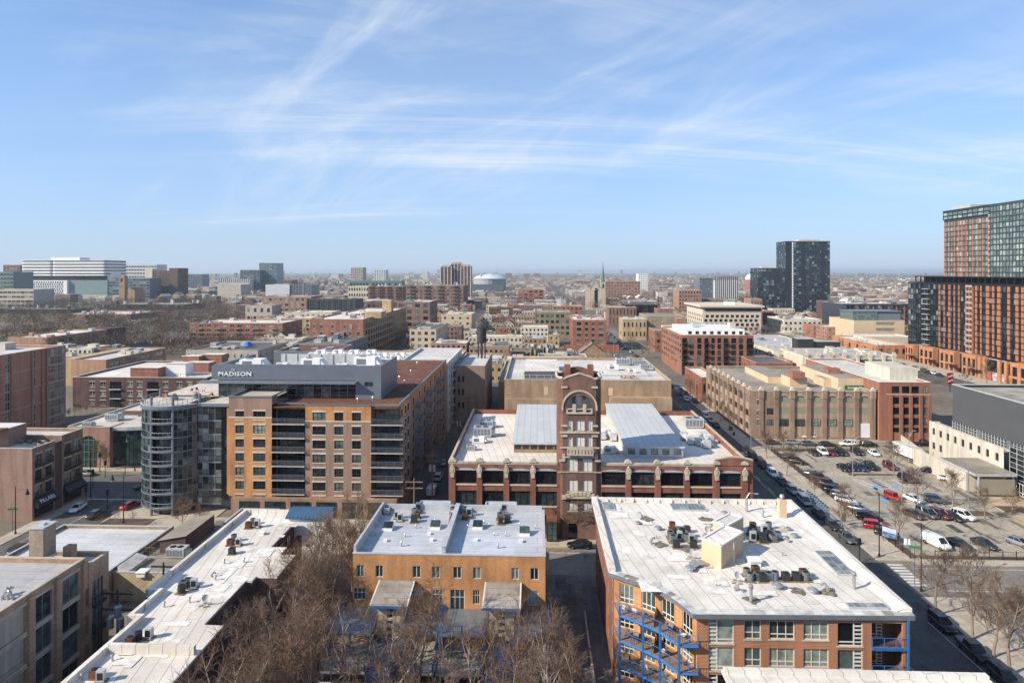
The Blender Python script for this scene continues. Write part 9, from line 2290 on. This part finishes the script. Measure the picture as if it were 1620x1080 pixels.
# thicket between the long white-roofed block and the orange block, and in front of the terraces
spots=[]
def side(f):return 'left' if f<.34 else 'middle' if f<.67 else 'right'
for k in range(32):f=(k+rt.random())/32;spots.append((rt.uniform(-35.2,-26.8),60+48*f,'%s bare tree in the %s part of the thicket between the blocks'%('{}',['near','middle','far'][min(2,int(f*3))]),(1.0,1.24)))
for k in range(15):f=(k+rt.random())/15;spots.append((-36.5+40*f,rt.uniform(69,76),'%s bare tree at the %s of the thicket before the terraces'%('{}',side(f)),(.92,1.16)))
for k in range(10):f=(k+rt.random())/10;spots.append((-35+39*f,rt.uniform(60,67.5),'%s bare tree at the %s of the bottom edge thicket'%('{}',side(f)),(.80,.98)))
for k in range(10):f=(k+rt.random())/10;spots.append((-26.5+28.5*f,rt.uniform(76.6,78.6),'%s bare tree close against the %s blue terraces'%('{}',side(f)),(.95,1.15)))
for p in((2.2,80.5),(3.4,76.0),(4.0,71.5),(1.6,68)):spots.append((*p,'{} bare tree leaning over the dark alley',(.85,1.0)))
for x,y,l_,sc in spots:i=rt.randrange(6);l_=l_.format(KITN[i]);tree(x,y,NEAR[i],l_,'thicket: '+l_,rt.uniform(*sc))
# undergrowth at the foot of the thicket: a reddish tangle nobody could count
P0,P1=[],[]
for k in range(3600):
 x,y=rt.uniform(-36.5,4.2),rt.uniform(56,78)
 if x<-26:y=rt.uniform(56,104)
 a=Vector((x,y,0));d=Vector((rt.gauss(0,.3),rt.gauss(0,.3),1)).normalized();L=rt.uniform(1.2,3.2);b=a+d*L;P0 .append(a);P1 .append(b)
 for _ in range(3):f=rt.uniform(.3,.9);s=a+d*L*f;e=s+Vector((rt.gauss(0,.5),rt.gauss(0,.5),abs(rt.gauss(.4,.3)))).normalized()*rt.uniform(.4,1.1);P0 .append(s);P1 .append(e)
n_=len(P0);o=link('undergrowth',seg_mesh('undergrowth',P0,P1,[.022]*n_,[.010]*n_,TWIG_RED),None,label='reddish tangle of bare shoots below the thicket',cat='undergrowth',kind='stuff')
# street and car park trees, one by one
for i,(px,pv,k,s,lab)in enumerate(((918,852,0,1.0,'bare street tree in front of the factory doorway'),(944,851,1,.9,'small bare street tree right of the factory doorway'),(880,853,1,.9,'small bare street tree left of the factory doorway'),(1483,975,0,1.25,'bare tree at the corner beside the red hydrant'),(1539,1012,2,1.3,'second bare tree on the bottom right pavement'),(1600,1070,0,1.45,'bare tree cut by the bottom right corner'),(1572,1040,1,1.5,'low-branched bare tree between the last two trees at bottom right'),(1331,838,1,.8,'small bare tree on the pavement beside the fence'),(1420,858,0,.95,'spreading bare tree behind the blue sign board'),(1451,800,0,1.0,'bare tree in the hatched bays beside the white sedan'),(1508,801,0,1.0,'bare tree on the mulch island near the grey tall car'),(1558,822,2,.72,'small bare tree near the right end of the mulch island'),(1415,752,0,1.05,'bare tree at the end of the middle row island'),(1240,717,1,.95,'bare tree at the far left corner of the car park'),(287,838,1,.9,'reddish young tree at foot of the glass cylinder'),(268,735,1,.8,'bare tree in front of the curved glass front'),(157,745,0,.95,'bare tree in front of the tall arched window'),(170,742,1,.8,'smaller bare tree beside the tall arched window'),(320,838,1,.7,'thin young tree right of the glass cylinder'),(1600,815,1,.8,'small bare tree on the bed before the sports hall'))):
 x,y=gp(px,pv);tree(x,y,STREET[k],lab,None,s)
for i,y in enumerate((135,150,166,182,216,228,240,252,266,280)):tree(63.4+(i%2)*.5,y+4,STREET[i%3],'bare street tree on the right pavement of the long street','street trees of the long street',rt.uniform(.7,.95))
for i,px in enumerate((1228,1245,1268,1290,1312)):x,y=gp(px,690);tree(x,y,STREET[i%3],'bare tree growing against the storage warehouse front','trees before the storage warehouse',.85)
RUSTL=islandmat('rust_leaves',[(0,(.34,.17,.08)),(.5,(.24,.12,.06)),(1,(.42,.24,.12))],.9,.2,.2,'LINEAR')
x,y=gp(1297,689);t=tree(x,y,STREET[1],'small tree still holding rust brown leaves by the warehouse',None,.8);mb=MB()
for k in range(900):
 v=Vector((rt.gauss(0,1),rt.gauss(0,1),rt.gauss(0,1))).normalized()*rt.random()**.4;c=Vector((v.x*2.9,v.y*2.9,4.3+v.z*2.2));d=Vector((rt.gauss(0,1),rt.gauss(0,1),rt.gauss(0,1))).normalized()*.2;e=d.orthogonal()*.7;mb.q([tuple(c-d),tuple(c+e),tuple(c+d),tuple(c-e)])
o=link('leaves',mb.mesh('leaves',RUSTL),t,kind='stuff')
for i,(x,y)in enumerate(((-86,124.5),(-84,127),(-88,129),(-82.5,131),(-87,133))):tree(x,y,NEAR[5],'low bare shrub in the bed beside the avenue','shrubs in the avenue bed',.32,.2,'bare_shrub')
for i in range(9):x,y=gp(100+9*i,662-2*i);tree(x,y,STREET[i%3],'dark bare shrub in the garden below the brown slab block','shrubs below the slab block',.45,0,'bare_shrub')
# trees standing between the middle-distance houses and in the park
n_mid=0
def midtree(x,y,lab,grp,s):
 tree(x,y,rt.choice(MIDT),lab,grp,s)
tries=0
while n_mid<78 and tries<5000:
 tries+=1;y=372+560*rt.random()**1.4;x=-rt.uniform(.40,.80)*y
 if any(x>a+1 and x<b-1 and y>c+1 and y<d-1 for a,b,c,d in OCC):continue
 midtree(x,y,'spreading bare tree in the brown park on the left','park trees on the left',rt.uniform(.75,1.25));n_mid+=1
tries=0
while n_mid<168 and tries<14000:
 tries+=1;y=290+520*rt.random()**1.3;x=rt.uniform(-.42,.72)*y
 if any(x>a+2 and x<b-2 and y>c+14 and y<d-2 for a,b,c,d in OCC[7:])or 46<x<62:continue
 if not(road_near(x,y)or rt.random()<.45):continue
 if abs(((x-56+64)%128)-64)<5.5 or any(abs(y-r)<5.2 for r in ROADY):continue
 midtree(x,y,'bare street tree between the house blocks, %s'%zone(x,y),'trees between the house blocks, '+zone(x,y),rt.uniform(.6,1.0));n_mid+=1
 # everything beyond reads as brown fuzz
rng=np.random.default_rng(5);A,B_,Ra=[],[],[]
cnt=0
tri_v,tri_f=[],[]
def puffs(n,ymin,ymax,pw,xr,hs,blades,bw):
 global cnt
 made=0
 while made<n:
  y=ymin+(ymax-ymin)*rng.random()**pw;x=rng.uniform(*xr)*y;made+=1
  if y<1500 and any(x>a+3 and x<b-3 and y>c+3 and y<d-3 for a,b,c,d in OCC):continue
  h=rng.uniform(*hs);r=h*.42;c=np.array([x,y,h*.62])
  u=rng.normal(size=(blades,3));u/=np.linalg.norm(u,axis=1)[:,None];o=c+u*np.array([r,r,h*.4])*rng.random((blades,1))**.5;dd=u+np.array([0,0,.6])+rng.normal(size=(blades,3))*.4;dd/=np.linalg.norm(dd,axis=1)[:,None]
  sd=np.cross(dd,rng.normal(size=(blades,3)));sd/=np.linalg.norm(sd,axis=1)[:,None]+1e-9;L=h*.22
  tri_v.append(np.stack([o-sd*bw,o+sd*bw,o+dd*L],1));cnt+=blades
puffs(1900,380,1060,1.2,(-.86,-.42),(8,13),46,.14)
puffs(3600,380,1500,1.0,(-.60,.80),(7,11),34,.18)
puffs(420,860,1120,1.0,(-.04,.32),(10,15),46,.22)
puffs(2600,1500,4200,1.0,(-.86,.82),(9,14),18,.55)
puffs(2200,4200,9000,1.0,(-.86,.82),(11,17),10,1.6)
V=np.concatenate(tri_v).reshape(-1,3);nT=len(V)//3
me=bpy.data.meshes.new('distant_trees');me.vertices.add(len(V));me.vertices.foreach_set('co',V.reshape(-1));me.loops.add(nT*3);me.loops.foreach_set('vertex_index',np.arange(nT*3,dtype=np.int32));me.polygons.add(nT);me.polygons.foreach_set('loop_start',np.arange(0,nT*3,3,dtype=np.int32));me.polygons.foreach_set('loop_total',np.full(nT,3,dtype=np.int32));me.materials.append(islandmat('distant_twigs',[(0,(.13,.095,.075)),(.5,(.10,.078,.065)),(1,(.17,.125,.095))],.95,.1,.2,'LINEAR'));me.update(calc_edges=True)
link('distant_trees',me,None,label='brown fuzz of far-off bare trees between the houses',cat='trees',kind='stuff')
print('tree tris',cnt,n_mid)
# == street furniture
def lamp_post(x,y,label,h=9.0,arm=2.2,rz=0,m=METAL_DARK,group=None,kind='cobra'):
 t=thing('street_lamp',label,'street lamp',(x,y,0),rz,group)
 a=MB();a.cyl(0,0,0,.5,.2,8);a.cyl(0,0,.5,h,.11,8,0,.07);link('pole',a.mesh('pole',m),t)
 a=MB();a.bar((0,0,h-.6),(arm,0,h+(.5 if kind=='cobra' else-.5)),.05);a.bar((0,0,h-1.2),(arm*.6,0,h-.4),.035);link('arm',a.mesh('arm',m),t)
 a=MB()
 if kind=='cobra':a.box(arm-.2,arm+.7,-.17,.17,h+.42,h+.6,0,True)
 else:a.cyl(arm,0,h-1.5,h-.75,.42,10,0,.16);a.cyl(arm,0,h-.75,h-.45,.12,8)
 link('lantern',a.mesh('lantern',m),t)
 if kind!='cobra':a=MB();a.cyl(arm,0,h-1.85,h-1.5,.22,10,0,.36);link('globe',a.mesh('globe',mat('globe_glass',(.62,.50,.40),.3)),t)
 return t
for px,pv,h,arm,rz,kind,lab in((24.5,845,9.5,2.4,0,'lantern','black lantern lamp on long arm in front of the awning building'),(143.5,787,11,2.2,0,'lantern','black lantern lamp at the near side of the avenue junction'),(213.5,745,9.5,2,math.pi,'lantern','black lantern lamp before the curved glass front'),(195.5,828,10.5,2.4,math.pi,'lantern','lantern lamp beside the plaza of the glass cylinder')):
 x,y=gp(px,pv);lamp_post(x,y,lab,h,arm,rz,METAL_BLACK,None,kind)
x,y=gp(1349,753);lamp_post(x,y,'tall grey lamp in the middle of the car park',9.5,1.2,0,GALV)
x,y=gp(1427,803);lamp_post(x,y,'tall grey lamp beside the hatched bays',9.5,1.2,math.pi,GALV)
x,y=gp(1438,730);lamp_post(x,y,'tall grey lamp by the white box trailer',8,1.2,0,GALV)
x,y=gp(1532,803);lamp_post(x,y,'tall grey lamp near the sports hall entrance',9.5,1.2,math.pi,GALV)
x,y=gp(1188,712);lamp_post(x,y,'street lamp at the corner by the storage warehouse',10,2.4,math.pi,GALV)
x,y=gp(1435,690);lamp_post(x,y,'slim green lamp post before the new brick block',9,2.0,0,mat('post_green',(.12,.30,.12),.6))
x,y=gp(1391,880);tl_=lamp_post(x,y,'tall dark signal post at the corner of the car park',11.5,1.0,PY,METAL_BLACK)
x,y=gp(1457.5,935);lamp_post(x,y,'tall dark lamp post with green street sign over the crossing',11,5,.5,METAL_BLACK)
for i,(px,pv,lab)in enumerate(((1477,577,'pale lamp post on the wide street left of the portals'),(1496,584,'pale lamp post among the cars before the portals'),(1530,604,'tall lamp post right of the portals'))):x,y=gp(px,pv);lamp_post(x,y,lab,9,2,math.pi,GALV)
for i,y in enumerate(range(240,520,34)):lamp_post(47.4,y,'grey street lamp on the left kerb of the long street',9,2.2,0,GALV,'street lamps of the long street')
def signal(x,y,label,h=4.2,rz=0):
 t=thing('traffic_light',label,'traffic light',(x,y,0),rz);a=MB();a.cyl(0,0,0,h,.08,8);link('pole',a.mesh('pole',METAL_BLACK),t)
 a=MB();a.box(-.2,.2,-.18,.18,h-1.1,h+.1,0,True)
 for k in range(3):a.box(-.14,.14,-.34,-.19,h-1.0+.36*k,h-.74+.36*k)
 link('signal_head',a.mesh('signal_head',METAL_BLACK),t)
for px,pv,lab in((1360,889,'black traffic light beside the white-roofed block'),(166.5,755,'traffic light at the far left of the avenue junction'),(198,753,'traffic light at the far right of the avenue junction'),(136,800,'traffic light behind the white car on the avenue'),(170,805,'traffic light in the middle of the avenue'),(147,770,'traffic light on the lantern lamp corner')):
 x,y=gp(px,pv);signal(x,y,lab)
sg=MB();sg.box(-.9,.9,-.03,.03,0,.4,0,True);sgm=sg.mesh('street_sign',mat('street_sign_green',(.01,.20,.09),.4))
for px,pv,z,rz,lab in((1447,926,6.2,-.5,'green street name sign over the crossing at right'),(20,843,4.6,.2,'green street name sign on the lamp at far left')):
 x,y=gp(px,pv);t=thing('street_sign',lab,'sign',(x,y,0));link('plate',sgm,t,(0,0,z),rz);a=MB();a.bar((0,0,0),(0,0,z),.05);link('post',a.mesh('post',METAL_DARK),t)
 # sign board at the car park corner
x,y=gp(1407,858);t=thing('sign_board','blue and white notice board at the car park corner','sign',(x,y,0),-.85);a=MB();a.box(-1.25,1.25,-.06,.06,1.0,2.8,0,True);link('board',a.mesh('board',mat('board_white',(.42,.48,.55),.5)),t)
a=MB();a.box(-1.2,1.2,-.075,-.062,1.05,1.95,0,True);link('picture',a.mesh('picture',mat('board_blue',(.10,.17,.32),.5,.6,1.6)),t);a=MB();a.bar((-1.15,.08,0),(-1.15,.08,2.8),.07);a.bar((1.15,.08,0),(1.15,.08,2.8),.07);link('post',a.mesh('post',METAL_DARK),t)
x,y=gp(1435,868);t=thing('sign_board','small white notice in the planting by the fence','sign',(x,y,0),-.5);a=MB();a.box(-.5,.5,-.04,.04,.8,1.9,0,True);link('board',a.mesh('board',WHITE),t);a=MB();a.bar((0,.06,0),(0,.06,1.9),.05);link('post',a.mesh('post',METAL_DARK),t)
x,y=gp(1503,620);t=thing('advertising_sign','red and white street billboard beyond the sports hall roof','sign',(x,y,0),.3);a=MB();a.box(-1.6,1.6,-.2,.2,3.5,8.3,0,True);link('board',a.mesh('board',mat('board_red',(.40,.02,.03),.5)),t)
a=MB()
for k in range(2):a.q([(-1.4,-.21,4.2+2*k),(1.4,-.21,4.9+2*k),(1.4,-.21,5.7+2*k),(-1.4,-.21,5.0+2*k)])
link('stripe',a.mesh('stripe',WHITE),t);a=MB();a.cyl(0,0,0,3.5,.2,8);link('post',a.mesh('post',METAL_DARK),t)
# iron fences of the car park
def fence(label,pts,h=1.5,step=2.4,m=METAL_BLACK):
 t=thing('iron_fence',label,'fence',(*pts[0],0));pm=MB();pm.box(-.05,.05,-.05,.05,0,h+.12);pm=pm.mesh('post',m);ra,pk_=MB(),MB()
 for a,b in zip(pts,pts[1:]):
  a,b=Vector(a),Vector(b);d=b-a;n=max(1,round(d.length/step))
  for k in range(n+1):c=a+d*k/n;link('post',pm,t,wloc(t,(c.x,c.y,.1)))
  for z in(.3,h):ra.bar((a.x,a.y,z),(b.x,b.y,z),.03)
  for k in range(int(d.length/.3)):c=a+d*(k*.3/d.length);pk_.bar((c.x,c.y,.15),(c.x,c.y,h),.012,0,3)
 put('rail',ra,m,t);put('picket',pk_,m,t,kind='stuff')
fence('black iron fence between pavement and car park',[(67.6,195),(67.6,122)]);fence('black iron fence along the front of the car park',[(72,121.9),(103,121.9)]);fence('black iron fence behind the back row of cars',[(69,195.8),(99,195.8)]);fence('short black fence round a bed at the right edge',[(80,101.5),(90,101.5),(90,97.5)],1.6)
# hydrant, bin, bicycles
x,y=gp(1469,963);t=thing('fire_hydrant','red hydrant on the shaded corner','fire hydrant',(x,y,.12));a=MB();a.cyl(0,0,0,.1,.2,10);a.cyl(0,0,.1,.65,.13,10);a.cyl(0,0,.65,.82,.15,10,0,.05);link('barrel',a.mesh('barrel',PAINTS['red']),t);a=MB();a.bar((-.24,0,.5),(.24,0,.5),.07,0,8);a.bar((0,-.22,.42),(0,0,.42),.08,0,8);link('nozzle',a.mesh('nozzle',PAINTS['red']),t)
for px,pv,lab in((1356,862,'dark litter bin on the pavement near the grey sedan'),(1161,689,'dark litter bin at the corner before the storage warehouse')):
 x,y=gp(px,pv);t=thing('litter_bin',lab,'bin',(x,y,.12));a=MB();a.cyl(0,0,0,.95,.3,12,0,.36);link('barrel',a.mesh('barrel',METAL_DARK),t);a=MB();a.cyl(0,0,.95,1.05,.38,12,0,.2);link('lid',a.mesh('lid',METAL_BLACK),t)
x,y=gp(1156,681);t=thing('news_box','green street box beside the litter bin before the warehouse','box',(x,y,.12));a=MB();a.box(-.5,.5,-.4,.4,.1,1.2);a.box(-.55,.55,-.45,.45,1.2,1.3,0,True);link('cabinet',a.mesh('cabinet',mat('box_green',(.02,.16,.09),.5)),t);a=MB();a.box(-.4,.4,-.3,.3,0,.1);link('foot',a.mesh('foot',METAL_BLACK),t)
def bike():
 w=MB();n=14
 for k in range(n):t0,t1=2*math.pi*k/n,2*math.pi*(k+1)/n;w.bar((.33*math.cos(t0),0,.33*math.sin(t0)),(.33*math.cos(t1),0,.33*math.sin(t1)),.03,0,3)
 for k in range(4):t0=math.pi*k/4;w.bar((.31*math.cos(t0),0,.31*math.sin(t0)),(-.31*math.cos(t0),0,-.31*math.sin(t0)),.008,0,3)
 f=MB();f.bar((-.5,0,.33),(-.1,0,.35),.035);f.bar((-.1,0,.35),(-.25,0,.85),.04);f.bar((-.1,0,.35),(.42,0,.8),.045);f.bar((.42,0,.85),(.55,0,.33),.035);f.bar((-.2,0,.7),(.4,0,.75),.04);f.bar((-.5,0,.33),(-.22,0,.75),.025)
 h=MB();h.bar((.4,-.28,1.05),(.4,.28,1.05),.02);h.bar((.42,0,.8),(.4,0,1.05),.02);h.box(.45,.75,-.15,.15,.8,1.0);s=MB();s.box(-.4,-.12,-.09,.09,.87,.93,0,True);s.bar((-.25,0,.8),(-.25,0,.88),.02)
 bl=mat('bike_blue',(.10,.36,.62),.4);return w.mesh('wheel',TYRE),f.mesh('frame',bl),h.mesh('handlebar',METAL_BLACK),s.mesh('saddle',METAL_BLACK)
BK=bike()
for i in range(10):
 x,y=gp(1281+3.2*i,783+2.9*i);t=thing('bicycle','pale blue hire bicycle in the rack beside the silver minivan','bicycle',(62.4,y,.13),.2,'hire bicycles in the rack')
 for wx in(-.5,.55):link('wheel',BK[0],t,(wx,0,.33))
 for me,nm in zip(BK[1:],('frame','handlebar','saddle')):link(nm,me,t)
t=thing('bicycle_rack','grey dock under the blue hire bicycles','bicycle rack',(62.7,146,.125));a=MB()
for y0 in(gp(1281,783)[1],):a.box(-.25,.25,-12,10,0,.05)
link('dock_plate',a.mesh('dock_plate',METAL_GREY),t)
a=MB();a.bar((0,-9,.05),(0,-9,2.4),.08);a.box(-.4,.4,-9.1,-8.9,1.0,2.4);link('pay_post',a.mesh('pay_post',METAL_GREY),t)
# alley poles and cables
poles=[(-24.2,128.5),(-23.6,147),(-23.2,168),(-22.8,190),(-22.4,214),(-22,244)]
for i,(x,y)in enumerate(poles):
 t=thing('utility_pole',['leaning wooden pole with crossarms nearest in the alley','second wooden pole in the alley','third wooden pole in the alley','fourth wooden pole in the alley','fifth wooden pole below the water tower','farthest wooden pole in the alley'][i],'utility pole',(x,y,0));a=MB();a.cyl(0,0,0,11.5,.18,8,0,.12);link('pole',a.mesh('pole',WOOD),t)
 for z in(10.6,9.4):a=MB();a.box(-1.7,1.7,-.08,.08,z,z+.2,0,True);link('crossarm',a.mesh('crossarm',WOOD),t)
 if i in(1,3,5):a=MB();a.cyl(.45,0,7.2,8.6,.32,10);a.cyl(-.45,0,7.2,8.6,.32,10);link('transformer',a.mesh('transformer',METAL_PALE),t)
def cables(label,A_,B_,n=6,sag=.9,r=.02):
 a=MB()
 for s in A_:
  for k in range(n):f=lambda q:(B_[0][0]+s[0]+(B_[1][0]-B_[0][0])*q,B_[0][1]+(B_[1][1]-B_[0][1])*q,B_[0][2]+s[1]+(B_[1][2]-B_[0][2])*q-sag*4*q*(1-q));a.bar(f(k/n),f((k+1)/n),r,0,3)
 o=put('power_cable',a,METAL_BLACK);tag(o,label,'cable')
for i,(p,q)in enumerate(zip(poles,poles[1:])):cables(['cables sagging between first and second alley pole','cables sagging between second and third alley pole','cables sagging between third and fourth alley pole','cables between fourth and fifth alley pole','cables to the farthest alley pole'][i],((-1.5,0),(-.6,0),(.6,0),(1.5,0),(-1.2,-1.2),(1.2,-1.2),(.2,-2.8)),((*p,10.8),(*q,10.8)))
# transformers on the pole between the loft and the long white roof
t=thing('utility_pole','dark pole with three round transformers between loft and white roof','utility pole',(-52.6,80.5,0));a=MB();a.cyl(0,0,0,12.2,.2,8,0,.14);link('pole',a.mesh('pole',METAL_DARK),t)
for z,w in((11.6,2.2),(9.6,2.0)):a=MB();a.box(-w,w,-.1,.1,z,z+.22,0,True);link('crossarm',a.mesh('crossarm',METAL_DARK),t)
a=MB();a.cyl(0,0,0,1.3,.42,12);a.cyl(0,0,1.3,1.45,.46,12,0,.2);a.cyl(.15,.1,1.4,1.7,.06,6);tr_=a.mesh('transformer',GALV)
for x,z in((-.65,7.6),(.65,7.6),(.3,9.0)):link('transformer',tr_,t,(x,-.45,z))
t2=thing('utility_pole','second dark pole behind the transformer pole','utility pole',(-53.4,92,0));a=MB();a.cyl(0,0,0,10.5,.18,8,0,.13);link('pole',a.mesh('pole',METAL_DARK),t2);a=MB();a.box(-1.8,1.8,-.1,.1,9.8,10,0,True);link('crossarm',a.mesh('crossarm',METAL_DARK),t2)
cables('cables running from the transformer pole down the narrow gap',((-1.8,0),(-.6,0),(.6,0),(1.8,0)),((-52.6,80.5,11.7),(-52.9,40,11.5)));cables('cables between the two dark poles by the loft',((-1.4,0),(0,0),(1.4,0)),((-52.6,80.5,11.4),(-53.4,92,10)))
# blue waste containers at the end of the alley
for i,(x,y)in enumerate(((5.0,70.2),(7.3,70.0))):
 t=thing('waste_container',['turquoise lidded waste container on the left of the alley end','turquoise lidded waste container against the white-roofed block'][i],'waste container',(x,y,0));a=MB();a.box(-.95,.95,-.7,.7,.15,1.2);link('bin_body',a.mesh('bin_body',METAL_DARK),t);a=MB();a.q([(-1,-.75,1.2),(1,-.75,1.2),(1,.75,1.45),(-1,.75,1.45)]);a.q([(-1,-.75,1.2),(-1,.75,1.2),(-1,.75,1.45)]);a.q([(1,-.75,1.2),(1,.75,1.45),(1,.75,1.2)]);link('lid',a.mesh('lid',mat('lid_turquoise',(.015,.30,.46),.5)),t)
t=thing('dock_wall','row of concrete upstands along the dark alley','wall',(7.4,80,0));a=MB();a.box(0,.25,0,4.6,0,1.0);um_=a.mesh('wall_panel',CONC)
for k in range(5):link('wall_panel',um_,t,(-.4,-6+5.2*k,0))
# == air
a=MB();x0,x1,y0,y1,z0,z1=-22500,22500,-1000,26500,-1.2,96
a.box(x0,x1,y0,y1,z0,z1,0,True);me=a.mesh('haze',[])
m=bpy.data.materials.new('haze');m.use_nodes=True;n=m.node_tree.nodes;n.clear();out=n.new('ShaderNodeOutputMaterial');v=n.new('ShaderNodeVolumePrincipled');v.inputs['Color'].default_value=(.82,.93,1.0,1);v.inputs['Density'].default_value=7.0e-5;v.inputs['Anisotropy'].default_value=.25;m.node_tree.links.new(v.outputs[0],out.inputs['Volume']);me.materials.append(m)
link('haze',me,None,label='thin blue winter haze over the city',cat='haze',kind='stuff')
